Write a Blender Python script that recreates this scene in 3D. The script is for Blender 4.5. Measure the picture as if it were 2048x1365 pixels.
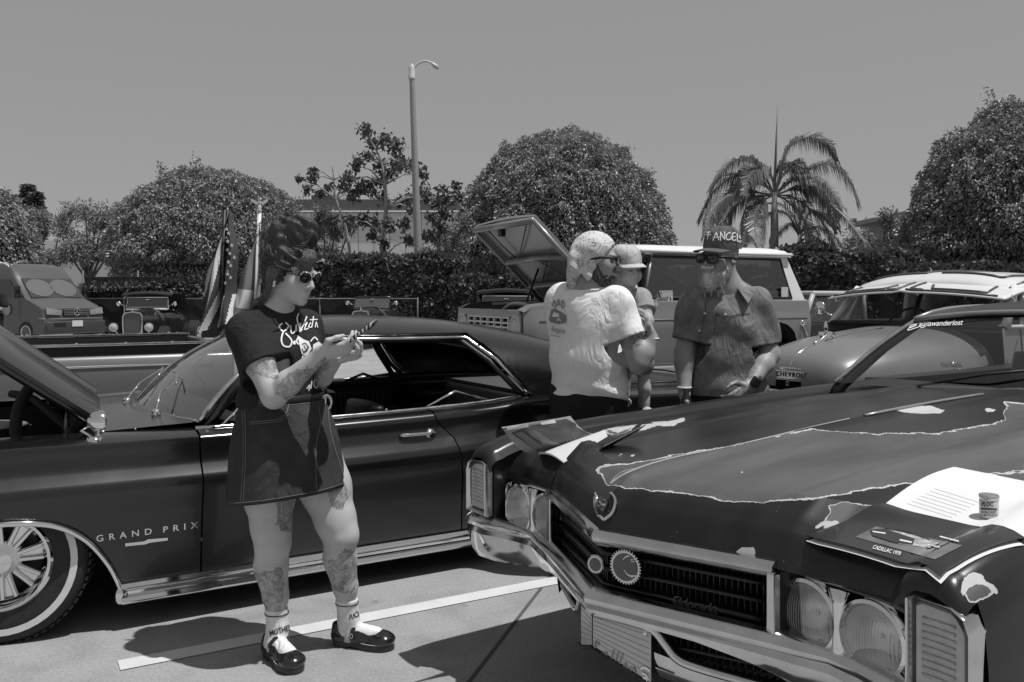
import bpy, bmesh, math, random
import numpy as np
from mathutils import Vector, Matrix, Euler, noise
from mathutils.bvhtree import BVHTree

for o in list(bpy.data.objects): bpy.data.objects.remove(o)
SC = bpy.context.scene
COL = SC.collection
R = math.radians
random.seed(7); np.random.seed(7)

# ------------------------------------------------------------------ camera
F, HC, HY, CX = 1750.0, 1.42, 590.0, 1024.0        # focal length in photo pixels, eye height, horizon row, centre column
cam_d = bpy.data.cameras.new('camera'); cam = bpy.data.objects.new('camera', cam_d); COL.objects.link(cam)
cam.location = (0, 0, HC); cam.rotation_euler = (R(90), 0, 0)
cam_d.sensor_fit = 'HORIZONTAL'; cam_d.sensor_width = 36; cam_d.lens = 36 * F / 2048
cam_d.shift_y = -(682.5 - HY) / 2048.0
cam_d.clip_start = .05; cam_d.clip_end = 900
SC.camera = cam
# ------------------------------------------------------------------ sky and sun (black-and-white photograph: neutral light)
SUN_EL, SUN_AZ = 69.0, (0.94, -0.34)               # sun stands to the right and a little behind the camera
w = bpy.data.worlds.new('World'); SC.world = w; w.use_nodes = True
nt = w.node_tree; nt.nodes.clear()
sk = nt.nodes.new('ShaderNodeTexSky'); sk.sky_type = 'NISHITA'; sk.sun_disc = False
sk.sun_elevation = R(SUN_EL); sk.sun_rotation = math.atan2(SUN_AZ[0], SUN_AZ[1])
sk.air_density = 1.0; sk.dust_density = 0.6; sk.ozone_density = 1.0; sk.altitude = 0
bw = nt.nodes.new('ShaderNodeRGBToBW'); bg = nt.nodes.new('ShaderNodeBackground'); wo = nt.nodes.new('ShaderNodeOutputWorld')
gm = nt.nodes.new('ShaderNodeMath'); gm.operation = 'POWER'; gm.inputs[1].default_value = 0.22   # film response: flatter sky tone
gs = nt.nodes.new('ShaderNodeMath'); gs.operation = 'MULTIPLY'; gs.inputs[1].default_value = 1.9
nt.links.new(sk.outputs[0], bw.inputs[0]); nt.links.new(bw.outputs[0], gm.inputs[0]); nt.links.new(gm.outputs[0], gs.inputs[0])
nt.links.new(gs.outputs[0], bg.inputs[0])
bg.inputs[1].default_value = 0.1; nt.links.new(bg.outputs[0], wo.inputs[0])
sun_d = bpy.data.lights.new('sun', 'SUN'); sun_d.energy = 3.05; sun_d.angle = R(.53); sun_d.color = (1, 1, 1)
sun = bpy.data.objects.new('sun', sun_d); COL.objects.link(sun)
_s = Vector((SUN_AZ[0], SUN_AZ[1], 0)).normalized() * math.cos(R(SUN_EL)); _s.z = math.sin(R(SUN_EL))
sun.rotation_euler = _s.to_track_quat('Z', 'Y').to_euler(); sun.location = (6, -3, 12)
SC.view_settings.view_transform = 'Standard'; SC.view_settings.look = 'None'
SC.view_settings.exposure = 0.34; SC.view_settings.gamma = 1.0
SC.view_settings.use_curve_mapping = False
SC.cycles.max_bounces = 8; SC.cycles.transparent_max_bounces = 12
SC.cycles.caustics_reflective = False; SC.cycles.caustics_refractive = False

# ------------------------------------------------------------------ pixel helpers (a pixel gives a direction; depth comes from what it touches)
def P(x, y, Y): return Vector(((x - CX) * Y / F, Y, HC - (y - HY) * Y / F))
def ground(x, y, z=0.0):
    Y = (HC - z) * F / (y - HY); return Vector(((x - CX) * Y / F, Y, z))
def ray(x, y): return Vector(((x - CX) / F, 1.0, -(y - HY) / F))

# ------------------------------------------------------------------ materials
MATS = {}
def node(nt, t, **kw):
    n = nt.nodes.new(t)
    for k, v in kw.items(): setattr(n, k, v)
    return n
def mat(name, v=.5, rough=.5, metal=0.0, spec=.5, noise_amt=0.0, noise_scale=20.0, bump=0.0, bump_scale=200.0, trans=0.0, coat=0.0, alpha=1.0, emit=0.0, rough_var=0.0, coat_rough=.05, streak=None):
    if name in MATS: return MATS[name]
    m = bpy.data.materials.new(name); m.use_nodes = True; nt = m.node_tree
    b = nt.nodes['Principled BSDF']
    b.inputs['Base Color'].default_value = (v, v, v, 1); b.inputs['Roughness'].default_value = rough
    b.inputs['Metallic'].default_value = metal; b.inputs['Specular IOR Level'].default_value = spec
    if trans: b.inputs['Transmission Weight'].default_value = trans
    if coat: b.inputs['Coat Weight'].default_value = coat; b.inputs['Coat Roughness'].default_value = coat_rough
    if alpha < 1: b.inputs['Alpha'].default_value = alpha
    if emit: b.inputs['Emission Color'].default_value = (1, 1, 1, 1); b.inputs['Emission Strength'].default_value = emit
    if noise_amt or bump or rough_var:
        tc = node(nt, 'ShaderNodeTexCoord')
        if noise_amt or rough_var:
            n1 = node(nt, 'ShaderNodeTexNoise'); n1.inputs['Scale'].default_value = noise_scale; n1.inputs['Detail'].default_value = 6
            if streak:
                mp = node(nt, 'ShaderNodeMapping'); mp.inputs['Scale'].default_value = streak
                nt.links.new(tc.outputs['Object'], mp.inputs[0]); nt.links.new(mp.outputs[0], n1.inputs['Vector'])
            else: nt.links.new(tc.outputs['Object'], n1.inputs['Vector'])
            if noise_amt:
                mr = node(nt, 'ShaderNodeMapRange'); mr.inputs[1].default_value = .25; mr.inputs[2].default_value = .75
                mr.inputs[3].default_value = max(0, v * (1 - noise_amt)); mr.inputs[4].default_value = min(1, v * (1 + noise_amt))
                nt.links.new(n1.outputs['Fac'], mr.inputs[0]); nt.links.new(mr.outputs[0], b.inputs['Base Color'])
            if rough_var:
                m2 = node(nt, 'ShaderNodeMapRange'); m2.inputs[1].default_value = .25; m2.inputs[2].default_value = .75
                m2.inputs[3].default_value = max(0.02, rough - rough_var); m2.inputs[4].default_value = min(1, rough + rough_var)
                nt.links.new(n1.outputs['Fac'], m2.inputs[0]); nt.links.new(m2.outputs[0], b.inputs['Roughness'])
        if bump:
            n2 = node(nt, 'ShaderNodeTexNoise'); n2.inputs['Scale'].default_value = bump_scale; n2.inputs['Detail'].default_value = 4
            nt.links.new(tc.outputs['Object'], n2.inputs['Vector'])
            bp = node(nt, 'ShaderNodeBump'); bp.inputs['Strength'].default_value = bump; bp.inputs['Distance'].default_value = .01
            nt.links.new(n2.outputs['Fac'], bp.inputs['Height']); nt.links.new(bp.outputs[0], b.inputs['Normal'])
    MATS[name] = m
    return m
def glass_mat(name, tint=.75, op=.25, rough=.02):
    """car glass: part clear, part mirror"""
    if name in MATS: return MATS[name]
    m = bpy.data.materials.new(name); m.use_nodes = True; nt = m.node_tree; nt.nodes.clear()
    out = node(nt, 'ShaderNodeOutputMaterial'); tr = node(nt, 'ShaderNodeBsdfTransparent'); gl = node(nt, 'ShaderNodeBsdfGlossy')
    tr.inputs[0].default_value = (tint, tint, tint, 1); gl.inputs['Roughness'].default_value = rough
    gl.inputs[0].default_value = (.9, .9, .9, 1)
    ge = node(nt, 'ShaderNodeNewGeometry'); dt = node(nt, 'ShaderNodeVectorMath', operation='DOT_PRODUCT')
    nt.links.new(ge.outputs['Normal'], dt.inputs[0]); nt.links.new(ge.outputs['Incoming'], dt.inputs[1])
    ab = node(nt, 'ShaderNodeMath', operation='ABSOLUTE'); nt.links.new(dt.outputs['Value'], ab.inputs[0])
    iv = node(nt, 'ShaderNodeMath', operation='SUBTRACT'); iv.inputs[0].default_value = 1; nt.links.new(ab.outputs[0], iv.inputs[1])
    pw = node(nt, 'ShaderNodeMath', operation='POWER'); pw.inputs[1].default_value = 5; nt.links.new(iv.outputs[0], pw.inputs[0])
    fr = node(nt, 'ShaderNodeMath', operation='MULTIPLY_ADD'); fr.inputs[1].default_value = .9; fr.inputs[2].default_value = .05; nt.links.new(pw.outputs[0], fr.inputs[0])
    ad = node(nt, 'ShaderNodeMath', operation='ADD'); ad.inputs[1].default_value = op; ad.use_clamp = True
    mx = node(nt, 'ShaderNodeMixShader')
    nt.links.new(fr.outputs[0], ad.inputs[0]); nt.links.new(ad.outputs[0], mx.inputs[0])
    nt.links.new(tr.outputs[0], mx.inputs[1]); nt.links.new(gl.outputs[0], mx.inputs[2]); nt.links.new(mx.outputs[0], out.inputs[0])
    MATS[name] = m; return m

# ------------------------------------------------------------------ mesh helpers
class MB:
    def __init__(s): s.v = []; s.f = []
    def add(s, vs, fs):
        o = len(s.v); s.v += [tuple(x) for x in vs]; s.f += [tuple(i + o for i in f) for f in fs]; return s
    def quad(s, a, b, c, d): return s.add([a, b, c, d], [(0, 1, 2, 3)])
    def box(s, c, d, M=None):
        c = Vector(c); hx, hy, hz = d[0] / 2, d[1] / 2, d[2] / 2
        vs = [Vector((x, y, z)) for x in (-hx, hx) for y in (-hy, hy) for z in (-hz, hz)]
        if M is not None: vs = [M @ q for q in vs]
        return s.add([c + q for q in vs], [(0, 1, 3, 2), (4, 6, 7, 5), (0, 4, 5, 1), (2, 3, 7, 6), (0, 2, 6, 4), (1, 5, 7, 3)])
    def rings(s, rings, closed=True, cap=True, loop=False):
        n = len(rings[0]); vs = [p for r in rings for p in r]; fs = []
        m = len(rings)
        for i in range(m if loop else m - 1):
            a = i * n; b = ((i + 1) % m) * n
            for j in range(n if closed else n - 1):
                k = (j + 1) % n; fs.append((a + j, a + k, b + k, b + j))
        if cap and closed and not loop:
            fs.append(tuple(range(n - 1, -1, -1))); fs.append(tuple((m - 1) * n + j for j in range(n)))
        return s.add(vs, fs)
    def tube(s, pts, r, n=8, cap=True, loop=False, flat=1.0, up=None):
        pts = [Vector(p) for p in pts]; m = len(pts); rs = r if isinstance(r, (list, tuple)) else [r] * m
        rings = []; prev = None
        for i, p in enumerate(pts):
            if loop: t = pts[(i + 1) % m] - pts[i - 1]
            else: t = pts[min(i + 1, m - 1)] - pts[max(i - 1, 0)]
            if t.length < 1e-9: t = Vector((0, 0, 1))
            t.normalize()
            if prev is None:
                u = Vector(up) if up is not None else (Vector((0, 0, 1)) if abs(t.z) < .9 else Vector((1, 0, 0)))
                prev = u
            a = (prev - t * prev.dot(t))
            if a.length < 1e-6: a = t.orthogonal()
            a.normalize(); b = t.cross(a); prev = a
            rings.append([p + (a * math.cos(k * 2 * math.pi / n) + b * math.sin(k * 2 * math.pi / n) * flat) * rs[i] for k in range(n)])
        return s.rings(rings, True, cap, loop)
    def lathe(s, prof, c=(0, 0, 0), axis=(0, 0, 1), n=24, cap=False, sx=1.0, ref=None):
        c = Vector(c); ax = Vector(axis).normalized()
        a = Vector(ref) if ref is not None else (Vector((0, 0, 1)) if abs(ax.z) < .9 else Vector((1, 0, 0)))
        a = (a - ax * a.dot(ax)).normalized(); b = ax.cross(a)
        rings = [[c + ax * h + (a * math.cos(k * 2 * math.pi / n) + b * math.sin(k * 2 * math.pi / n) * sx) * r for k in range(n)] for r, h in prof]
        return s.rings(rings, True, cap)
    def prism(s, outline, d):
        """outline: 3D points of a planar loop, d: extrusion vector"""
        n = len(outline); d = Vector(d); o = [Vector(p) for p in outline]
        return s.add(o + [p + d for p in o], [tuple(range(n)), tuple(n + j for j in range(n - 1, -1, -1))] + [(j, n + j, n + (j + 1) % n, (j + 1) % n) for j in range(n)])
    def ball(s, c, r, n=12, m=8, M=None):
        c = Vector(c); rr = r if isinstance(r, (tuple, list)) else (r, r, r)
        rings = []
        for i in range(m + 1):
            ph = math.pi * i / m; q = []
            for k in range(n):
                th = 2 * math.pi * k / n
                v = Vector((rr[0] * math.sin(ph) * math.cos(th), rr[1] * math.sin(ph) * math.sin(th), rr[2] * math.cos(ph)))
                if M is not None: v = M @ v
                q.append(c + v)
            rings.append(q)
        return s.rings(rings, True, False)
    def grid(s, fn, us, vs):
        n = len(vs); V = [fn(u, v) for u in us for v in vs]
        return s.add(V, [(i * n + j, (i + 1) * n + j, (i + 1) * n + j + 1, i * n + j + 1) for i in range(len(us) - 1) for j in range(n - 1)])
    def shell(s, fn, us, vs, th):
        """grid with thickness along -normal (th may be a vector)"""
        n = len(vs); V = [Vector(fn(u, v)) for u in us for v in vs]; W = []
        for i in range(len(us)):
            for j in range(n):
                if isinstance(th, (tuple, list, Vector)): W.append(V[i * n + j] + Vector(th)); continue
                du = V[min(i + 1, len(us) - 1) * n + j] - V[max(i - 1, 0) * n + j]; dv = V[i * n + min(j + 1, n - 1)] - V[i * n + max(j - 1, 0)]
                W.append(V[i * n + j] - du.cross(dv).normalized() * th)
        N = len(V); fs = []
        for i in range(len(us) - 1):
            for j in range(n - 1):
                q = (i * n + j, (i + 1) * n + j, (i + 1) * n + j + 1, i * n + j + 1); fs.append(q); fs.append(tuple(N + k for k in reversed(q)))
        m = len(us)
        rim = [i * n for i in range(m)] + [(m - 1) * n + j for j in range(1, n)] + [i * n + n - 1 for i in range(m - 2, -1, -1)] + [j for j in range(n - 2, 0, -1)]
        for k in range(len(rim)):
            a, b = rim[k], rim[(k + 1) % len(rim)]; fs.append((b, a, N + a, N + b))
        return s.add(V + W, fs)
    def build(s, name, m, parent=None, smooth=None, bevel=0.0, subdiv=0, seg=2):
        """smooth: None = flat, angle in degrees = smooth by angle, True = all smooth"""
        me = bpy.data.meshes.new(name); me.from_pydata(s.v, [], s.f); me.update()
        bm = bmesh.new(); bm.from_mesh(me)
        bmesh.ops.remove_doubles(bm, verts=bm.verts, dist=1e-5)
        bmesh.ops.recalc_face_normals(bm, faces=bm.faces)
        if bevel:
            es = [e for e in bm.edges if len(e.link_faces) == 2 and e.calc_face_angle(0) > R(25)]
            try: bmesh.ops.bevel(bm, geom=es, offset=bevel, segments=seg, profile=.5, affect='EDGES', clamp_overlap=True)
            except Exception: pass
        bm.to_mesh(me); bm.free()
        o = bpy.data.objects.new(name, me); COL.objects.link(o)
        if m is not None: me.materials.append(m)
        if parent is not None: o.parent = parent
        if smooth is True: me.polygons.foreach_set('use_smooth', [True] * len(me.polygons))
        elif smooth:
            me.polygons.foreach_set('use_smooth', [True] * len(me.polygons))
            try: me.set_sharp_from_angle(angle=R(smooth))
            except Exception: pass
        if subdiv:
            md = o.modifiers.new('subdivision', 'SUBSURF'); md.levels = subdiv; md.render_levels = subdiv
        return o

def np_mesh(name, V, Fq, m, parent=None, smooth=False):
    """V (n,3) array, Fq (k,3|4) array of indices"""
    V = np.asarray(V, dtype=np.float32); Fq = np.asarray(Fq, dtype=np.int32)
    me = bpy.data.meshes.new(name); k, w_ = Fq.shape
    me.vertices.add(len(V)); me.vertices.foreach_set('co', V.ravel())
    me.loops.add(k * w_); me.loops.foreach_set('vertex_index', Fq.ravel())
    me.polygons.add(k); me.polygons.foreach_set('loop_start', np.arange(0, k * w_, w_, dtype=np.int32))
    try: me.polygons.foreach_set('loop_total', np.full(k, w_, dtype=np.int32))
    except Exception: pass
    if smooth: me.polygons.foreach_set('use_smooth', np.ones(k, dtype=bool))
    me.update(calc_edges=True); me.validate()
    o = bpy.data.objects.new(name, me); COL.objects.link(o)
    if m is not None: me.materials.append(m)
    if parent is not None: o.parent = parent
    return o
def empty(name, loc, rz=0.0):
    o = bpy.data.objects.new(name, None); COL.objects.link(o); o.location = loc; o.rotation_euler = (0, 0, rz); o.empty_display_size = .2
    return o
def tag(o, label=None, cat=None, group=None, kind=None):
    if label: o['label'] = label
    if cat: o['category'] = cat
    if group: o['group'] = group
    if kind: o['kind'] = kind
    return o
def local_m(e):
    M = e.matrix_basis.copy()
    while e.parent is not None: e = e.parent; M = e.matrix_basis @ M
    return M
def attr(o, name, vals):
    a = o.data.attributes.new(name, 'FLOAT', 'POINT'); a.data.foreach_set('value', np.asarray(vals, dtype=np.float32))

# decals: strokes or lettering laid on a surface by casting the viewing rays of photo pixels onto it
BVHS = {}
def bvh_of(o):
    if o.name not in BVHS:
        M = local_m(o)
        me = o.data
        BVHS[o.name] = BVHTree.FromPolygons([M @ v.co for v in me.vertices], [tuple(p.vertices) for p in me.polygons])
    return BVHS[o.name]
def hit(objs, x, y):
    best = None
    for o in (objs if isinstance(objs, (list, tuple)) else [objs]):
        h = bvh_of(o).ray_cast(Vector((0, 0, HC)), ray(x, y).normalized())
        if h[0] is not None and (best is None or h[3] < best[3]): best = h
    return best
def inv_of(parent): return local_m(parent).inverted() if parent is not None else Matrix()
def decal(name, objs, polys, m, parent=None, off=.0018, smooth=True, thick=0.0):
    """polys: (pixel points, faces); each point is dropped on the nearest surface"""
    b = MB(); I = inv_of(parent)
    for pts, fs in polys:
        out = []
        for (x, y) in pts:
            h = hit(objs, x, y)
            if h is None: out.append(None); continue
            nrm = h[1]
            if nrm.dot(ray(x, y)) > 0: nrm = -nrm
            out.append(I @ (h[0] + nrm * off))
        idx = {}; vs = []
        for i, p_ in enumerate(out):
            if p_ is not None: idx[i] = len(vs); vs.append(p_)
        ff = [tuple(idx[i] for i in f) for f in fs if all(i in idx for i in f)]
        ff = [f for f in ff if max((Vector(vs[f[0]]) - Vector(vs[i])).length for i in f) < .25]
        if ff: b.add(vs, ff)
    if not b.f: return None
    me = bpy.data.meshes.new(name); me.from_pydata(b.v, [], b.f); me.update()
    o = bpy.data.objects.new(name, me); COL.objects.link(o); me.materials.append(m)
    if parent is not None: o.parent = parent
    if smooth and not thick: me.polygons.foreach_set('use_smooth', [True] * len(me.polygons))
    if thick:
        md = o.modifiers.new('thickness', 'SOLIDIFY'); md.thickness = thick; md.offset = 0
    return o
def resample(pts, step):
    out = [Vector(pts[0]).to_2d()]
    for a, b in zip(pts, pts[1:]):
        a, b = Vector(a).to_2d(), Vector(b).to_2d(); n = max(1, int((b - a).length / step))
        for i in range(1, n + 1): out.append(a.lerp(b, i / n))
    return out
def spline(pts, n=8):
    """Catmull-Rom through 2D/3D points"""
    p_ = [Vector(q) for q in pts]; out = []
    for i in range(len(p_) - 1):
        a = p_[max(i - 1, 0)]; b = p_[i]; c = p_[i + 1]; d = p_[min(i + 2, len(p_) - 1)]
        for k in range(n):
            t = k / n
            out.append(.5 * ((2 * b) + (c - a) * t + (2 * a - 5 * b + 4 * c - d) * t * t + (3 * b - a - 3 * c + d) * t ** 3))
    out.append(p_[-1]); return out
def stroke(pts, wd, smooth=True, step=2.0):
    """pixel polyline -> strip polygons; wd may be a number or a pair (start, end)"""
    if smooth and len(pts) > 2: pts = spline([Vector((a[0], a[1])) for a in pts], 6)
    p_ = resample(pts, step); n = len(p_); vs = []
    for i, q in enumerate(p_):
        t = (p_[min(i + 1, n - 1)] - p_[max(i - 1, 0)])
        if t.length < 1e-6: t = Vector((1, 0))
        t.normalize(); s_ = Vector((-t.y, t.x)); ww = wd if not isinstance(wd, tuple) else wd[0] + (wd[1] - wd[0]) * i / max(1, n - 1)
        vs += [q + s_ * ww / 2, q - s_ * ww / 2]
    return (vs, [(2 * i, 2 * i + 1, 2 * i + 3, 2 * i + 2) for i in range(n - 1)])
def fill(pts, step=3.0):
    """pixel polygon -> fan grid good enough to follow a curved surface"""
    bm = bmesh.new(); vs = [bm.verts.new((a[0], a[1], 0)) for a in pts]
    try: f = bm.faces.new(vs)
    except Exception: bm.free(); return ([], [])
    bmesh.ops.triangulate(bm, faces=bm.faces[:])
    for _ in range(4):
        es = [e for e in bm.edges if e.calc_length() > step * 3]
        if not es: break
        bmesh.ops.subdivide_edges(bm, edges=es, cuts=1, use_grid_fill=False); bmesh.ops.triangulate(bm, faces=bm.faces[:])
    bm.verts.ensure_lookup_table(); bm.verts.index_update()
    out = ([Vector((v.co.x, v.co.y)) for v in bm.verts], [tuple(v.index for v in f.verts) for f in bm.faces]); bm.free(); return out
def text_polys(txt, frame, size=1.0, shear=0.0, spacing=1.0, step=None, bold=0.0):
    """lettering as polygons, mapped by frame(u, v) with u along the line (0..1 = whole text), v up (1 = letter height)"""
    cu = bpy.data.curves.new('lettering', 'FONT'); cu.body = txt; cu.size = 1.0; cu.shear = shear; cu.space_character = spacing; cu.resolution_u = 3
    cu.offset = bold
    ob = bpy.data.objects.new('lettering', cu); COL.objects.link(ob)
    bpy.context.view_layer.update()
    me = bpy.data.meshes.new_from_object(ob.evaluated_get(bpy.context.evaluated_depsgraph_get()))
    V = [v.co.copy() for v in me.vertices]; Fs = [tuple(p.vertices) for p in me.polygons]
    bpy.data.objects.remove(ob); bpy.data.curves.remove(cu); bpy.data.meshes.remove(me)
    if not V: return ([], [])
    x0 = min(v.x for v in V); x1 = max(v.x for v in V); y1 = max(.66, .0)
    return ([frame((v.x - x0) / (x1 - x0), v.y / y1) for v in V], Fs)
def quad_frame(a, b, c, d):
    """pixel quad: a bottom-left, b bottom-right, c top-right, d top-left"""
    a, b, c, d = [Vector(q) for q in (a, b, c, d)]
    return lambda u, v: (a.lerp(b, u)).lerp(d.lerp(c, u), v)

# ------------------------------------------------------------------ implicit bodies: blended tapered limbs, meshed with surface nets
class Field:
    def __init__(s, lo, hi, h):
        s.lo = np.array(lo, np.float32); s.h = h
        s.n = np.ceil((np.array(hi) - np.array(lo)) / h).astype(int) + 1
        s.D = np.full(tuple(s.n), .3, np.float32)
        s.ax = [s.lo[i] + h * np.arange(s.n[i], dtype=np.float32) for i in range(3)]
        s.M = Matrix.Identity(3); s.T = Vector((0, 0, 0))
    def frame(s, T, M): s.T = Vector(T); s.M = M; return s
    def w(s, p): return s.T + s.M @ Vector(p)
    def _sub(s, lo, hi):
        a = np.clip(np.floor((np.array(lo) - s.lo) / s.h).astype(int), 0, s.n); b = np.clip(np.ceil((np.array(hi) - s.lo) / s.h).astype(int) + 1, 0, s.n)
        if np.any(b <= a): return None
        sl = tuple(slice(a[i], b[i]) for i in range(3))
        X = s.ax[0][sl[0]][:, None, None]; Y = s.ax[1][sl[1]][None, :, None]; Z = s.ax[2][sl[2]][None, None, :]
        return sl, X, Y, Z
    def _mix(s, sl, d, k, mode):
        D = s.D[sl]
        if mode == 'sub':
            d = -d; h = np.clip(.5 + .5 * (d - D) / k, 0, 1) if k > 0 else (d > D).astype(np.float32)
            s.D[sl] = D + (d - D) * h + (k * h * (1 - h) if k > 0 else 0)
        else:
            if k > 0:
                h = np.clip(.5 + .5 * (D - d) / k, 0, 1); s.D[sl] = D + (d - D) * h - k * h * (1 - h)
            else: s.D[sl] = np.minimum(D, d)
    def cone(s, a, b, r1, r2, k=.03, mode='add', flat=None):
        """tapered limb from a to b; flat=(axis vector, factor) squashes its section along that axis"""
        a = s.w(a); b = s.w(b); pad = k + 3 * s.h + .02; rm = max(r1, r2)
        if flat: rm *= max(1, 1 / max(flat[1], .2))
        lo = [min(a[i], b[i]) - rm - pad for i in range(3)]; hi = [max(a[i], b[i]) + rm + pad for i in range(3)]
        q = s._sub(lo, hi)
        if q is None: return s
        sl, X, Y, Z = q
        ba = b - a; L2 = max(ba.length_squared, 1e-9)
        px, py, pz = X - a.x, Y - a.y, Z - a.z
        t = np.clip((px * ba.x + py * ba.y + pz * ba.z) / L2, 0, 1)
        dx, dy, dz = px - t * ba.x, py - t * ba.y, pz - t * ba.z
        rr = r1 + (r2 - r1) * t
        if flat:
            ax = (s.M @ Vector(flat[0])).normalized(); q_ = dx * ax.x + dy * ax.y + dz * ax.z; f = (1 / flat[1] - 1)
            dx, dy, dz = dx + q_ * f * ax.x, dy + q_ * f * ax.y, dz + q_ * f * ax.z
            d = (np.sqrt(dx * dx + dy * dy + dz * dz) - rr) * min(1, flat[1])
        else: d = np.sqrt(dx * dx + dy * dy + dz * dz) - rr
        s._mix(sl, d, k, mode); return s
    def ell(s, c, r, k=.03, mode='add', rot=None):
        c = s.w(c); Mr = s.M if rot is None else s.M @ Euler([R(q) for q in rot]).to_matrix()
        rm = max(r); pad = k + 3 * s.h + .02
        q = s._sub([c[i] - rm - pad for i in range(3)], [c[i] + rm + pad for i in range(3)])
        if q is None: return s
        sl, X, Y, Z = q; px, py, pz = X - c.x, Y - c.y, Z - c.z
        k0 = 0; k1 = 0
        M3 = Mr
        for i in range(3):
            ax = M3.col[i]; u = (px * ax.x + py * ax.y + pz * ax.z)
            k0 = k0 + (u / r[i]) ** 2; k1 = k1 + (u / r[i] ** 2) ** 2
        k0 = np.sqrt(k0); k1 = np.sqrt(k1) + 1e-9
        s._mix(sl, k0 * (k0 - 1) / k1, k, mode); return s
    def chain(s, pts, rs, k=.03, mode='add', flat=None):
        for i in range(len(pts) - 1): s.cone(pts[i], pts[i + 1], rs[i], rs[i + 1], k, mode, flat)
        return s
    def cut(s, p, n, k=.006):
        """remove everything on the side n points to"""
        p = s.w(p); n = s.M @ Vector(n); n.normalize()
        d = (s.ax[0][:, None, None] - p.x) * n.x + (s.ax[1][None, :, None] - p.y) * n.y + (s.ax[2][None, None, :] - p.z) * n.z
        h = np.clip(.5 + .5 * (d - s.D) / k, 0, 1); s.D = (s.D + (d - s.D) * h + k * h * (1 - h)).astype(np.float32); return s
    def warp(s, fn):
        """add fn(X, Y, Z) to the distance (folds, creases)"""
        s.D += fn(s.ax[0][:, None, None], s.ax[1][None, :, None], s.ax[2][None, None, :]).astype(np.float32); return s
    def mesh(s, name, m, parent=None):
        D = s.D; D[0] = D[-1] = .1; D[:, 0] = D[:, -1] = .1; D[:, :, 0] = D[:, :, -1] = .1
        n = s.n; ins = D < 0
        cn = tuple(n - 1); cnt = np.zeros(cn, np.int8); any_ = np.zeros(cn, bool); all_ = np.ones(cn, bool)
        for i in (0, 1):
            for j in (0, 1):
                for k in (0, 1):
                    c = ins[i:i + cn[0], j:j + cn[1], k:k + cn[2]]; any_ |= c; all_ &= c
        act = any_ & ~all_
        I = np.argwhere(act); idx = np.full(cn, -1, np.int32); idx[act] = np.arange(len(I))
        pos = np.zeros((len(I), 3), np.float32); c = np.zeros(len(I), np.float32)
        corners = [(i, j, k) for i in (0, 1) for j in (0, 1) for k in (0, 1)]
        for a in corners:
            for ax in range(3):
                if a[ax]: continue
                b = list(a); b[ax] = 1
                d0 = D[I[:, 0] + a[0], I[:, 1] + a[1], I[:, 2] + a[2]]; d1 = D[I[:, 0] + b[0], I[:, 1] + b[1], I[:, 2] + b[2]]
                mk = (d0 < 0) != (d1 < 0); t = np.where(mk, d0 / np.where(mk, d0 - d1, 1), 0)
                q = np.array(a, np.float32)[None].repeat(len(I), 0); q[:, ax] += t
                pos += q * mk[:, None]; c += mk
        V = s.lo + s.h * (I + pos / np.maximum(c, 1)[:, None])
        Fs = []
        for ax in range(3):
            b1, b2 = (ax + 1) % 3, (ax + 2) % 3
            sl0 = [slice(1, -1)] * 3; sl0[ax] = slice(0, -1); sl1 = [slice(1, -1)] * 3; sl1[ax] = slice(1, None)
            e = ins[tuple(sl0)] != ins[tuple(sl1)]; flip = ins[tuple(sl0)][e]
            Q = np.argwhere(e); off = np.array([1, 1, 1]); off[ax] = 0; Q = Q + off
            def cell(o1, o2):
                q = Q.copy(); q[:, b1] -= o1; q[:, b2] -= o2; return idx[q[:, 0], q[:, 1], q[:, 2]]
            f = np.stack([cell(0, 0), cell(1, 0), cell(1, 1), cell(0, 1)], 1)
            f[~flip] = f[~flip][:, ::-1]; Fs.append(f)
        Fq = np.concatenate(Fs)
        if parent is not None:
            I4 = np.array(inv_of(parent)); V = V @ I4[:3, :3].T + I4[:3, 3]
        return np_mesh(name, V, Fq, m, parent, True)

def interp(x, pts):
    if x <= pts[0][0]: return pts[0][1]
    for (a, b), (c, d) in zip(pts, pts[1:]):
        if x <= c: return b + (d - b) * (x - a) / (c - a)
    return pts[-1][1]
def sinterp(x, pts):
    """smooth (cosine-eased Hermite) interpolation"""
    xs = [p_[0] for p_ in pts]; ys = [p_[1] for p_ in pts]
    if x <= xs[0]: return ys[0]
    if x >= xs[-1]: return ys[-1]
    i = max(k for k in range(len(xs)) if xs[k] <= x); i = min(i, len(xs) - 2)
    def sl(k):
        if k == 0: return (ys[1] - ys[0]) / (xs[1] - xs[0])
        if k == len(xs) - 1: return (ys[-1] - ys[-2]) / (xs[-1] - xs[-2])
        return (ys[k + 1] - ys[k - 1]) / (xs[k + 1] - xs[k - 1])
    h = xs[i + 1] - xs[i]; t = (x - xs[i]) / h
    return (2 * t ** 3 - 3 * t * t + 1) * ys[i] + (t ** 3 - 2 * t * t + t) * h * sl(i) + (-2 * t ** 3 + 3 * t * t) * ys[i + 1] + (t ** 3 - t * t) * h * sl(i + 1)
def lin(a, b, n): return [a + (b - a) * i / n for i in range(n + 1)]
def mirror(mb):
    q = MB(); q.v = [(x, -y, z) for x, y, z in mb.v]; q.f = [tuple(reversed(f)) for f in mb.f]; return q
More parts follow.
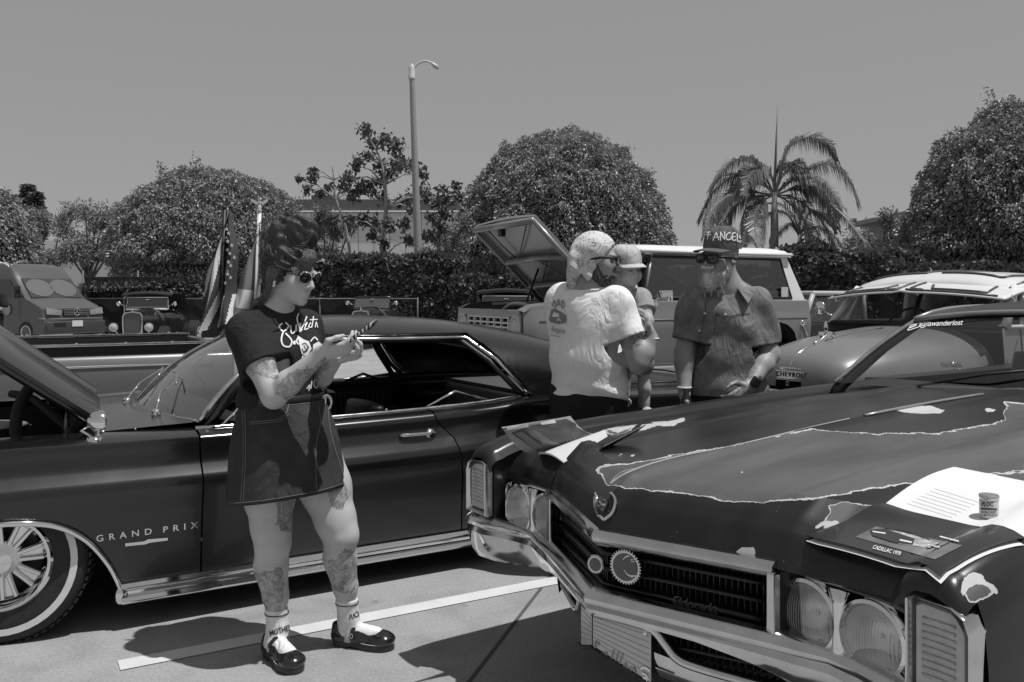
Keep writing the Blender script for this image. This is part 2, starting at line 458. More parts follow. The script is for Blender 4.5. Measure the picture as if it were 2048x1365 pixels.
# materials shared by the vehicles
CHROME = mat('chrome', .78, .06, metal=1.0, rough_var=.03, noise_scale=8)
CHROMEW = mat('worn_chrome', .62, .13, metal=1.0, noise_amt=.12, noise_scale=14, rough_var=.08)
RUBBER = mat('tyre_rubber', .022, .75, noise_amt=.2, noise_scale=30, bump=.2, bump_scale=90)
WHITEW = mat('whitewall', .72, .6, noise_amt=.06, noise_scale=20)
BLACKT = mat('black_trim', .012, .5)
UNDER = mat('underbody', .01, .9)
GLASS = glass_mat('window_glass', .72, .06)
VINYL = mat('black_vinyl', .014, .42, bump=.15, bump_scale=400)
def wheel(parent, c, axis, r, w_, rim_r, kind='spoke', white=True, steer=0.0, name='wheel'):
    """axis: +-1, the side (local y) the face looks to"""
    c = Vector(c); Mr = Matrix.Rotation(steer, 3, 'Z'); ax = Mr @ Vector((0, axis, 0)); fw = Mr @ Vector((1, 0, 0))
    b = MB(); h = w_ / 2
    b.lathe([(rim_r, -h * .8), (rim_r + .01, -h), (r * .93, -h), (r * .985, -h * .8), (r, -h * .5), (r, h * .5), (r * .985, h * .8), (r * .93, h * .98), (rim_r + .06, h * 1.04), (rim_r + .012, h), (rim_r, h * .8)], c, ax, 48)
    t = b.build(name, RUBBER, parent, smooth=50)
    g = MB(); ng = 64
    for i in range(ng):
        a = i * 2 * math.pi / ng
        for s in (-.62, 0, .62):
            d = fw * math.cos(a + s * .03) + Vector((0, 0, 1)) * math.sin(a + s * .03); tg = ax.cross(d)
            g.box(c + d * (r + .002) + ax * s * h, (.02, w_ * .22, .008), Matrix((tg, ax, d)).transposed())
    g.build('tread', RUBBER, t)
    if white:
        q = MB(); q.lathe([(r * .80, h * 1.045), (r * .88, h * 1.035)], c, ax, 48); q.build('whitewall', WHITEW, t, smooth=True)
    q = MB(); q.lathe([(rim_r + .012, h * 1.0), (rim_r + .004, h * 1.08), (rim_r - .008, h * 1.05), (rim_r - .018, h * .8), (rim_r - .03, h * .72), (rim_r - .045, h * .3), (rim_r * .72, h * .05)], c, ax, 48); q.build('rim', CHROME, t, smooth=40)
    q = MB(); q.lathe([(.001, h * .95), (.02, h * .95), (.045, h * .9), (.06, h * .7), (.075, h * .55), (.085, h * .35), (.085, h * .1)], c, ax, 32); q.build('hub', CHROME, t, smooth=40)
    if kind == 'spoke':
        for i in range(8):
            a = i * math.pi / 4 + .2; d = fw * math.cos(a) + Vector((0, 0, 1)) * math.sin(a); tg = ax.cross(d); M = Matrix((d, tg, ax)).transposed(); q = MB()
            for s in (-1, 1): q.tube([c + d * .06 + tg * .012 * s + ax * h * .5, c + d * (rim_r * .6) + tg * .02 * s + ax * h * .55, c + d * (rim_r - .02) + tg * .028 * s + ax * h * .6], [.013, .012, .011], 8)
            q.box(c + d * (rim_r * .58) + ax * h * .45, (rim_r * .75, .03, .012), M); q.build('spoke', CHROME, t, smooth=50)
    else:
        for i in range(5):
            a = i * math.pi * .4 + .3; d = fw * math.cos(a) + Vector((0, 0, 1)) * math.sin(a); tg = ax.cross(d); M = Matrix((d, tg, ax)).transposed(); q = MB()
            q.box(c + d * rim_r * .55 + ax * h * .5, (rim_r * .9, .05, .03), M); q.build('spoke', mat('alloy', .5, .25, metal=1), t, bevel=.008, smooth=40)
    q = MB(); q.lathe([(rim_r - .04, -h * .2), (.02, -h * .25)], c, ax, 32); q.build('brake_drum', mat('drum_steel', .12, .5, metal=.7), t, smooth=True)
    return t

def lamp_glass():
    """fluted headlamp lens: clear glass with vertical ribs"""
    m = glass_mat('lamp_glass', .95, .10, .08); nt = m.node_tree
    tc = node(nt, 'ShaderNodeTexCoord'); wv = node(nt, 'ShaderNodeTexWave'); wv.bands_direction = 'Y'; wv.inputs['Scale'].default_value = 42; wv.inputs['Distortion'].default_value = .6
    bp = node(nt, 'ShaderNodeBump'); bp.inputs['Strength'].default_value = .4; bp.inputs['Distance'].default_value = .01
    nt.links.new(tc.outputs['Object'], wv.inputs['Vector']); nt.links.new(wv.outputs['Fac'], bp.inputs['Height'])
    gl = [n for n in nt.nodes if n.type == 'BSDF_GLOSSY'][0]; nt.links.new(bp.outputs[0], gl.inputs['Normal'])
    return m
# ================================================================== SETTING
# concrete ground: one sheet, slightly mottled, with sawn joints and painted stall lines as thin sheets
def concrete_mat():
    m = bpy.data.materials.new('concrete'); m.use_nodes = True; nt = m.node_tree; b = nt.nodes['Principled BSDF']; MATS['concrete'] = m
    tc = node(nt, 'ShaderNodeTexCoord')
    n1 = node(nt, 'ShaderNodeTexNoise'); n1.inputs['Scale'].default_value = .9; n1.inputs['Detail'].default_value = 8; n1.inputs['Roughness'].default_value = .65
    n2 = node(nt, 'ShaderNodeTexNoise'); n2.inputs['Scale'].default_value = 75; n2.inputs['Detail'].default_value = 5; n2.inputs['Roughness'].default_value = .8
    n3 = node(nt, 'ShaderNodeTexVoronoi'); n3.inputs['Scale'].default_value = 3.1
    for n in (n1, n2, n3): nt.links.new(tc.outputs['Object'], n.inputs['Vector'])
    r1 = node(nt, 'ShaderNodeMapRange'); r1.inputs[1].default_value = .3; r1.inputs[2].default_value = .7; r1.inputs[3].default_value = .28; r1.inputs[4].default_value = .365
    r2 = node(nt, 'ShaderNodeMapRange'); r2.inputs[1].default_value = .2; r2.inputs[2].default_value = .8; r2.inputs[3].default_value = .6; r2.inputs[4].default_value = 1.36
    mu = node(nt, 'ShaderNodeMath', operation='MULTIPLY')
    nt.links.new(n1.outputs['Fac'], r1.inputs[0]); nt.links.new(n2.outputs['Fac'], r2.inputs[0]); nt.links.new(r1.outputs[0], mu.inputs[0]); nt.links.new(r2.outputs[0], mu.inputs[1])
    # a few dark drips and stains
    sp = node(nt, 'ShaderNodeMapRange'); sp.inputs[1].default_value = .02; sp.inputs[2].default_value = .09; sp.inputs[3].default_value = .72; sp.inputs[4].default_value = 1
    nt.links.new(n3.outputs['Distance'], sp.inputs[0])
    m2 = node(nt, 'ShaderNodeMath', operation='MULTIPLY'); nt.links.new(mu.outputs[0], m2.inputs[0]); nt.links.new(sp.outputs[0], m2.inputs[1])
    n4 = node(nt, 'ShaderNodeTexNoise'); n4.inputs['Scale'].default_value = 2.2; n4.inputs['Detail'].default_value = 9; n4.inputs['Distortion'].default_value = 1.2; nt.links.new(tc.outputs['Object'], n4.inputs['Vector'])
    s4 = node(nt, 'ShaderNodeMapRange'); s4.inputs[1].default_value = .28; s4.inputs[2].default_value = .5; s4.inputs[3].default_value = .8; s4.inputs[4].default_value = 1.0; nt.links.new(n4.outputs['Fac'], s4.inputs[0]); m3 = node(nt, 'ShaderNodeMath', operation='MULTIPLY'); nt.links.new(m2.outputs[0], m3.inputs[0]); nt.links.new(s4.outputs[0], m3.inputs[1])
    nt.links.new(m3.outputs[0], b.inputs['Base Color']); b.inputs['Roughness'].default_value = .85; b.inputs['Specular IOR Level'].default_value = .25
    bp = node(nt, 'ShaderNodeBump'); bp.inputs['Strength'].default_value = .25; bp.inputs['Distance'].default_value = .004
    nt.links.new(n2.outputs['Fac'], bp.inputs['Height']); nt.links.new(bp.outputs[0], b.inputs['Normal'])
    return m
CONC = concrete_mat()
g = MB(); g.grid(lambda u, v: (u, v, 0), [-300, -60, -12, 0, 12, 60, 300], [-60, -8, 0, 8, 30, 120, 600])
tag(g.build('ground', CONC), kind='structure')
PAINTL = mat('worn_white_paint', .62, .75, noise_amt=.1, noise_scale=5, bump=.15, bump_scale=130)
JOINT = mat('joint_sealant', .09, .9)
def strip(name, a, b, wd, z, m):
    a = Vector((a[0], a[1], 0)); b = Vector((b[0], b[1], 0)); d = (b - a).normalized(); n = Vector((-d.y, d.x, 0)) * wd / 2
    q = MB(); k = max(1, int((b - a).length / .4))
    q.grid(lambda u, v: a.lerp(b, u) + n * v + Vector((0, 0, z)), [i / k for i in range(k + 1)], [-1, 1])
    return tag(q.build(name, m), kind='structure')
_a = ground(238, 1333); _b = ground(1083, 1168); _dl = (_b - _a).normalized()
strip('painted_line', _a, _a + _dl * 5.2, .1, .004, PAINTL)
_nl = Vector((-_dl.y, _dl.x, 0))
for k in (1, 2, 3): strip('painted_line', _a + _nl * 2.75 * k, _a + _nl * 2.75 * k + _dl * 5.2, .1, .004, PAINTL)
_j0 = ground(940, 1362); _j1 = ground(1088, 1170); _dj = (_j1 - _j0).normalized()
strip('joint', _j0 - _dj * 2, _j1 + _dj * 20, .016, .003, JOINT)
for k in (-1, 1): strip('joint', _j0 + _dl * 4.6 * k - _dj * 2, _j0 + _dl * 4.6 * k + _dj * 24, .014, .003, JOINT)

# ---------------- foliage helpers
def foliage_mat(name, v, rough=.42, var=.35, spec=.5):
    if name in MATS: return MATS[name]
    m = bpy.data.materials.new(name); m.use_nodes = True; nt = m.node_tree; b = nt.nodes['Principled BSDF']; MATS[name] = m
    ge = node(nt, 'ShaderNodeNewGeometry'); mr = node(nt, 'ShaderNodeMapRange')
    mr.inputs[3].default_value = v * (1 - var); mr.inputs[4].default_value = v * (1 + var)
    nt.links.new(ge.outputs['Random Per Island'], mr.inputs[0]); nt.links.new(mr.outputs[0], b.inputs['Base Color'])
    b.inputs['Roughness'].default_value = rough; b.inputs['Specular IOR Level'].default_value = spec
    tl = node(nt, 'ShaderNodeBsdfTranslucent'); tl.inputs[0].default_value = (v * .9, v * .9, v * .9, 1)
    mx = node(nt, 'ShaderNodeMixShader'); mx.inputs[0].default_value = .22
    out = [n for n in nt.nodes if n.type == 'OUTPUT_MATERIAL'][0]
    nt.links.new(b.outputs[0], mx.inputs[1]); nt.links.new(tl.outputs[0], mx.inputs[2]); nt.links.new(mx.outputs[0], out.inputs[0])
    return m
def leaves(name, pts, dirs, L, W, m, parent=None, seed=1, bend=.35):
    """one leaf (two bent quads) at each point, growing along dirs"""
    rng = np.random.RandomState(seed); pts = np.asarray(pts, np.float32); dirs = np.asarray(dirs, np.float32); n = len(pts)
    dirs = dirs / (np.linalg.norm(dirs, axis=1, keepdims=True) + 1e-6)
    rnd = rng.normal(size=(n, 3)); side = np.cross(dirs, rnd); side /= (np.linalg.norm(side, axis=1, keepdims=True) + 1e-6)
    nrm = np.cross(side, dirs); sc = rng.uniform(.65, 1.3, (n, 1))
    l = L * sc; w_ = W * sc
    a = pts; b = pts + dirs * l * .5 + side * w_ * .5 ; c = pts + dirs * l * .5 - side * w_ * .5; mid = pts + dirs * l * .5 - nrm * w_ * bend
    t = pts + dirs * l - nrm * w_ * bend * 1.5
    V = np.stack([a, b, t, c], 1).reshape(-1, 3); V2 = mid
    I = np.arange(n) * 4
    Fq = np.stack([I, I + 1, I + 2, I + 3], 1)
    return np_mesh(name, V, Fq, m, parent)
def bumps(d, seed, amp=.08, scales=((2.0, .5), (4.6, .5), (9.5, .45))):
    out = np.zeros(len(d)); off = Vector((seed * 3.1, seed * 1.7, seed * .9))
    for i, q in enumerate(d):
        v = Vector(q); out[i] = sum(a * noise.noise(v * s + off) for s, a in scales)
    return out * amp * 2
BARK = mat('bark', .12, .9, noise_amt=.4, noise_scale=9, bump=.6, bump_scale=30)
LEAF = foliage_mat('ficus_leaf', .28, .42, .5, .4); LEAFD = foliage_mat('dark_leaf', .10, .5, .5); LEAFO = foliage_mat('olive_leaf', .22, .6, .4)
HEDGEL = foliage_mat('hedge_leaf', .16, .33, .7, .5)
def limb_tree(b, base, top, r0, r1, seed, n=6):
    rng = random.Random(seed); pts = []
    for i in range(n + 1):
        t = i / n; p = Vector(base).lerp(Vector(top), t); j = .25 * r0 * (1 if 0 < i < n else 0)
        pts.append(p + Vector((rng.uniform(-j, j), rng.uniform(-j, j), 0)))
    b.tube(pts, [r0 + (r1 - r0) * i / n for i in range(n + 1)], 8); return pts
def dome_tree(name, label, c, rx, ry, ztop, zbot, n, seed, L=.135, W=.066, m=None, sprigs=6, group='clipped dome trees beyond the hedge'):
    """dense clipped ficus: drooping leaves layered over a lumpy dome"""
    e = empty(name, (c[0], c[1], 0)); tag(e, label, 'tree', group)
    rng = np.random.RandomState(seed); h = ztop - zbot
    u = rng.uniform(0, 1, n); th = rng.uniform(0, 2 * np.pi, n)
    z = u ** .9; rr = np.sqrt(np.maximum(0, 1 - z ** 2.1)); rr = np.where(z < .22, 1 - .22 * ((.22 - z) / .22) ** 1.6, rr) * 1.0
    d = np.stack([rr * np.cos(th), rr * np.sin(th), z], 1)
    bb = bumps(d * 1.6, seed, .055)
    lay = rng.uniform(0, 1, n) ** 1.8 * .10
    s = (1 + bb - lay)[:, None]
    p = d * s * np.array([rx, ry, h]); p[:, 2] += zbot
    lowfringe = z < .1; p[lowfringe, 2] -= rng.uniform(0, .5, lowfringe.sum())
    out = d * np.array([1 / rx, 1 / ry, 1 / h]); out /= np.linalg.norm(out, axis=1, keepdims=True)
    dr = out * .55 + np.array([0, 0, -.75]) + rng.normal(size=(n, 3)) * .38
    for k in range(sprigs):    # loose shoots standing proud of the clipped outline
        a = rng.uniform(0, 2 * np.pi); zz = rng.uniform(.35, .98); r_ = math.sqrt(max(0, 1 - zz ** 2.1))
        q = np.array([r_ * math.cos(a) * rx, r_ * math.sin(a) * ry, zz * h + zbot]); m_ = 110; t = rng.uniform(-.2, 1, m_)[:, None]
        up = np.array([math.cos(a) * .25 * r_, math.sin(a) * .25 * r_, rng.uniform(.35, .8)])
        p = np.concatenate([p, q + up * t + rng.normal(size=(m_, 3)) * .11]); dr = np.concatenate([dr, rng.normal(size=(m_, 3)) + np.array([0, 0, .1])])
    tag(leaves('crown', p, dr, L, W, m or LEAF, e, seed), kind='stuff')
    c_ = MB(); c_.grid(lambda z, a: (V_ := (1 + .05 * noise.noise(Vector((math.cos(a) * 2, math.sin(a) * 2, z * 3 + seed)))) * .84) and (V_ * rx * math.sqrt(max(0, 1 - max(0, z) ** 2.1)) * math.cos(a), V_ * ry * math.sqrt(max(0, 1 - max(0, z) ** 2.1)) * math.sin(a), zbot + .1 + .88 * h * z), [-.02, .1, .25, .4, .55, .7, .82, .92, .98, 1.0], [2 * math.pi * i / 24 for i in range(25)]); c_.build('light_block_core', mat('crown_core', .03, 1.0, noise_amt=.6, noise_scale=5), e, smooth=True)  # opaque dark core added inside the leaves to block light and deepen gaps
    b = MB(); limb_tree(b, (0, 0, -.05), (.1, 0, zbot + h * .35), .28, .2, seed)
    for k in range(5):
        a = k * 1.26 + .4; limb_tree(b, (.05, 0, zbot * .8), (math.cos(a) * rx * .6, math.sin(a) * ry * .6, zbot + h * .6), .12, .05, seed + k)
    b.build('trunk', BARK, e, smooth=True)
    return e
def dp(x, Y): return ((x - CX) * Y / F, Y)
def zz(y, Y): return HC - (y - HY) * Y / F
Yd = 34.; dome_tree('dome_tree', 'large drooping dome tree rising behind the flags and hot rod', dp(426, Yd + 4), 4.6, 4.0, zz(312, Yd), zz(548, Yd), 78000, 3)
Yd = 31.; dome_tree('dome_tree', 'tall dome tree standing right behind the raised truck hood', dp(1124, Yd + 3.5), 4.45, 3.8, zz(240, Yd + 1), zz(575, Yd), 90000, 5)
Yd = 23.; dome_tree('dome_tree', 'widest dome tree hanging over the white visor truck', dp(2070, Yd + 3.5), 4.0, 3.4, zz(170, Yd + 1), zz(560, Yd), 100000, 9, L=.115, W=.056)
Yd = 40.; dome_tree('dome_tree', 'dome tree over the roof of the camper van', dp(-40, Yd), 2.6, 2.6, zz(368, Yd), zz(560, Yd), 22000, 11, L=.16, W=.08)

def fluffy_tree(name, label, x, Y, wpx, ytop, ybot, n, seed, m, L=.2, W=.07, trunk=True, bot=None, group=None):
    """loose tree: leaf clumps round branch ends"""
    rng = np.random.RandomState(seed); cx = (x - CX) * Y / F; rx = wpx / 2 * Y / F; z1 = zz(ytop, Y); z0 = zz(ybot, Y)
    e = empty(name, (cx, Y, 0)); tag(e, label, 'tree', group)
    b = MB(); P_ = []; D_ = []
    nb = max(7, n // 500)
    for k in range(nb):
        a = rng.uniform(0, 2 * np.pi); t = rng.uniform(.0, 1); r_ = rx * math.sqrt(rng.uniform(.05, 1)) * math.sqrt(max(.12, 1 - (2 * t - .85) ** 2 * .8))
        c = np.array([r_ * math.cos(a), r_ * math.sin(a) * .8, z0 + (z1 - z0) * t]); s = rx * rng.uniform(.18, .34)
        k_ = n // nb; q = rng.normal(size=(k_, 3)) * s * .55; P_.append(c + q); D_.append(q * .6 + rng.normal(size=(k_, 3)) * .5 * s + np.array([0, 0, -.3 * s]))
        if trunk and k % 2 == 0: limb_tree(b, (0, 0, max(.3, z0 * .6)), c, .07, .02, seed * 7 + k, 5)
    tag(leaves('crown', np.concatenate(P_), np.concatenate(D_), L, W, m, e, seed), kind='stuff')
    if trunk:
        limb_tree(b, (0, 0, -.05), (rng.uniform(-.3, .3), 0, max(1., z0 + .3 * (z1 - z0))), .16, .08, seed, 7); b.build('trunk', BARK, e, smooth=True)
    return e
GR = 'loose trees far beyond the hedge'
fluffy_tree('olive_tree', 'pale airy olive tree with bare twisted trunks behind the camper van', 178, 41, 130, 415, 510, 6500, 21, LEAFO, .2, .05)
fluffy_tree('olive_tree', 'thin pale olive tree leaning against the dome tree', 232, 43, 70, 405, 520, 3000, 22, LEAFO, .2, .05)
fluffy_tree('olive_tree', 'hazy olive tree just right of the camper van roof', 95, 45, 90, 425, 540, 4000, 23, LEAFO, .2, .06)
fluffy_tree('shrub_tree', 'bushy feathery tree hiding the left end of the warehouse', 655, 38, 110, 415, 545, 5500, 24, LEAFO, .17, .05)
fluffy_tree('shrub_tree', 'low round shrub at the foot of the street lamp', 888, 40, 80, 470, 530, 3000, 25, LEAFO, .17, .05)
fluffy_tree('shrub_tree', 'low leafy trees under the small house roof', 1755, 34, 130, 435, 520, 5000, 26, LEAFO, .16, .06)
# sparse plane trees in front of the warehouse
def sparse_tree(name, label, trunk_px, clumps, Y, seed, r0=.13):
    e = empty(name, (P(trunk_px[0][0], 590, Y).x, Y, 0)); tag(e, label, 'tree')
    rng = np.random.RandomState(seed); I = e.location
    tp = [P(x, y, Y) - I for x, y in trunk_px]; tp = [Vector((tp[0].x, 0, -.05))] + tp
    b = MB(); b.tube(spline(tp, 4), [r0 + (.02 - r0) * i / (4 * (len(tp) - 1)) for i in range(4 * (len(tp) - 1) + 1)], 7)
    P_ = []; D_ = []
    for (x, y, rp) in clumps:
        c = P(x, y, Y) - I; c.y = rng.uniform(-.8, .8); r_ = rp * Y / F
        best = min(tp[1:], key=lambda q: (q - c).length + (3 if q.z > c.z else 0))
        mid = best.lerp(c, .5) + Vector((0, 0, .12 + .1 * rng.uniform()))
        b.tube([best, mid, c], [.045, .03, .012], 5)
        for j in range(4):
            d = Vector(rng.normal(size=3)) * r_ * .8; b.tube([c.lerp(mid, .3), c + d], [.014, .006], 4)
        k_ = int(34 + rp * 3.4); q = rng.normal(size=(k_, 3)) * r_ * .52
        P_.append(np.array(c) + q); D_.append(rng.normal(size=(k_, 3)) + np.array([0, 0, -.5]))
    tag(leaves('crown', np.concatenate(P_), np.concatenate(D_), .19, .13, foliage_mat('plane_leaf', .13, .5, .5), e, seed), kind='stuff')
    b.build('trunk', mat('pale_bark', .3, .85, noise_amt=.4, noise_scale=6), e, smooth=True); return e
sparse_tree('plane_tree', 'tall sparse broad-leaved tree in front of the warehouse', [(764, 520), (766, 470), (772, 420), (770, 370), (764, 330), (752, 300), (740, 280)],
    [(732, 265, 13), (740, 280, 12), (772, 283, 14), (785, 290, 15), (800, 292, 12), (738, 312, 9), (712, 318, 11), (715, 333, 10), (757, 330, 11), (790, 320, 14), (800, 335, 15), (775, 345, 13), (822, 330, 14), (840, 345, 13), (700, 360, 16), (722, 372, 15), (742, 375, 12), (752, 358, 12), (710, 385, 11), (845, 380, 14), (820, 395, 13), (795, 400, 11), (760, 395, 11), (725, 440, 12), (745, 445, 13), (780, 450, 12), (808, 450, 13), (830, 420, 12), (855, 395, 9), (700, 440, 8), (740, 470, 9), (860, 430, 11), (815, 480, 10), (770, 490, 9)], 36, 31)
sparse_tree('plane_tree', 'bare-branched tree leaning beside the warehouse roof', [(700, 520), (690, 450), (672, 400), (668, 360), (664, 330)],
    [(620, 340, 8), (630, 360, 9), (615, 378, 8), (640, 385, 9), (652, 372, 7), (685, 375, 12), (690, 360, 9), (700, 392, 8), (605, 362, 5)], 37, 32, .08)
sparse_tree('plane_tree', 'slender leafy tree right of the street lamp', [(880, 520), (878, 470), (882, 430), (884, 390)],
    [(884, 385, 13), (892, 400, 12), (876, 412, 11), (905, 392, 9), (870, 440, 12), (885, 455, 13), (900, 470, 10), (868, 475, 9), (850, 470, 9), (893, 430, 12), (915, 380, 8), (920, 395, 8)], 38, 33, .07)
# far dark conifers
def conifer(x, Y, ytop, wpx, label, seed):
    rng = np.random.RandomState(seed); e = empty('conifer_tree', ((x - CX) * Y / F, Y, 0)); tag(e, label, 'tree'); z1 = zz(ytop, Y); rx = wpx / 2 * Y / F
    n = 2600; t = rng.uniform(0, 1, n) ** .8; a = rng.uniform(0, 6.28, n); rr = rx * (1 - t) ** .7 * np.sqrt(rng.uniform(.2, 1, n)) * (1 + .35 * np.sin(t * 34))
    p = np.stack([rr * np.cos(a), rr * np.sin(a), 2 + (z1 - 2) * t], 1); d = np.stack([np.cos(a), np.sin(a), -.2 + 0 * a], 1)
    tag(leaves('crown', p, d, .5, .16, LEAFD, e, seed), kind='stuff'); b = MB(); limb_tree(b, (0, 0, 0), (0, 0, z1 * .98), .2, .03, seed); b.build('trunk', BARK, e, smooth=True)
conifer(56, 64, 368, 34, 'narrow dark pine with a tufted tip above the camper van', 41); conifer(72, 62, 384, 36, 'broad pointed dark conifer next to the tufted pine', 42)
conifer(38, 66, 390, 40, 'dark conifer half hidden by the edge tree', 43)

# ---------------- hedge behind a mesh fence
def hedge(name, label, x0, x1, Y, yt0, yt1, n, seed, m, ybot=640, depth=1.2):
    rng = np.random.RandomState(seed); xa, xb = (x0 - CX) * Y / F, (x1 - CX) * Y / F
    e = empty(name, ((xa + xb) / 2, Y, 0)); tag(e, label, 'hedge', 'hedge along the fence')
    X = rng.uniform(xa, xb, n); t = (X - xa) / (xb - xa); zt = zz(yt0 + (yt1 - yt0) * t, Y)
    lump = np.array([noise.noise(Vector((x * .9, seed, 0))) * .22 + noise.noise(Vector((x * 2.6, seed, 5))) * .12 for x in X])
    top = rng.uniform(0, 1, n) < .3; zb = .05
    Z = np.where(top, zt + lump + rng.normal(size=n) * .06, zb + (zt - zb) * rng.uniform(0, 1, n) ** .85)
    bl = np.array([noise.noise(Vector((x * 1.7, z * 1.9, seed))) for x, z in zip(X, Z)])
    Yv = np.where(top, rng.uniform(0, depth, n), -.1 + bl * .28 + np.abs(rng.normal(size=n)) * .14)
    d = np.stack([rng.normal(size=n) * .6, -.7 + rng.normal(size=n) * .4, -.3 + rng.normal(size=n) * .5 + top * .9], 1)
    tag(leaves('foliage', np.stack([X - (xa + xb) / 2, Yv, Z], 1), d, .15, .11, m, e, seed), kind='stuff')
    b = MB(); k = max(2, int((xb - xa) / 1.5))
    for i in range(k):
        x = xa + (xb - xa) * (i + .5) / k - (xa + xb) / 2; limb_tree(b, (x, depth * .4, 0), (x + .2, depth * .4, 1.9), .05, .02, seed + i, 4)
    b.build('stem', BARK, e, smooth=True)
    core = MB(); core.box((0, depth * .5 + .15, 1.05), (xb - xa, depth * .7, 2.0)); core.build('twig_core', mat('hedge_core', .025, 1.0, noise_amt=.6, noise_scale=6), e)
hedge('hedge', 'glossy clipped hedge running behind the topless roadster and lamp foot', 590, 930, 29, 520, 518, 26000, 51, HEDGEL)
hedge('hedge', 'sunlit leafy hedge between the white-topped wagon and dome tree', 1560, 1840, 24, 505, 515, 20000, 52, HEDGEL)
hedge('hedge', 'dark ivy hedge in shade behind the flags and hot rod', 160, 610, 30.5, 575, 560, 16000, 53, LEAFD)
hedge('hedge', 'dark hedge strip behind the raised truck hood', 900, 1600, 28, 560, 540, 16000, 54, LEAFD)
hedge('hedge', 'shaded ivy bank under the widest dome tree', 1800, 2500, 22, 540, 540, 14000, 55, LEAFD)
# mesh fence with top rail, posts and dark privacy screen
FENCE = mat('fence_steel', .12, .6, metal=.3); SCREEN = mat('screen_cloth', .012, .95, noise_amt=.4, noise_scale=5)
e = empty('mesh_fence', (-9, 28, 0)); tag(e, 'dark screened chain fence with thin top rail behind the hot rod', 'fence')
zr = zz(598, 28)
xa, xb = (150 - CX) * 28 / F, (835 - CX) * 28 / F
b = MB(); b.tube([(xa + 9, 0, zr), (xb + 9, 0, zr)], .022, 8); b.build('rail', FENCE, e, smooth=True)
for x in np.linspace(xa, xb, 8):
    b = MB(); b.tube([(x + 9, .03, 0), (x + 9, .03, zr + .04)], .028, 8); b.build('post', FENCE, e, smooth=True)
b = MB(); q1 = (-4.6)
b.grid(lambda u, v: (xa + 9 + (q1 - xa) * u, .06 + .02 * math.sin(u * 60), .04 + (zr - .08) * v), [i / 60 for i in range(61)], [0, .5, 1]); b.build('screen', SCREEN, e, smooth=True)
# taller dark screen fence behind camper van and hot rod
e = empty('screen_fence', (-14, 31, 0)); tag(e, 'tall black screened fence between camper van and dome tree', 'fence')
xa, xb = (165 - CX) * 31 / F, (275 - CX) * 31 / F; zr = zz(570, 31)
b = MB(); b.grid(lambda u, v: (xa + 14 + (xb - xa) * u, .02 * math.sin(u * 40), zr * v), [i / 30 for i in range(31)], [0, .5, 1]); b.build('screen', SCREEN, e, smooth=True)
b = MB(); b.tube([(xa + 14, 0, zr), (xb + 14, 0, zr)], .035, 8); b.build('rail', mat('pale_rail', .55, .5), e, smooth=True)
for x in (xa, xb):
    b = MB(); b.tube([(x + 14, .03, 0), (x + 14, .03, zr + .5)], .035, 8); b.build('post', FENCE, e, smooth=True)

# ---------------- warehouse, small house, far pale wall
WALLW = mat('warehouse_panel', .5, .8, noise_amt=.08, noise_scale=2); BAND = mat('dark_parapet', .1, .8, noise_amt=.15, noise_scale=1.5)
Yw = 72.; e = empty('warehouse', (P(760, 590, Yw).x, Yw, 0)); tag(e, 'long pale warehouse with ribbed panels and dark parapet band', 'building')
x0, x1 = P(560, 590, Yw).x - e.location.x, P(1000, 590, Yw).x - e.location.x
b = MB(); b.box(((x0 + x1) / 2, 9, zz(425, Yw) / 2), (x1 - x0, 18, zz(425, Yw))); b.build('wall', WALLW, e)
n = 14
for i in range(n):
    xx = x0 + (x1 - x0) * (i + .5) / n; q = MB(); q.box((xx, -.06, zz(425, Yw) / 2), ((x1 - x0) / n - .05, .12, zz(425, Yw) - .1)); q.build('panel', WALLW, e)
b = MB(); b.box(((x0 + x1) / 2, 9, (zz(425, Yw) + zz(400, Yw)) / 2), (x1 - x0 + .4, 18.6, zz(400, Yw) - zz(425, Yw))); b.build('parapet', BAND, e)
b = MB(); b.box(((x0 + x1) / 2, -.37, zz(424, Yw)), (x1 - x0 + .4, .16, .12)); b.build('flashing', mat('pale_trim', .75, .6), e)
b = MB(); b.box((P(632, 590, Yw).x - e.location.x, 4, zz(395, Yw)), (1.9, 3, .9)); b.build('roof_unit', BAND, e)
Yh = 46.; e = empty('house', (P(1775, 590, Yh).x, Yh, 0)); tag(e, 'small dark gabled house roof above the shrubs', 'house')
hx = P(1738, 590, Yh).x - e.location.x; z0, z1 = zz(446, Yh), zz(430, Yh)
b = MB(); b.prism([(hx, -2, z0), (hx + .15, -2, z0 + .25), (hx + 1.0, -2, z1), (hx + 3.4, -2, z1), (hx + 3.4, -2, z0)], (0, 5, 0)); b.build('roof', BAND, e)
b = MB(); b.box((hx + 2.2, .6, z0 / 2), (2.8, 4.4, z0)); b.build('wall', mat('house_wall', .2, .9), e)
Yp = 56.; e = empty('distant_shed', (P(150, 590, Yp).x, Yp, 0)); tag(e, 'pale distant building glimpsed under the olive trees', 'building')
b = MB(); b.box((0, 3, zz(500, Yp) / 2), (5.4, 6, zz(500, Yp))); b.build('wall', mat('pale_wall', .6, .8), e)
b = MB(); b.prism([(-3, -.3, zz(500, Yp)), (3, -.3, zz(500, Yp)), (1.6, -.3, zz(482, Yp)), (-1.6, -.3, zz(482, Yp))], (0, 6.6, 0)); b.build('roof', mat('pale_roof', .5, .8), e)

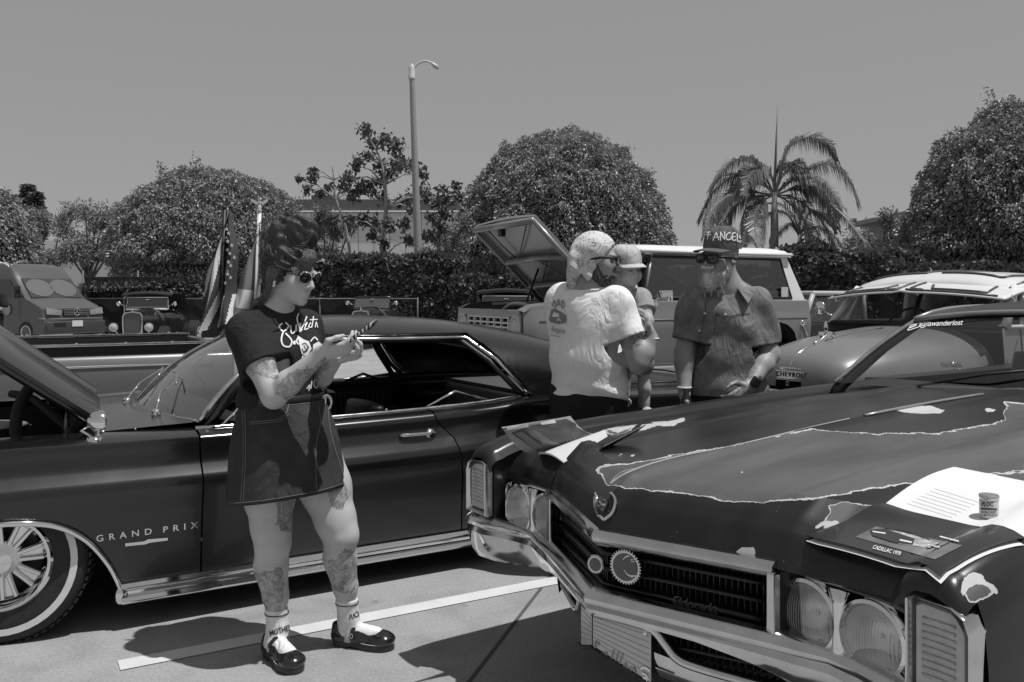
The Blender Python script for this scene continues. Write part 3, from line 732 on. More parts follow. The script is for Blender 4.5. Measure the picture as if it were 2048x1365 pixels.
# ---------------- street lamp
Yl = 33.; e = empty('street_lamp', (P(838, 590, Yl).x, Yl, 0)); tag(e, 'tall tapered concrete street lamp with curved arm', 'street lamp')
I = e.location
def LP(x, y): return P(x, y, Yl) - I
b = MB(); b.tube([(0.02, 0, -.1), LP(836.5, 515), LP(830, 330), LP(823.5, 138)], [.175, .15, .125, .1], 16); b.build('pole', mat('pebbled_concrete', .3, .9, noise_amt=.3, noise_scale=30, bump=.5, bump_scale=40), e, smooth=40)
q = LP(823.5, 138); b = MB(); b.lathe([(0, .2), (.05, .18), (.1, .08), (.12, .02), (.12, -.28), (.13, -.3), (.13, -.38), (.1, -.4)], q, n=16); b.build('cap', mat('pale_metal', .55, .5), e, smooth=40)
b = MB(); b.tube(spline([LP(826, 139), LP(834, 130), LP(844, 124), LP(855, 123), LP(863, 127)], 5), .04, 8); b.build('arm', mat('pale_metal'), e, smooth=True)
a0, a1 = LP(860, 126), LP(878, 136); d = (a1 - a0); b = MB()
b.rings([[a0 + d * t + Vector((0, 1, 0)) * (.16 * s * math.cos(k * .5236)) + Vector((0, 0, 1)) * (.085 * s * math.sin(k * .5236)) for k in range(12)] for t, s in ((0, .25), (.15, .7), (.45, 1), (.85, .85), (1, .35))]); b.build('lamp_head', mat('pale_metal'), e, smooth=50)
b = MB(); c = a0 + d * .6 + Vector((0, 0, -.06)); b.ball(c, (.14, .12, .06), 12, 6, d.to_track_quat('X', 'Z').to_matrix()); b.build('lens', mat('lamp_lens', .5, .15), e, smooth=True)
# small sign post light behind the palm
Ys = 40.; e = empty('lamp_post', (P(1706, 590, Ys).x, Ys, 0)); tag(e, 'small box lamp on a short post among the palm fronds', 'street lamp')
b = MB(); b.tube([(0, 0, 0), (0, 0, zz(446, Ys))], .05, 8); b.build('pole', BAND, e, smooth=True)
b = MB(); b.box((0, 0, zz(441, Ys)), (.26, .26, .16)); b.build('lamp_head', BAND, e, bevel=.02)

# ---------------- palms
def palm(name, label, x, Y, yc, ytrunk, fronds, spear, seed, L=.80, m=None):
    e = empty(name, (P(x, 590, Y).x, Y, 0)); tag(e, label, 'palm tree'); I = e.location; rng = np.random.RandomState(seed)
    c = P(x, yc, Y) - I
    b = MB(); b.tube([(0, 0, -.05), (0, 0, c.z * .5), (c.x * .5, 0, c.z - .8), c], [.14, .12, .11, .06], 12); b.build('trunk', mat('palm_trunk', .2, .7, noise_amt=.3, noise_scale=8), e, smooth=True)
    for pts, dy in fronds:
        w_ = [P(a, b_, Y) - I for a, b_ in pts]; n = len(w_)
        for i, q in enumerate(w_): q.y = dy * i / (n - 1)
        s = spline([c + Vector((0, 0, -.1))] + w_, 9); k = len(s)
        q = MB(); q.tube(s, [.03 * (1 - .8 * i / k) for i in range(k)], 5)
        ln = sum((s[i + 1] - s[i]).length for i in range(k - 1)); nl = int(ln / .034)
        for j in range(nl):
            t = .14 + .86 * j / nl; i = min(int(t * (k - 1)), k - 2); p_ = s[i].lerp(s[i + 1], t * (k - 1) - i); tg = (s[i + 1] - s[i]).normalized()
            sd = tg.cross(Vector((0, 0, 1))); sd = (sd if sd.length > .1 else Vector((0, 1, 0))).normalized()
            for sg in (-1, 1):
                l_ = L * math.sin(min(1, t * 1.05 + .12) * math.pi * .93 + .12) ** .55 * rng.uniform(.85, 1.1)
                d0 = (tg * .62 + sd * sg * .55 + Vector((0, 0, .05 + rng.normal() * .1))).normalized(); mid = p_ + d0 * l_ * .5; tip = p_ + d0 * l_ * .72 + Vector((0, 0, -l_ * .58))
                wv = tg.cross(d0).cross(d0).normalized() * .017
                q.add([p_ - wv * .5, p_ + wv * .5, mid + wv, mid - wv, tip], [(0, 1, 2, 3), (3, 2, 4)])
        q.build('frond', m or MATS['palm_leaf'], e)
    if spear:
        q = MB(); a, b_ = P(x, yc, Y) - I, P(spear[0], spear[1], Y) - I; q.tube([a, a.lerp(b_, .5), b_], [.05, .03, .006], 6); q.build('spear_leaf', MATS['palm_leaf'], e, smooth=True)
foliage_mat('palm_leaf', .17, .4, .25)
palm('king_palm', 'king palm with arching feather fronds and upright spear leaf', 1549, 25, 385, 520, [
    ([(1575, 300), (1615, 275), (1660, 285), (1682, 320)], .3), ([(1520, 335), (1480, 322), (1440, 345), (1412, 385)], -.4),
    ([(1600, 350), (1650, 330), (1690, 365), (1705, 415)], -.5), ([(1505, 385), (1450, 395), (1410, 430), (1392, 480)], -1.2),
    ([(1590, 380), (1630, 400), (1665, 440), (1690, 490)], -1.4), ([(1530, 400), (1500, 430), (1490, 470), (1488, 500)], -1.6),
    ([(1565, 350), (1590, 320), (1620, 330), (1640, 360)], 1.4), ([(1525, 370), (1495, 365), (1465, 395), (1450, 440)], 1.2),
    ([(1570, 400), (1600, 440), (1612, 480), (1618, 510)], -1.0), ([(1540, 345), (1520, 330), (1500, 345), (1485, 375)], 1.6), ([(1600, 375), (1645, 375), (1680, 410), (1698, 455)], .9), ([(1520, 360), (1475, 350), (1430, 385), (1405, 440)], .6), ([(1585, 395), (1625, 430), (1650, 475), (1662, 515)], -.7), ([(1535, 390), (1515, 415), (1505, 455), (1500, 500)], .8), ([(1510, 395), (1465, 415), (1440, 455), (1428, 500)], -.5), ([(1575, 365), (1610, 360), (1640, 385), (1655, 425)], -1.2), ([(1530, 355), (1505, 345), (1480, 365), (1462, 400)], -1.3)], (1555, 208), 61)
palm('king_palm', 'low dark young palm tucked behind the king palm', 1600, 29, 470, 560, [
    ([(1575, 430), (1545, 425), (1520, 450)], .3), ([(1620, 425), (1655, 430), (1685, 465)], .5), ([(1600, 425), (1610, 400), (1640, 400)], .8), ([(1580, 450), (1545, 470), (1530, 500)], -.6),
    ([(1630, 455), (1665, 475), (1680, 510)], -.5), ([(1590, 440), (1570, 405), (1550, 400)], 1.0), ([(1610, 460), (1625, 490), (1635, 520)], -.8)], None, 62, .42, LEAFD)
# ================================================================== VEHICLES PARKED FURTHER BACK
HP = math.pi / 2
VP_ = mat('van_grey_paint', .085, .35, coat=.3, noise_amt=.06, noise_scale=2); BLK = mat('gloss_black_paint', .012, .18, coat=.5)
# camper van, nose to the right
va = math.atan2(.44, -.9); vx = P(88, 590, 24.3)
VN = empty('camper_van', (vx.x - .02, 24.3, 0), va); tag(VN, 'dark high-roof camper van with folded sunshades in its windscreen', 'van')
# local: x rearward, +y towards the viewer; near front corner at (0,0)
prof = [(0.0, .30), (-.06, .42), (-.06, .66), (0.0, .80), (.02, 1.02), (.22, 1.12), (.72, 1.30), (1.30, 1.92), (1.55, 2.20), (1.9, 2.33), (3.2, 2.36), (4.9, 2.34), (5.05, 2.2), (5.1, .5), (5.0, .34)]
q = MB(); st = [(0, .05, .10), (-.05, .0, .03), (-.2, -.03, 0), (-.965, -.06, 0), (-1.73, -.03, 0), (-1.88, .0, .03), (-1.93, .05, .10)]
def tp(y, z): c = -.965; return c + (y - c) * (1 - .10 * max(0, (z - 1.2) / 1.2))
q.rings([[Vector((x + (dx if x < 2.5 else 0), tp(y, z), z - (dz if z > 2.1 else 0))) for x, z in prof] for y, dx, dz in st]); q.build('body', VP_, VN, smooth=35)
def vf(x0, z0, x1, z1, y0, y1, off=.012):   # panel on the sloping front between two profile points
    n = Vector((-(z1 - z0), 0, (x1 - x0))).normalized() * off; return [Vector((x0 - .055, tp(y0, z0), z0)) + n, Vector((x0 - .055, tp(y1, z0), z0)) + n, Vector((x1 - .055, tp(y1, z1), z1)) + n, Vector((x1 - .055, tp(y0, z1), z1)) + n]
q = MB(); q.add(vf(.76, 1.335, 1.28, 1.89, -.14, -1.79), [(0, 1, 2, 3)]); q.build('windscreen', mat('dark_glass', .06, .15), VN)
for y0 in (-.56, -1.34):
    q = MB(); a_ = vf(.78, 1.36, 1.25, 1.86, y0 + .41, y0 - .41, .02); c = sum(a_, Vector()) / 4; ux = (a_[1] - a_[0]) / 2; uz = (a_[3] - a_[0]) / 2
    q.add([c + ux * math.cos(k * math.pi / 10) + uz * math.sin(k * math.pi / 10) for k in range(20)], [tuple(range(20))]); q.build('sunshade', mat('sunshade_foil', .115, .5, metal=.2), VN)
q = MB(); q.box((-.085, -.965, .93), (.02, .82, .20)); gr = q.build('grille', BLK, VN, bevel=.01)
for k in range(4):
    q = MB(); q.box((-.10, -.965, .86 + k * .048), (.02, .80, .018)); q.build('grille_slat', mat('van_trim', .2, .4), gr)
q = MB(); q.tube([Vector((-.125, -.965 + .10 * math.cos(a), .93 + .10 * math.sin(a))) for a in lin(0, 2 * math.pi * 23 / 24, 23)], .011, 6, loop=True)
for k in range(3):
    a = HP + k * 2.0944; q.tube([(-.125, -.965, .93), (-.125, -.965 + .095 * math.cos(a), .93 + .095 * math.sin(a))], [.016, .005], 6)
q.build('star_emblem', CHROME, gr, smooth=True)
for s, y0 in ((1, -.26), (-1, -1.67)):
    q = MB(); q.add([(-.075, y0 + s * .20, .87), (-.085, y0 - s * .24, .84), (-.075, y0 - s * .26, .98), (-.03, y0 + s * .20, 1.06)], [(0, 1, 2, 3)]); o = q.build('headlamp', mat('van_lens', .24, .12), VN); md = o.modifiers.new('thickness', 'SOLIDIFY'); md.thickness = .03
    q = MB(); q.box((.95, y0 + s * .40, 1.50), (.10, .18, .34)); q.tube([(.95, y0 + s * .25, 1.38), (.95, y0 + s * .4, 1.40)], .02, 6); q.build('mirror', BLK, VN, bevel=.03, smooth=50)
    wheel(VN, (.75, -.10 if s > 0 else -1.83, .34), s, .34, .2, .2, kind='five', white=False); wheel(VN, (4.0, -.10 if s > 0 else -1.83, .34), s, .34, .2, .2, kind='five', white=False)
q = MB(); q.box((-.10, -.965, .52), (.06, 1.9, .30)); q.build('front_bumper', mat('van_bumper', .05, .5), VN, bevel=.03, smooth=50)
q = MB(); q.box((-.14, -.965, .60), (.02, .34, .17)); q.build('number_plate', mat('plate_white', .6, .5), VN)
q = MB(); q.box((-.13, -.42, .58), (.02, .36, .10)); q.build('air_intake', UNDER, VN)
q = MB(); q.tube([(-.09, .01, .74), (.2, .01, .76)], .02, 6); q.tube([(-.115, -.1, .745), (-.115, -1.83, .745)], .012, 6); q.build('bumper_moulding', mat('van_trim'), VN, smooth=True)
q = MB(); q.add([(1.10, .012, 1.36), (1.95, .012, 1.36), (1.95, -.03, 1.86), (1.52, -.03, 1.86)], [(0, 1, 2, 3)]); q.build('side_window', mat('dark_glass'), VN)
q = MB(); q.prism([(1.55 + .16 * math.cos(k * math.pi / 4 + .39), .008, 1.0 + .17 * math.sin(k * math.pi / 4 + .39)) for k in range(8)], (0, .004, 0)); q.build('door_decal', mat('decal_grey', .3, .6), VN)
q = MB(); q.tube([(1.98, .006, .6), (1.98, .006, 1.9)], .006, 4); q.tube([(1.02, .008, .75), (1.02, .008, 1.3)], .006, 4); q.build('door_seam', BDKS if 'BDKS' in globals() else BLK, VN)
for y0 in (.0, -.13):
    q = MB(); q.tube([(1.62, tp(y0 - .05, 2.2) + .01, 2.05), (1.75, tp(y0 - .08, 2.3), 2.26), (2.1, tp(y0 - .1, 2.3), 2.35)], .035, 6, flat=.4); q.build('roof_stripe', mat('white_vinyl', .8, .5), VN, smooth=True)
# canopy peak behind the van
e = empty('canopy_tent', (P(-78, 590, 30).x, 30, 0)); tag(e, 'white canopy tent peak above the camper van', 'tent')
q = MB(); zc = zz(512, 30); q.add([(-1.5, -1.5, zc - .5), (1.5, -1.5, zc - .5), (1.5, 1.5, zc - .5), (-1.5, 1.5, zc - .5), (0, 0, zc + .25)], [(0, 1, 4), (1, 2, 4), (2, 3, 4), (3, 0, 4)]); q.build('roof', mat('tent_white', .75, .7), e)
for sx in (-1, 1):
    for sy in (-1, 1):
        q = MB(); q.tube([(sx * 1.45, sy * 1.45, 0), (sx * 1.45, sy * 1.45, zc - .5)], .025, 6); q.build('leg', FENCE, e, smooth=True)

def roadster(name, label, x, Y, rz, top=True, closed=False, lamps=True):
    """fenderless hot rod seen from the front; local x rearward, y across"""
    e = empty(name, (P(x, 590, Y).x, Y, 0), rz); tag(e, label, 'car', 'black hot rods parked along the fence')
    q = MB(); ol = [(-.21, .42), (.21, .42), (.235, .75), (.23, .92), (.19, 1.00), (0, 1.03), (-.19, 1.00), (-.23, .92), (-.235, .75)]
    q.rings([[Vector((0, y * k, .72 + (z - .72) * k)) for y, z in ol] for k in (1.0,)] + [[Vector((-.04, y, z)) for y, z in ol], [Vector((-.045, y * .88, .72 + (z - .72) * .9)) for y, z in ol], [Vector((-.02, y * .84, .72 + (z - .72) * .86)) for y, z in ol]], cap=False); q.build('grille_shell', CHROMEW, e, smooth=40)
    q = MB(); q.add([Vector((-.018, y * .86, .72 + (z - .72) * .88)) for y, z in ol], [tuple(range(9))]); gi = q.build('grille_insert', mat('grille_grey', .12, .5), e)
    q = MB()
    for k in range(11): q.tube([(-.024, -.18 + k * .036, .47), (-.024, -.18 + k * .036, .96)], .004, 4)
    tag(q.build('grille_bars', mat('grille_line', .25, .3, metal=.8), gi), kind='stuff')
    q = MB(); q.ball((-.02, 0, 1.06), (.02, .02, .04), 8, 6); q.tube([(-.03, 0, 1.09), (.06, 0, 1.11)], .008, 6); q.build('radiator_cap', CHROME, e, smooth=True)
    q = MB(); q.rings([[Vector((u, w_ * math.cos(a), .45 + (h - .45) * max(0, math.sin(a)) ** .7)) for a in lin(0, math.pi, 14)] for u, w_, h in ((.0, .225, 1.01), (.5, .32, 1.05), (1.0, .42, 1.09))], closed=False); q.build('hood', BLK, e, smooth=True)
    q = MB(); q.rings([[Vector((u, w_ * math.cos(a) * (1 if abs(math.cos(a)) < .9 else 1), .38 + (h - .38) * max(0, math.sin(a)) ** .45)) for a in lin(0, math.pi, 16)] for u, w_, h in ((1.0, .46, 1.10), (1.4, .60, 1.10), (2.2, .66, 1.05), (2.9, .60, .98), (3.3, .40, .75))], closed=False); q.build('body', BLK, e, smooth=True)
    zt = 1.36 if not closed else 1.40
    fr = [Vector((1.08, -.50, 1.06)), Vector((1.16, -.48, zt)), Vector((1.16, .48, zt)), Vector((1.08, .50, 1.06))]
    q = MB(); q.tube(fr + fr[:1], .02, 6); q.build('windscreen_frame', CHROME if top or closed else BLK, e, smooth=True)
    q = MB(); q.add(fr, [(0, 1, 2, 3)]); q.build('windscreen', mat('grey_screen', .13, .25), e)
    q = MB(); q.ball((1.12, 0, zt - .06), (.012, .06, .02), 10, 6); q.build('mirror', CHROME, e, smooth=True)
    if top or closed:
        q = MB(); q.rings([[Vector((u, .60 * y, z + .05 * (1 - y * y))) for y in lin(-1, 1, 12)] for u, z in ((1.05, zt + .02), (1.04, zt + .07), (1.3, zt + .10), (2.2, zt + .08), (2.4, zt - .1), (2.45, 1.0))], closed=False); q.build('top', BLK if closed else mat('black_canvas', .02, .8), e, smooth=True)
    if closed:
        for s in (-1, 1):
            q = MB(); q.tube([(1.08, s * .53, 1.05), (1.14, s * .55, zt + .04)], .05, 6); q.tube([(2.2, s * .6, 1.0), (2.2, s * .58, zt + .02)], .09, 6); q.build('pillar', BLK, e, smooth=True)
    for s in (-1, 1):
        wheel(e, (.05, s * .70, .34), s, .34, .18, .2, kind='five', white=False); wheel(e, (2.75, s * .72, .37), s, .37, .24, .2, kind='five', white=False)
        q = MB(); q.tube([(.05, s * .2, .40), (.05, s * .66, .36)], .03, 6); q.build('axle', BLK, e, smooth=True)
        if lamps:
            c = Vector((-.12, s * .40, .66)); q = MB(); q.lathe([(.0, .12), (.06, .10), (.095, .04), (.105, .0), (.10, -.02), (.09, -.012)], c, (1, 0, 0), 20); q.tube([c + Vector((.06, 0, -.06)), (.05, s * .3, .42)], .016, 6); o = q.build('headlamp', CHROME, e, smooth=True)
            q = MB(); q.lathe([(.092, -.012), (.06, -.03), (.001, -.038)], c, (1, 0, 0), 20); q.build('lens', mat('pale_lens'), o, smooth=True)
            c = Vector((1.05, s * .66, 1.20)); q = MB(); q.lathe([(.0, .04), (.05, .02), (.062, -.01), (.001, -.02)], c, (1, 0, 0), 14); q.tube([c, (1.1, s * .5, 1.14)], .01, 6); q.build('side_lamp', CHROME, e, smooth=True)
    return e
roadster('hot_rod', 'black open-wheel roadster with canvas top and chrome grille shell', 266, 20.6, R(96))
roadster('hot_rod', 'black topless roadster half hidden behind the phone and dark roof', 722, 22.5, R(84), top=False)
roadster('hot_rod', 'black chopped-top hot rod under the raised wagon hood', 1008, 16.5, R(88), top=False, closed=True)
# boxy pale-roofed pickup behind the wagon
e = empty('boxy_pickup', (P(1645, 590, 12.4).x, 12.4, 0), R(26)); tag(e, 'boxy grey pickup with pale flat roof peeking behind the visor truck', 'truck')
RP = mat('pale_roof_paint', .42, .4)
q = MB(); q.box((.4, .8, 1.44), (1.1, 1.55, .07)); q.build('roof', RP, e, bevel=.03, smooth=50)
for s, y0 in ((-1, .06), (1, 1.54)):
    for pts in ([(-.30, y0, 1.02), (-.12, y0, 1.43)], [(.9, y0, 1.02), (.86, y0, 1.43)]):
        q = MB(); q.tube(pts, .035, 8); q.build('cab_pillar', RP, e, smooth=True)
    q = MB(); q.add([(-.25, y0, 1.04), (.85, y0, 1.04), (.82, y0, 1.38), (-.10, y0, 1.38)], [(0, 1, 2, 3)]); q.build('side_window', GLASS, e)
    wheel(e, (-.9, y0 + .08 * -s, .36), s, .36, .2, .2, kind='five', white=False); wheel(e, (1.7, y0 + .08 * -s, .36), s, .36, .2, .2, kind='five', white=False)
q = MB(); q.add([(-.31, .06, 1.03), (-.31, 1.54, 1.03), (-.13, 1.54, 1.41), (-.13, .06, 1.41)], [(0, 1, 2, 3)]); q.build('windscreen', GLASS, e)
q = MB(); q.box((.35, .8, .72), (1.3, 1.6, .62)); q.box((-.95, .8, .74), (1.3, 1.5, .5)); q.box((2.0, .8, .70), (2.0, 1.6, .5)); q.build('body', BLK, e, bevel=.05, smooth=50)
q = MB(); q.box((-.3, .8, 1.03), (.06, 1.5, .05)); q.build('cowl_trim', RP, e, bevel=.01)
# ================================================================== LIFTED TWO-DOOR WAGON WITH RAISED HOOD
BT = R(26)
BR = empty('off_road_wagon', (.115, 8.42, 0), BT); tag(BR, 'lifted grey two-door off-road wagon with white top and raised hood', 'car')
BP = mat('grey_satin_paint', .20, .34, noise_amt=.06, noise_scale=3, coat=.35, coat_rough=.12); BW_ = mat('white_top_paint', .72, .4, noise_amt=.05, noise_scale=4); BDK = mat('wagon_dark_trim', .05, .5)  # last one: plain dark trim colour for seams, badge and dashboard
def b_low(u):
    for c in (.78, 3.05):
        d = abs(u - c)
        if d < .46: return sinterp(d, [(0, 1.12), (.2, 1.10), (.32, 1.03), (.41, .88), (.46, .66)])
    return .66
for s, y0 in ((-1, 0.0), (1, 1.74)):
    q = MB(); us = sorted(set(lin(0, 3.65, 50) + [.78 + k * d for k in (-1, 1) for d in (.25, .35, .4, .43, .455, .461)] + [3.05 + k * d for k in (-1, 1) for d in (.25, .35, .4, .43, .455, .461)]))
    def top(u): return interp(u, [(0, 1.25), (.06, 1.30), (.3, 1.325), (1.1, 1.345), (3.65, 1.35)])
    def sd(u, t):
        z = b_low(u) + (top(u) - b_low(u)) * t; bul = .03 * math.sin(max(0, min(1, (z - .66) / .7)) * math.pi) + (.012 if .98 < z < 1.2 else 0)
        x = u; ins = .05 * max(0, (.12 - u) / .12) ** 2
        return Vector((x, y0 + s * (bul - ins), z))
    q.grid(sd, us, [0, .15, .3, .45, .6, .7, .8, .9, .97, 1])
    q.grid(lambda u, v: Vector((u, y0 + s * (-.16 * v if u < 1.12 else -.05 * v), top(u) + .02 * math.sin(v * HP))), lin(0, 3.65, 30), [0, .3, .7, 1])
    bs = q.build('body_side', BP, BR, smooth=40)
    if s < 0: BSIDE = bs
    q = MB(); q.add([(1.22, y0 + s * .034, 1.335), (1.22, y0 + s * .034, .70), (2.25, y0 + s * .034, .70), (2.25, y0 + s * .034, 1.335)], [(0, 1, 2, 3)]); 
    for p_ in ([(1.22, y0 + s * .03, 1.34), (1.22, y0 + s * .034, .70)], [(2.25, y0 + s * .03, 1.34), (2.25, y0 + s * .034, .70)], [(1.22, y0 + s * .034, .70), (2.25, y0 + s * .034, .70)]):
        g = MB(); g.tube(p_, .006, 5); g.build('door_seam', BDK, BR)
    g = MB(); g.tube([(.15, y0 + s * .034, 1.16), (3.6, y0 + s * .034, 1.16)], .009, 6); g.build('body_crease', mat('crease_grey', .14, .4), BR, smooth=True)
    g = MB(); g.box((2.12, y0 + s * .045, 1.24), (.13, .03, .03)); g.build('door_handle', CHROME, BR, bevel=.008)
    g = MB(); g.box((.42, y0 + s * .034, 1.10), (.20, .012, .035)); g.build('fender_badge', BDK, BR)
    g = MB(); g.box((1.85, y0 + s * .02, .63), (3.2 * .44, .08, .09)); g.build('sill', mat('sill_grey', .3, .5), BR, bevel=.01)
    for c in (.78, 3.05):
        wheel(BR, (c, y0 - s * .12, .40), s, .40, .26, .2, kind='five', white=False)
        g = MB(); g.rings([[Vector((c + .47 * math.cos(a), y0 + s * (.03 - d), .62 + .5 * math.sin(a))) for a in lin(0, math.pi, 14)] for d in (0, .5)], closed=False); g.build('wheel_well', UNDER, BR, smooth=True)
    # side windows: frame rails and glass
    W0 = lambda u, z: Vector((u, y0 - s * (.02 + .10 * (z - 1.35) / .55), z))
    for (a0, a1, b0, b1) in ((1.36, 2.26, 1.52, 2.26), (2.42, 3.42, 2.42, 3.32)):
        g = MB(); ol = [W0(a0, 1.385), W0(a1, 1.385), W0(b1, 1.82), W0(b0, 1.82)]; g.add(ol, [(0, 1, 2, 3)]); g.build('side_window', glass_mat('wagon_glass', .32, .10), BR)
        g = MB(); g.tube(ol + ol[:1], .016, 6); g.build('window_rubber', BLACKT, BR, smooth=True)
    g = MB(); g.add([W0(2.26, 1.35), W0(2.42, 1.35), W0(2.42, 1.86), W0(2.26, 1.86)], [(0, 1, 2, 3)]); g.add([W0(3.42, 1.35), W0(3.62, 1.35), W0(3.42, 1.86), W0(3.32, 1.86)], [(0, 1, 2, 3)]); g.add([W0(2.42, 1.35), W0(3.42, 1.35), W0(3.42, 1.385), W0(2.42, 1.385)], [(0, 1, 2, 3)]); g.add([W0(2.42, 1.82), W0(3.32, 1.82), W0(3.42, 1.87), W0(2.42, 1.87)], [(0, 1, 2, 3)]); g.build('side_panel', BW_, BR)
    g = MB(); g.tube([W0(1.14, 1.36), W0(1.44, 1.86)], .03, 8); g.tube([W0(1.40, 1.36), W0(1.56, 1.84)], .018, 6); g.tube([W0(1.56, 1.85), W0(2.3, 1.85)], .02, 6); g.build('windscreen_pillar', BP, BR, smooth=True)
# roof cap
def brf(u, v): 
    x = 1.38 + 2.1 * u; e_ = abs(2 * v - 1); ed = max(e_ ** 10, (2 * abs(u - .5)) ** 14); return Vector((x, .10 + 1.54 * v, 1.945 + .03 * (1 - e_ ** 2) - .05 * ed))
q = MB(); q.shell(brf, lin(0, 1, 40), lin(0, 1, 30), (0, 0, -.05)); q.build('roof', BW_, BR, smooth=50)
g = MB(); g.tube([(1.40, .07, 1.875), (3.46, .07, 1.875)], .018, 6, flat=1.4); g.build('drip_rail', BW_, BR, smooth=True)
q = MB(); q.add([(1.12, .05, 1.37), (1.12, 1.69, 1.37), (1.42, 1.6, 1.87), (1.42, .14, 1.87)], [(0, 1, 2, 3)]); q.build('windscreen', GLASS, BR)
q = MB(); q.box((3.64, .87, 1.0), (.05, 1.7, .7)); q.build('tailgate', BP, BR, bevel=.01)
q = MB(); q.add([(3.64, .05, 1.36), (3.64, 1.69, 1.36), (3.45, 1.62, 1.88), (3.45, .12, 1.88)], [(0, 1, 2, 3)]); q.build('rear_window', glass_mat('wagon_glass'), BR)
q = MB(); q.box((3.74, .87, .80), (.1, 1.7, .14)); q.build('rear_bumper', CHROMEW, BR, bevel=.02)
q = MB(); q.box((1.9, .87, .72), (3.4, 1.5, .1)); q.box((2.3, .87, .85), (2.2, 1.6, .04)); q.build('floor_pan', UNDER, BR)
for y0 in (.45, 1.29):
    q = MB(); q.box((1.95, y0, 1.0), (.5, .5, .2)); q.box((2.2, y0, 1.25), (.14, .48, .5)); q.build('front_seat', VINYL, BR, bevel=.05, smooth=50)
q = MB(); q.box((1.22, .87, 1.30), (.22, 1.5, .14)); q.build('dashboard', BDK, BR, bevel=.03)
# front: grille panel, lamps, radiator bay
q = MB(); q.box((.03, .87, 1.00), (.06, 1.52, .06)); q.box((.03, .87, 1.235), (.07, 1.56, .07)); q.box((.03, .15, 1.10), (.06, .16, .26)); q.box((.03, 1.59, 1.10), (.06, .16, .26)); q.build('grille_panel', BP, BR, bevel=.012)
q = MB(); q.box((.05, .87, 1.11), (.02, 1.5, .24)); q.build('grille_back', UNDER, BR)
GW = mat('grille_white', .6, .5)
for z in (1.045, 1.09, 1.135, 1.19):
    q = MB(); q.box((.02, .87, z), (.03, 1.06, .018)); q.build('grille_bar', GW, BR)
for i in range(7):
    q = MB(); q.box((.016, .36 + .17 * i, 1.115), (.03, .022, .16)); q.build('grille_post', GW, BR)
for y0 in (.20, 1.54):
    q = MB(); q.lathe([(.12, 0), (.12, .02), (.105, .035), (.095, .02), (.09, .01)], (0.02, y0, 1.10), (-1, 0, 0), 24); hl = q.build('headlamp', GW, BR, smooth=40)
    q = MB(); q.lathe([(.09, .012), (.06, .03), (.001, .04)], (0.02, y0, 1.10), (-1, 0, 0), 24); q.build('lens', mat('pale_lens', .5, .1), hl, smooth=True)
q = MB(); q.box((-.12, .87, .84), (.12, 1.7, .13)); q.build('front_bumper', CHROMEW, BR, bevel=.02)
q = MB(); q.box((.55, .87, 1.02), (1.0, 1.3, .3)); q.build('engine_bay', UNDER, BR)
q = MB(); q.tube(spline([(.35, .6, 1.28), (.38, .7, 1.31), (.42, 1.1, 1.31), (.40, 1.3, 1.24)], 4), .035, 8); q.box((.6, .7, 1.22), (.4, .34, .12)); q.build('engine', mat('engine_alloy', .3, .4, metal=.6), BR, bevel=.02, smooth=50)
# raised hood (inner side with braces faces the front)
hA, hB = Vector((1.10, .16, 1.375)), Vector((1.10, 1.58, 1.375)); fA, fB = Vector((.21, .16, 2.215)), Vector((.21, 1.60, 2.215))
def bh(t, v): return hA.lerp(hB, v).lerp(fA.lerp(fB, v), t) + Vector((.55, 0, .58)).normalized() * (.04 * math.sin(v * math.pi))
q = MB(); q.shell(bh, lin(0, 1, 10), lin(0, 1, 10), (-.022, 0, -.022)); BHD = q.build('hood', BP, BR, smooth=40)
dn = Vector((-.045, 0, -.045))
q = MB(); q.tube([bh(.02, 0) + dn, bh(.98, .0) + dn], .03, 6); q.tube([bh(.98, .0) + dn, bh(.98, 1) + dn], .035, 6); q.tube([bh(.02, 1) + dn, bh(.98, 1) + dn], .03, 6); q.build('hood_rim', BP, BHD, smooth=True)
INB = mat('hood_inner', .10, .5)
for a0, a1 in (((.55, .03), (.55, .97)), ((.22, .03), (.22, .97)), ((.95, .15), (.58, .75)), ((.95, .8), (.95, .82)), ((.55, .3), (.25, .75)), ((.95, .82), (.58, .8)), ((.5, .5), (.25, .2))):
    q = MB(); w_ = .035 if a0[0] == a1[0] else .008; q.tube([bh(*a0) + dn, bh((a0[0] + a1[0]) / 2, (a0[1] + a1[1]) / 2) + dn * 1.2, bh(*a1) + dn], w_, 6); q.build('hood_brace', INB if w_ < .02 else BP, BHD, smooth=True)
q = MB(); q.box(bh(.90, .62) + dn * 1.4, (.06, .09, .09)); q.build('hood_latch', BLACKT, BHD, bevel=.01)
q = MB(); q.tube([(.45, .95, 1.2), bh(.42, .62) + dn], .012, 6); q.build('prop_rod', BLACKT, BR, smooth=True)
# door mirror
q = MB(); q.tube([(1.48, -.03, 1.33), (1.46, -.10, 1.37), (1.50, -.16, 1.38)], .012, 6); q.box((1.51, -.19, 1.41), (.05, .17, .11), Matrix.Rotation(.3, 3, 'Z')); q.lathe([(.05, 0), (.045, .015), (0, .03)], (1.47, -.03, 1.33), (0, -1, .3), 14, sx=1.5); q.build('mirror', CHROME, BR, bevel=.01, smooth=50)
q = MB(); q.lathe([(.035, 0), (.03, .02), (0, .03)], (3.52, -.035, 1.10), (0, -1, 0), 14); q.tube([(3.52, -.04, 1.08), (3.60, -.04, .95)], .006, 5); q.build('fuel_cap', CHROME, BR, smooth=True)
q = MB(); q.box((3.30, -.02 + .03, 1.45), (.10, .006, .11)); q.build('window_sticker', mat('pale_sticker', .6, .5), BR, bevel=.002)

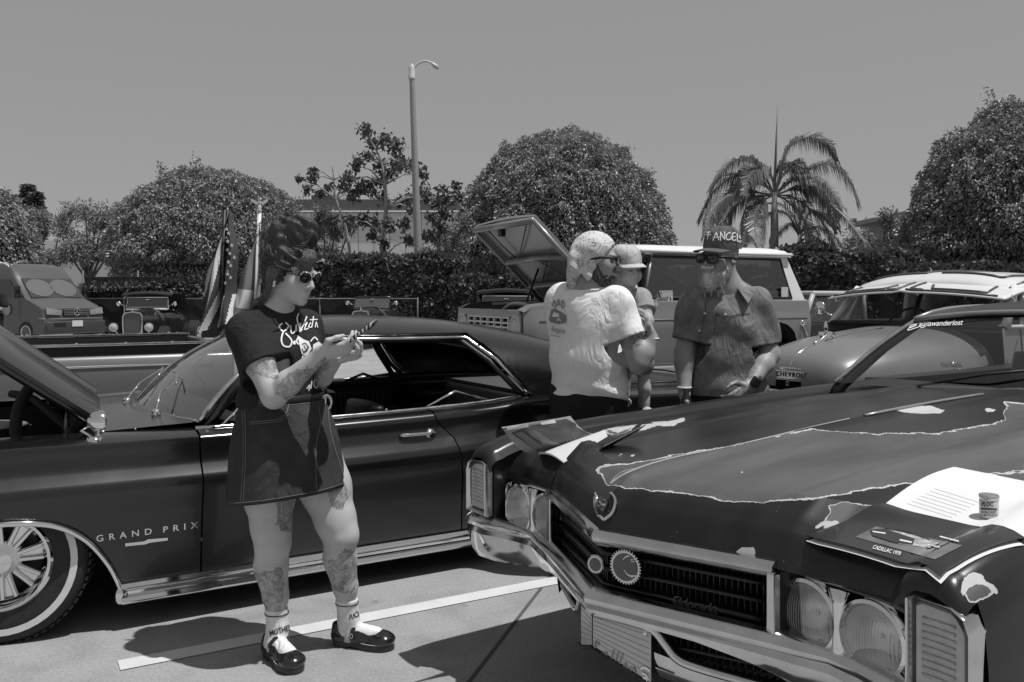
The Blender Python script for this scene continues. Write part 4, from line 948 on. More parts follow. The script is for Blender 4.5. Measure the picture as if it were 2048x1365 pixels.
# ================================================================== ROUND-NOSED PICKUP WITH WHITE VISOR
TT = R(31)
TK = empty('pickup_truck', (2.13, 6.5, 0), TT); tag(TK, 'grey round-nosed vintage pickup with white pinstriped roof and sun visor', 'truck')
TP = mat('champagne_metal_paint', .24, .3, metal=.35, coat=.3, coat_rough=.12, noise_amt=.05, noise_scale=3); TW = mat('cream_roof_paint', .72, .35, noise_amt=.04, noise_scale=6, coat=.4)
HST = [(-.10, .12, .86), (-.085, .26, .90), (-.06, .36, .94), (-.02, .43, .975), (.05, .485, 1.01), (.16, .53, 1.045), (.35, .585, 1.082), (.6, .63, 1.115), (.9, .675, 1.145), (1.15, .71, 1.165), (1.32, .73, 1.175)]
def t_w(u): return sinterp(u, [(a, b_) for a, b_, c in HST])
def t_t(u): return sinterp(u, [(a, c) for a, b_, c in HST])
def thood(u, ph):
    n = 2.7; zb = .74; c, s_ = math.cos(ph), math.sin(ph); return Vector((u - .012 * abs(c), (1 if c > 0 else -1) * t_w(u) * abs(c) ** (2 / n), zb + (t_t(u) - zb) * max(0, s_) ** (2 / n)))
uu = [-.10, -.092, -.085, -.07, -.05, -.02, .02, .06, .12, .2] + lin(.3, 1.32, 12)
q = MB(); q.grid(thood, uu, [math.pi * i / 40 for i in range(41)]); THD = q.build('hood', TP, TK, smooth=True)
q = MB(); q.tube([thood(u, HP) + Vector((0, 0, .003)) for u in uu[1:-4]], .004, 5, flat=1.8); q.build('hood_seam', mat('pale_chrome', .7, .15, metal=1), TK, smooth=True)
q = MB(); q.tube(spline([(.16, 0, 1.05), (.24, 0, 1.075), (.34, 0, 1.12), (.40, 0, 1.10)], 4), [.012 + .012 * math.sin(i / 12 * 3.1) for i in range(13)], 8); q.ball((.30, 0, 1.17), (.02, .015, .05), 8, 6); q.box((.26, 0, 1.11), (.05, .03, .06)); q.build('hood_ornament', CHROME, TK, bevel=.004, smooth=50)
# nose plate with lettering
q = MB(); q.grid(lambda y, z: Vector((-.115 + .05 * (y / .3) ** 2 + (z - .82) * .12, y, z)), lin(-.29, .29, 12), [.790, .802, .848, .86]); q.grid(lambda y, t: Vector((-.110 + .05 * (y / .2) ** 2, y, .86 + .03 * (1 - (y / .2) ** 2) * t)), lin(-.2, .2, 8), [0, 1]); NPL = q.build('nose_plate', CHROMEW, TK, smooth=True)
md = NPL.modifiers.new('thickness', 'SOLIDIFY'); md.thickness = .012
decal('nose_lettering', NPL, [text_polys('CHEVROLET', quad_frame((1552, 752), (1622, 757), (1622, 748), (1552, 743)), spacing=1.25, bold=.02)], BLACKT, NPL, off=.004)
q = MB(); q.box((-.115, 0, .768), (.02, .03, .03)); q.build('hood_latch', CHROMEW, TK, bevel=.004)
decal('side_lettering', THD, [text_polys('THRIFTMASTER', quad_frame((1882, 733), (1925, 733), (1925, 725), (1882, 725)), bold=.02)], SILV if 'SILV' in globals() else CHROMEW, THD, off=.004, thick=.004)
decal('side_badge', THD, [text_polys('350', quad_frame((1907, 745), (1923, 745), (1923, 738), (1907, 738)), bold=.02), stroke([(1882, 728), (1925, 728)], 1.5, False)], CHROMEW, THD, off=.004, thick=.004)
# grille below, fenders, lamps, bumper
for z in (.46, .54, .62, .70):
    q = MB(); q.tube([Vector((-.10 + .12 * (y / .5) ** 2, y, z)) for y in lin(-.5, .5, 10)], .018, 6, flat=.6); q.build('grille_bar', CHROMEW, TK, smooth=True)
q = MB(); q.grid(lambda y, z: Vector((-.02 + .12 * (y / .5) ** 2, y, z)), lin(-.55, .55, 10), [.4, .76]); q.build('grille_back', UNDER, TK)
for s in (-1, 1):
    def fdr(u, ph):
        w_ = .26 * math.sin(min(1, (u + .25) / .25) * HP) ** .6 if u < 0 else .26; zt = sinterp(u, [(-.25, .55), (-.1, .74), (.15, .83), (.45, .82), (.8, .70), (1.15, .45)]); return Vector((u, s * (.60 + .10 * min(1, max(0, u + .2)) + w_ * math.sin(ph)), .30 + (zt - .30) * max(0, math.cos(ph)) ** .7))
    q = MB(); q.grid(fdr, lin(-.25, 1.15, 20), [HP * i / 10 for i in range(11)]); q.grid(lambda u, t: Vector((u, s * (.60 + .10 * min(1, max(0, u + .2))), fdr(u, 0).z)).lerp(Vector((u, s * .5, fdr(u, 0).z - .02)), t), lin(-.25, 1.15, 20), [0, 1]); q.build('fender', TP, TK, smooth=True)
    q = MB(); q.lathe([(.11, 0), (.11, .03), (.095, .045), (.09, .03), (.001, .05)], (-.2, s * .66, .62), (-1, 0, 0), 20); q.build('headlamp', CHROME, TK, smooth=40)
    wheel(TK, (.35, s * .74, .34), s, .34, .2, .19, kind='five', white=True); wheel(TK, (3.25, s * .74, .34), s, .34, .2, .19, kind='five', white=True)
    # cab side
    y0 = .80
    def cs(u, t): return Vector((u, s * (y0 + .02 * math.sin(t * 3.1) - .015 * t), .35 + .82 * t))
    q = MB(); q.grid(cs, lin(1.28, 2.62, 12), lin(0, 1, 10)); q.build('cab_side', TP, TK, smooth=True)
    for x_ in (1.52, 2.40):
        q = MB(); q.tube([cs(x_, t) + Vector((0, s * .003, 0)) for t in lin(.02, 1, 8)], .004, 4); q.build('door_seam', BDK, TK)
    q = MB(); q.add([(1.56, s * .785, 1.17), (2.36, s * .785, 1.17), (2.30, s * .70, 1.46), (1.68, s * .70, 1.46)], [(0, 1, 2, 3)]); q.build('side_window', GLASS, TK)
    for pts, r_ in (([(1.34, s * .78, 1.17), (1.60, s * .70, 1.48)], .035), ([(2.42, s * .785, 1.17), (2.36, s * .70, 1.48)], .05), ([(1.55, s * .79, 1.18), (1.68, s * .715, 1.46), (2.30, s * .715, 1.47)], .022), ([(1.34, s * .79, 1.175), (2.6, s * .79, 1.175)], .02)):
        q = MB(); q.tube(pts, r_, 8); q.build('window_frame', TW, TK, smooth=True)
    q = MB(); q.tube([(1.50, s * .83, 1.20), (1.42, s * .95, 1.27)], .008, 5); q.lathe([(.06, 0), (.055, .02), (0, .035)], (1.41, s * .97, 1.30), (-1, 0, 0), 16); q.build('mirror', CHROME, TK, smooth=True)
# cab roof
def trf(u, v):
    x = 1.50 + 1.08 * u; e_ = abs(2 * v - 1); dz = .11 * e_ ** 3 + .10 * abs(2 * u - 1) ** 5; return Vector((x, (-1 + 2 * v) * (.76 - .05 * abs(2 * u - 1) ** 6), 1.615 - dz))
q = MB(); q.shell(trf, lin(0, 1, 24), lin(0, 1, 24), (0, 0, -.04)); TRF = q.build('roof', TW, TK, smooth=True)
def vis(u, v):   # sun visor in two halves meeting at a centre rib
    y = -.80 + 1.6 * v; x = 1.56 - .36 * u + .10 * (y / .8) ** 2; z = 1.52 - .055 * (y / .8) ** 2 - .075 * u ** 1.5 + .012 * math.exp(-(y / .05) ** 2); return Vector((x, y, z))
q = MB(); q.shell(vis, lin(0, 1, 10), lin(0, 1, 40), (0, 0, -.014)); VIS = q.build('sun_visor', TW, TK, smooth=True)
PIN = mat('dark_pinstripe', .06, .4)
def surf_line(fn, pts, r_=.008):
    g = MB(); p_ = []
    for a, b_ in zip(pts, pts[1:]):
        for i in range(6): p_.append(Vector(fn(a[0] + (b_[0] - a[0]) * i / 6, a[1] + (b_[1] - a[1]) * i / 6)) + Vector((0, 0, .002)))
    p_.append(Vector(fn(*pts[-1])) + Vector((0, 0, .002))); g.tube(p_, r_, 5, flat=.35 if False else 1.0); return g
for L0 in ([(.25, .53), (.8, .53), (.85, .60)], [(.25, .47), (.8, .47), (.85, .40)], [(.25, .12), (.78, .10), (.78, .36), (.45, .40)], [(.25, .88), (.78, .90), (.78, .64), (.45, .60)], [(.93, .04), (.93, .48)], [(.93, .52), (.93, .96)]):
    surf_line(vis, L0, .012).build('pinstripe', PIN, VIS, smooth=True)
for L0 in ([(.15, .12), (.15, .45), (.5, .48), (.85, .45), (.85, .12), (.15, .12)], [(.15, .88), (.15, .55), (.5, .52), (.85, .55), (.85, .88), (.15, .88)], [(.05, .03), (.95, .03)], [(.05, .97), (.95, .97)]):
    surf_line(trf, L0, .014).build('pinstripe', PIN, TRF, smooth=True)
for s in (-1, 1):
    q = MB(); q.tube([vis(.75, .5 + s * .495), (1.42, s * .80, 1.36)], .009, 6); q.build('visor_bracket', CHROME, TK, smooth=True)
    q = MB(); q.add([(1.33, s * .02, 1.18), (1.37, s * .72, 1.18), (1.58, s * .66, 1.47), (1.52, s * .02, 1.48)], [(0, 1, 2, 3)]); q.build('windscreen', GLASS, TK)
q = MB(); q.tube([(1.325, 0, 1.17), (1.52, 0, 1.49)], .018, 6); q.build('windscreen_divider', BLACKT, TK, smooth=True)
q = MB(); q.tube([(1.33, -.78, 1.175), (1.30, 0, 1.18), (1.33, .78, 1.175)], .022, 6); q.build('cowl_trim', BLACKT, TK, smooth=True)
q = MB(); q.box((2.60, 0, .78), (.05, 1.56, .8)); q.add([(2.62, -.78, 1.18), (2.62, -.45, 1.18), (2.55, -.45, 1.5), (2.55, -.72, 1.5)], [(0, 1, 2, 3)]); q.add([(2.62, .78, 1.18), (2.62, .45, 1.18), (2.55, .45, 1.5), (2.55, .72, 1.5)], [(0, 1, 2, 3)]); q.build('cab_back', TP, TK)
q = MB(); q.add([(2.62, -.45, 1.18), (2.62, .45, 1.18), (2.55, .45, 1.48), (2.55, -.45, 1.48)], [(0, 1, 2, 3)]); q.build('rear_window', GLASS, TK)
q = MB(); q.box((2.3, 0, .9), (.2, 1.3, .4)); q.box((2.1, 0, .75), (.5, 1.3, .16)); q.build('bench_seat', VINYL, TK, bevel=.04, smooth=50)
q = MB(); q.tube([Vector((1.80, .36, 1.13)) + Vector((.2 * math.sin(a) * .5, .2 * math.cos(a), .2 * math.sin(a) * .85)) for a in lin(0, 2 * math.pi * 23 / 24, 23)], .011, 6, loop=True); q.build('steering_wheel', VINYL, TK, smooth=True)
q = MB(); q.box((3.5, 0, .45), (1.8, 1.1, .06)); q.box((3.5, -.68, .72), (1.75, .05, .5)); q.box((3.5, .68, .72), (1.75, .05, .5)); q.box((4.38, 0, .72), (.05, 1.36, .5)); q.build('cargo_bed', TP, TK, bevel=.01)
q = MB(); q.box((1.6, 0, .3), (2.8, 1.0, .1)); q.box((.6, 0, .55), (1.1, .8, .4)); q.build('chassis', UNDER, TK)
q = MB(); q.tube([(-.22, -.85, .42), (-.32, 0, .42), (-.22, .85, .42)], .05, 8, flat=.5); q.build('front_bumper', CHROMEW, TK, smooth=True)

# ================================================================== LONG PICKUP BED CARRYING TWO FLAGS
def gpw(u, v): return Vector((GOX + u * math.cos(R(31)) - v * math.sin(R(31)), GOY + u * math.sin(R(31)) + v * math.cos(R(31)), 0))
GOX, GOY = -1.358 - math.sin(R(31)), 3.84 + math.cos(R(31))
o_ = gpw(.0, 2.72); LB = empty('long_bed_truck', o_, R(31)); tag(LB, 'long grey pickup bed with chrome rail parked behind the dark hardtop', 'truck')
LP_ = mat('bed_grey_paint', .13, .33, coat=.3, coat_rough=.1, noise_amt=.05, noise_scale=3)
u0, u1 = -2.2, 1.0
for s, y0 in ((-1, 0.0), (1, 1.85)):
    q = MB(); pr = [(.0, .40), (.015, .55), (.03, .68), (.028, .80), (.012, .90), (-.02, .93), (-.03, .935)]
    q.grid(lambda u, k: Vector((u, y0 + s * pr[k][0], pr[k][1])), lin(u0, u1, 12), list(range(len(pr)))); q.build('bed_side', LP_, LB, smooth=50)
    q = MB(); q.box(((u0 + u1) / 2, y0 - s * .035, .968), (u1 - u0, .02, .075)); q.build('dark_band', BLACKT, LB)  # dark band, with the shade under the rail put into its black
    q = MB(); q.box(((u0 + u1) / 2, y0 - s * .02, 1.018), (u1 - u0, .06, .022)); q.build('bed_rail', CHROMEW, LB, bevel=.006)
    q = MB(); q.tube([(u0, y0 + s * .032, .845), (u1 - .15, y0 + s * .032, .845)], .009, 6, flat=.6); q.build('side_moulding', CHROME, LB, smooth=True)
    for k in range(9):
        q = MB(); q.lathe([(.009, 0), (.006, .006), (0, .008)], (u0 + .2 + k * .36, y0 - s * .02, 1.029), (0, 0, 1), 8); q.build('rail_stud', CHROME, LB, smooth=True)
    for x_ in (-1.0,): wheel(LB, (x_ + .6, y0 - s * .1, .36), s, .36, .22, .2, kind='five', white=False)
    wheel(LB, (-3.9, y0 - s * .1, .36), s, .36, .22, .2, kind='five', white=False)
    q = MB(); q.grid(lambda u, k: Vector((u, y0 + s * pr[k][0], pr[k][1])), lin(-4.7, u0 - .04, 12), list(range(len(pr)))); q.build('cab_side', LP_, LB, smooth=50)
    for pts in ([(-3.55, y0 - s * .05, .95), (-3.15, y0 - s * .18, 1.48)], [(-2.3, y0 - s * .05, .95), (-2.4, y0 - s * .18, 1.48)]):
        q = MB(); q.tube(pts, .04, 8); q.build('cab_pillar', LP_, LB, smooth=True)
q = MB(); q.box(((u0 + u1) / 2, .92, .5), (u1 - u0, 1.7, .05)); q.build('bed_floor', mat('bed_floor', .1, .7), LB)
q = MB(); q.box((u1, .92, .72), (.06, 1.8, .55)); q.build('tailgate', LP_, LB, bevel=.01); q = MB(); q.box((u0, .92, .72), (.05, 1.8, .55)); q.build('bed_front', LP_, LB)
q = MB(); q.box((-2.78, .92, 1.50), (1.0, 1.5, .07)); q.build('cab_roof', LP_, LB, bevel=.03, smooth=50); q = MB(); q.box((-4.1, .92, .92), (1.15, 1.75, .06)); q.build('hood', LP_, LB, bevel=.02)
q = MB(); q.box((-1.8, .92, .38), (5.2, 1.2, .1)); q.build('chassis', UNDER, LB)
# flags
def flag(name, label, base, top, poly_fn, colour_fn, nu, nv, finial, pole_m, pole_r=.02):
    e = empty(name, (base.x, base.y, 0)); tag(e, label, 'flag'); I = Vector((base.x, base.y, 0))
    q = MB(); q.tube([base - I, top - I], pole_r, 10); q.build('pole', pole_m, e, smooth=True)
    q = MB(); q.grid(lambda s, t: poly_fn(s, t) - I, lin(0, 1, nu), lin(0, 1, nv)); o = q.build('cloth', mat('flag_light', .85, .8), e, smooth=True)
    o.data.materials.append(mat('flag_dark', .07, .8)); o.data.materials.append(mat('flag_mid', .25, .8))
    for i, p_ in enumerate(o.data.polygons):
        j, k = divmod(i, nv); p_.material_index = colour_fn((j + .5) / nu, (k + .5) / nv)
    finial(e, top - I); return e, o
FY = 8.6
def q2(px4, amp, freq, seed):
    a, b_, c, d = [Vector(q_) for q_ in px4]
    def fn(s, t):
        p_ = a.lerp(b_, s).lerp(d.lerp(c, s), t); w_ = P(p_.x, p_.y, FY); w_.y += amp * math.sin(s * freq + seed + t * 1.5) * (.25 + .75 * t); w_.x += .02 * math.sin(t * 9 + s * 5); return w_
    return fn
def ball_fin(e, p_):
    q = MB(); q.ball(p_ + Vector((0, 0, .02)), .025, 10, 6); q.build('finial', BLACKT, e, smooth=True)
def eagle_fin(e, p_):
    GO = mat('pale_gilt', .7, .35, metal=.4); q = MB(); q.lathe([(.02, 0), (.028, .01), (.015, .03), (.022, .05), (.008, .07)], p_, n=12); q.ball(p_ + Vector((0, 0, .09)), (.018, .018, .03), 10, 6); q.ball(p_ + Vector((.012, -.01, .125)), .012, 8, 6); q.build('finial', GO, e, smooth=True)
    for s in (-1, 1):
        q = MB(); q.prism([p_ + Vector((0, 0, .08)), p_ + Vector((s * .04, 0, .11)), p_ + Vector((s * .085, 0, .13)), p_ + Vector((s * .08, 0, .10)), p_ + Vector((s * .03, 0, .07))], (0, .012, 0)); q.build('wing', GO, e)
b0 = P(440, 668, FY); b0.z = .52
def uscol(s, t):
    if s > .52 + .2 * t and t < .75: return 1
    return 1 if int((s * .9 + t * .5) * 8.5) % 2 else 0
usf, uso = flag('national_flag', 'striped and starred flag furled on a black pole in the pickup bed', b0, P(449, 420, FY), q2(((447, 422), (466, 432), (480, 640), (384, 672)), .10, 13, 0), uscol, 60, 90, ball_fin, BLACKT)
rs = random.Random(3)
for i in range(15):
    s_ = .62 + .3 * ((i * .37) % 1); t_ = .10 + .56 * i / 15; c = q2(((447, 422), (466, 432), (480, 640), (384, 672)), .10, 13, 0)(s_, t_) - usf.location; q = MB(); r_ = .021
    q.prism([c + Vector((math.sin(k * math.pi / 5) * (r_ if k % 2 == 0 else r_ * .42), -.03, math.cos(k * math.pi / 5) * (r_ if k % 2 == 0 else r_ * .42))) for k in range(10)], (0, .004, 0)); q.build('star', mat('flag_light'), usf)
b1 = P(505, 680, FY); b1.z = .52
stf, sto = flag('state_flag', 'pale flag hanging from a white pole with gilt eagle finial', b1, P(519, 424, FY), q2(((519, 440), (524, 445), (528, 670), (448, 660)), .08, 10, 1), lambda s, t: 2 if s > .75 or t > .8 else (0 if (s < .5 and t > .62) else 2), 20, 24, eagle_fin, mat('white_pole', .7, .4))
# ================================================================== DARK TWO-DOOR HARDTOP WITH RAISED HOOD
GT = R(31)
GPE = empty('hardtop_coupe', (-1.358 - math.sin(GT), 3.84 + math.cos(GT), 0), GT)
tag(GPE, 'dark satin two-door hardtop with raised hood and chrome rocker trim', 'car')
GPP = mat('satin_dark_paint', .007, .24, metal=.1, spec=.75, noise_amt=.12, noise_scale=3, rough_var=.04, coat=.3, coat_rough=.05)
ARCH = [(0, .518), (.1, .508), (.2, .478), (.295, .412), (.37, .315), (.42, .22), (.446, .165)]
def g_low(u):
    for c in (-.76, 2.29):
        d = abs(u - c)
        if d < .446: return sinterp(d, ARCH)
    return .20
BELTZ = [(-1.75, .79), (-.77, .80), (0, .792), (.6, .797), (1.16, .806), (1.5, .818), (1.75, .838), (2.2, .838), (2.7, .823), (3.6, .79)]
PROF = [(.16, -.962), (.20, -.966), (.30, -.974), (.42, -.988), (.52, -1.004), (.565, -1.016), (.595, -1.022), (.62, -1.015), (.65, -.990), (.68, -.965), (.71, -.954), (.75, -.951), (.778, -.949), (.79, -.942)]
def g_side(u, t, s=-1, taper=True):
    zl = g_low(u); zt = sinterp(u, BELTZ); z = max(zl, .20 + (zt - .20) * t) if t > 0 else zl
    zn = .16 + (z - .16) * (.79 - .16) / (zt - .16)
    y = sinterp(zn, PROF)
    k = 1.0
    if u < -1.2: k = 1 - .10 * ((-1.2 - u) / .55) ** 2
    if u > 2.6: k = 1 - .09 * ((u - 2.6) / 1.0) ** 2
    if u > 1.5: y -= .02 * math.sin(min(1, (u - 1.5) / 1.2) * math.pi) * max(0, (zn - .5) / .3)
    return Vector((u, s * -y * k if s > 0 else y * k, z))
def g_ts(): return [0, .05, .12, .2, .3, .4, .48, .55, .62, .68, .74, .8, .86, .91, .95, .98, 1]
def g_shelf(b, us, s, yin):
    b.grid(lambda u, v: Vector((u, (lambda y: y + (yin(u) * (1 if y > 0 else -1) - y) * v)(g_side(u, 1, s).y), sinterp(u, BELTZ) + .018 * math.sin(min(1, v * 1.6) * math.pi / 2))), us, [0, .06, .15, .35, .6, .85, 1])
def u_list(a, b, extra=()):
    us = set(lin(a, b, max(4, int((b - a) / .06))))
    for c in (-.76, 2.29):
        for d in (.05, .15, .25, .3, .34, .38, .41, .43, .4459, .4465):
            for sg in (-1, 1):
                if a < c + sg * d < b: us.add(c + sg * d)
    return sorted(us)
for s in (-1, 1):
    b = MB(); us = u_list(-1.75, -.004); b.grid(lambda u, t: g_side(u, t, s), us, g_ts()); g_shelf(b, us, s, lambda u: .73)
    fe = b.build('fender', GPP, GPE, smooth=38); 
    if s < 0: FEND = fe
    # door: rear shut line leans forward towards the belt
    def dfn(u, t):
        return g_side(.004 + u * (interp(t, [(0, 1.30), (.5, 1.29), (.8, 1.25), (.93, 1.17), (1, 1.155)]) - .008), t, s)
    b = MB(); b.grid(dfn, lin(0, 1, 16), g_ts())
    b.grid(lambda u, v: (lambda q: Vector((q.x, q.y + (.84 * s - q.y) * v, q.z + .018 * math.sin(min(1, v * 1.6) * math.pi / 2))))(dfn(u, 1)), lin(0, 1, 16), [0, .08, .2, .5, 1])
    dr = b.build('door', GPP, GPE, smooth=38)
    if s < 0: DOOR = dr
    b = MB()
    def qfn(u, t):
        return g_side(u if u > 1.45 else interp(t, [(0, 1.30), (.5, 1.29), (.8, 1.25), (.93, 1.17), (1, 1.155)]) + .004 + (u - 1.30) / .15 * (1.45 - interp(t, [(0, 1.30), (.5, 1.29), (.8, 1.25), (.93, 1.17), (1, 1.155)]) - .004), t, s)
    us = [1.30, 1.35, 1.40, 1.45] + [q for q in u_list(1.46, 3.6)]
    b.grid(qfn, us, g_ts()); us2 = [1.16, 1.25, 1.35] + us[3:]; g_shelf(b, us2, s, lambda u: .84 if u < 2.3 else .72)
    b.build('quarter_panel', GPP, GPE, smooth=38)
    # wheel-arch lip
    for c in (-.76, 2.29):
        pts = [g_side(c + d, 0, s) + Vector((0, .012 * s, 0)) for d in [x * .0446 for x in range(-9, 10)] ]
        pts = [Vector((c - .452, g_side(c - .46, 0, s).y, .13))] + pts + [Vector((c + .452, g_side(c + .46, 0, s).y, .13))]
        q = MB(); q.tube(spline(pts, 3), .013, 6); q.build('arch_trim', CHROME, GPE, smooth=True)
    # rocker mouldings: two chrome ribs
    q = MB(); pr = [(-.955, .205), (-.982, .198), (-.990, .182), (-.982, .168), (-.966, .160), (-.966, .148), (-.990, .141), (-.998, .126), (-.990, .112), (-.965, .104), (-.93, .102), (-.93, .2)]
    q.rings([[Vector((u, y * -s if s > 0 else y, z if k < 1 else z)) for y, z in pr] for k, u in enumerate([-.325, -.2, 0.3, .9, 1.4, 1.83])]); q.build('rocker_trim', CHROME, GPE, smooth=45)
    q = MB(); q.ball((-.325, s * .955, .15), (.03, .035, .047), 12, 8); q.build('rocker_cap', CHROME, GPE, smooth=True)
    # belt moulding
    q = MB(); q.tube([Vector((u, s * .845, sinterp(u, BELTZ) + .02)) for u in lin(.0, 1.82, 20)], .011, 6); q.build('belt_trim', CHROMEW, GPE, smooth=True)
# roof with sail panels
def r_top(u): return sinterp(u, [(.40, 1.205), (.6, 1.245), (.9, 1.272), (1.3, 1.265), (1.65, 1.235), (2.09, 1.155), (2.35, 1.065), (2.52, .93), (2.56, .87)])
def r_w(u): return sinterp(u, [(.4, .82), (1, .845), (1.6, .86), (2.1, .84), (2.56, .76)])
def r_zb(u): return sinterp(u, BELTZ) + .012
def r_pt(u, ph, s):
    n = 2.9; zb = r_zb(u); return Vector((u, s * r_w(u) * max(0, math.cos(ph)) ** (2 / n), zb + (r_top(u) - zb) * max(0, math.sin(ph)) ** (2 / n)))
def r_ph0(u):
    zlo = interp(u, [(.4, 1.155), (.55, 1.195), (1.5, 1.185), (1.80, .84), (3, .83)]); f = max(0, (zlo - r_zb(u)) / (r_top(u) - r_zb(u))); return math.asin(min(1, f ** 1.45))
HP = math.pi / 2
us = sorted(set(lin(.42, 2.05, 32) + [1.5, 1.55, 1.6, 1.65, 1.7, 1.75, 1.8, 1.85]))
b = MB()
for s in (-1, 1): b.shell(lambda u, v: r_pt(u, r_ph0(u) + (HP - r_ph0(u)) * v, s), us, [i / 14 for i in range(15)], .025 * (1 if s > 0 else -1))
for s in (-1, 1):
    def sail(u, v):
        p0 = r_ph0(u); pe = math.acos(min(1, (.5 / r_w(u)) ** 1.45)); return r_pt(u, p0 + (pe - p0) * v, s)
    b.shell(sail, lin(2.05, 2.55, 9), lin(0, 1, 8), .025 * (1 if s > 0 else -1))
b.build('roof', GPP, GPE, smooth=40)
q = MB(); q.grid(lambda u, v: Vector((u, v * .5, r_pt(u, math.acos(min(1, (.5 / r_w(u)) ** 1.45)), 1).z + .03 * (1 - v * v) - .01)), lin(2.05, 2.54, 8), lin(-1, 1, 10)); q.build('rear_window', GLASS, GPE, smooth=True)
for s in (-1, 1):   # drip rail and sail-edge mouldings
    q = MB(); pts = [r_pt(u, r_ph0(u) - .02, s) + Vector((0, s * .008, 0)) for u in [.42, .5] + lin(.6, 1.5, 10) + [1.6, 1.7, 1.8]]; q.tube(pts, .012, 6, flat=1.3); q.build('drip_rail', CHROMEW, GPE, smooth=True)
    q = MB(); q.tube([p_ + Vector((-.035, s * -.02, -.01)) for p_ in pts[2:]], .016, 6); q.build('window_channel', BLACKT, GPE, smooth=True)
# windscreen
def ws(v, t):     # v across -1..1, t up
    ub = -.12 + .15 * v * v; zb = .835; ut = .40 + .06 * v * v; zt = 1.205 - .04 * v * v; wb, wt = .79, .60
    return Vector((ub + (ut - ub) * t - .03 * math.sin(t * math.pi), v * (wb + (wt - wb) * t), zb + (zt - zb) * t + .02 * math.sin(t * math.pi)))
WG = glass_mat('windscreen_glass', .55, .24, .03)
q = MB(); q.grid(ws, lin(-1, 1, 20), lin(0, 1, 8)); q.build('windscreen', WG, GPE, smooth=True)
q = MB(); q.tube([ws(-1, t) for t in lin(0, 1, 8)] + [ws(v, 1) for v in lin(-1, 1, 14)][1:] + [ws(1, t) for t in lin(1, 0, 8)][1:], .016, 6); q.tube([ws(v, 0) for v in lin(-1, 1, 18)], .009, 6); q.build('windscreen_frame', CHROMEW, GPE, smooth=True)
for s in (-1, 1):   # A pillar and vent frame
    q = MB(); q.tube([ws(s, 0) + Vector((.03, 0, -.03)), ws(s, .5) + Vector((.035, 0, 0)), ws(s, 1) + Vector((.05, 0, 0))], .024, 8); q.build('windscreen_pillar', GPP, GPE, smooth=True)
    q = MB(); q.tube([(.12, s * .83, .815), (.30, s * .78, .97), (.50, s * .66, 1.17)], .008, 6); q.tube([(.30, s * .78, .97), (.40, s * .83, .82)], .006, 6); q.build('vent_frame', CHROME, GPE, smooth=True)
# cowl, hood, engine bay
q = MB(); q.grid(lambda v, t: Vector((-.41 + (ws(v, 0).x + .0 + .41) * t + .0, v * (.74 + .05 * t), .815 + .02 * t + .012 * (1 - v * v))), lin(-1, 1, 16), lin(0, 1, 5)); q.build('cowl', GPP, GPE, smooth=True)
for v, L_ in ((-.62, .34), (.1, .36)):
    a = ws(v, 0) + Vector((-.05, 0, .005)); e_ = ws(v + .35, .38) + Vector((-.02, 0, .012)); m_ = a.lerp(e_, .5) + Vector((-.03, 0, .012))
    q = MB(); q.lathe([(.022, 0), (.022, .018), (.012, .03), (0, .032)], a, (0, 0, 1), 10); q.tube([a + Vector((0, 0, .02)), m_, e_], [.008, .006, .004], 6); q.tube([e_.lerp(m_, .35) + Vector((0, -.12, -.006)), e_, e_ + Vector((0, .12, .004))], .005, 5); q.build('wiper', CHROME, GPE, smooth=True)
HA = math.atan2(1.161 - .884, .764 - .401)
def hd(t, v):      # t along from hinge forward, v across
    L_ = 1.32 * t; crown = .055 * (1 - v * v) + .02 * max(0, 1 - (v * 4) ** 2); x = -.385 - L_; z = crown - .02 * abs(v) ** 6 - .03 * t ** 6
    p_ = Vector((x + .385, v * .725, z)); c, s_ = math.cos(HA), math.sin(HA)
    return Vector((-.385 + p_.x * c + p_.z * s_ * 1, p_.y, .872 + (-p_.x) * s_ + p_.z * c))
q = MB(); q.shell(hd, lin(0, 1, 14), lin(-1, 1, 24), .018); HOODG = q.build('hood', GPP, GPE, smooth=40)
q = MB()
for v in (-.97, .97): q.tube([hd(t, v) - Vector((-.02, 0, .035)) for t in lin(.02, .98, 8)], .022, 6)
for t in (.06, .95): q.tube([hd(t, v) - Vector((-.02, 0, .04)) for v in lin(-.95, .95, 8)], .024, 6)
q.tube([hd(t, -.8 + 1.2 * t) - Vector((-.02, 0, .04)) for t in lin(.06, .9, 6)], .02, 6); q.tube([hd(t, .8 - 1.2 * t) - Vector((-.02, 0, .04)) for t in lin(.06, .9, 6)], .02, 6)
q.build('hood_brace', GPP, GPE, smooth=True)
BAY = mat('engine_bay', .012, .6, noise_amt=.5, noise_scale=20)
q = MB()
for s in (-1, 1): q.add([(-1.7, s * .70, .78), (-.42, s * .70, .79), (-.42, s * .62, .25), (-1.7, s * .62, .25)], [(0, 1, 2, 3)])
q.add([(-.42, -.74, .82), (-.42, .74, .82), (-.42, .74, .2), (-.42, -.74, .2)], [(0, 1, 2, 3)]); q.add([(-1.7, -.62, .25), (-.42, -.62, .25), (-.42, .62, .25), (-1.7, .62, .25)], [(0, 1, 2, 3)]); q.build('engine_bay', BAY, GPE)
q = MB(); q.box((-.95, 0, .47), (.7, .62, .4)); q.box((-.95, .24, .66), (.6, .13, .1)); q.box((-.95, -.24, .66), (.6, .13, .1)); q.build('engine', BAY, GPE, bevel=.03, smooth=40)
ac = Vector((-.86, -.13, .785))
q = MB(); q.lathe([(.01, .035), (.03, .035), (.05, .012), (.19, .008), (.22, .012), (.235, .0), (.235, -.012), (.22, -.016)], ac, n=40); q.build('air_cleaner_lid', CHROMEW, GPE, smooth=40)
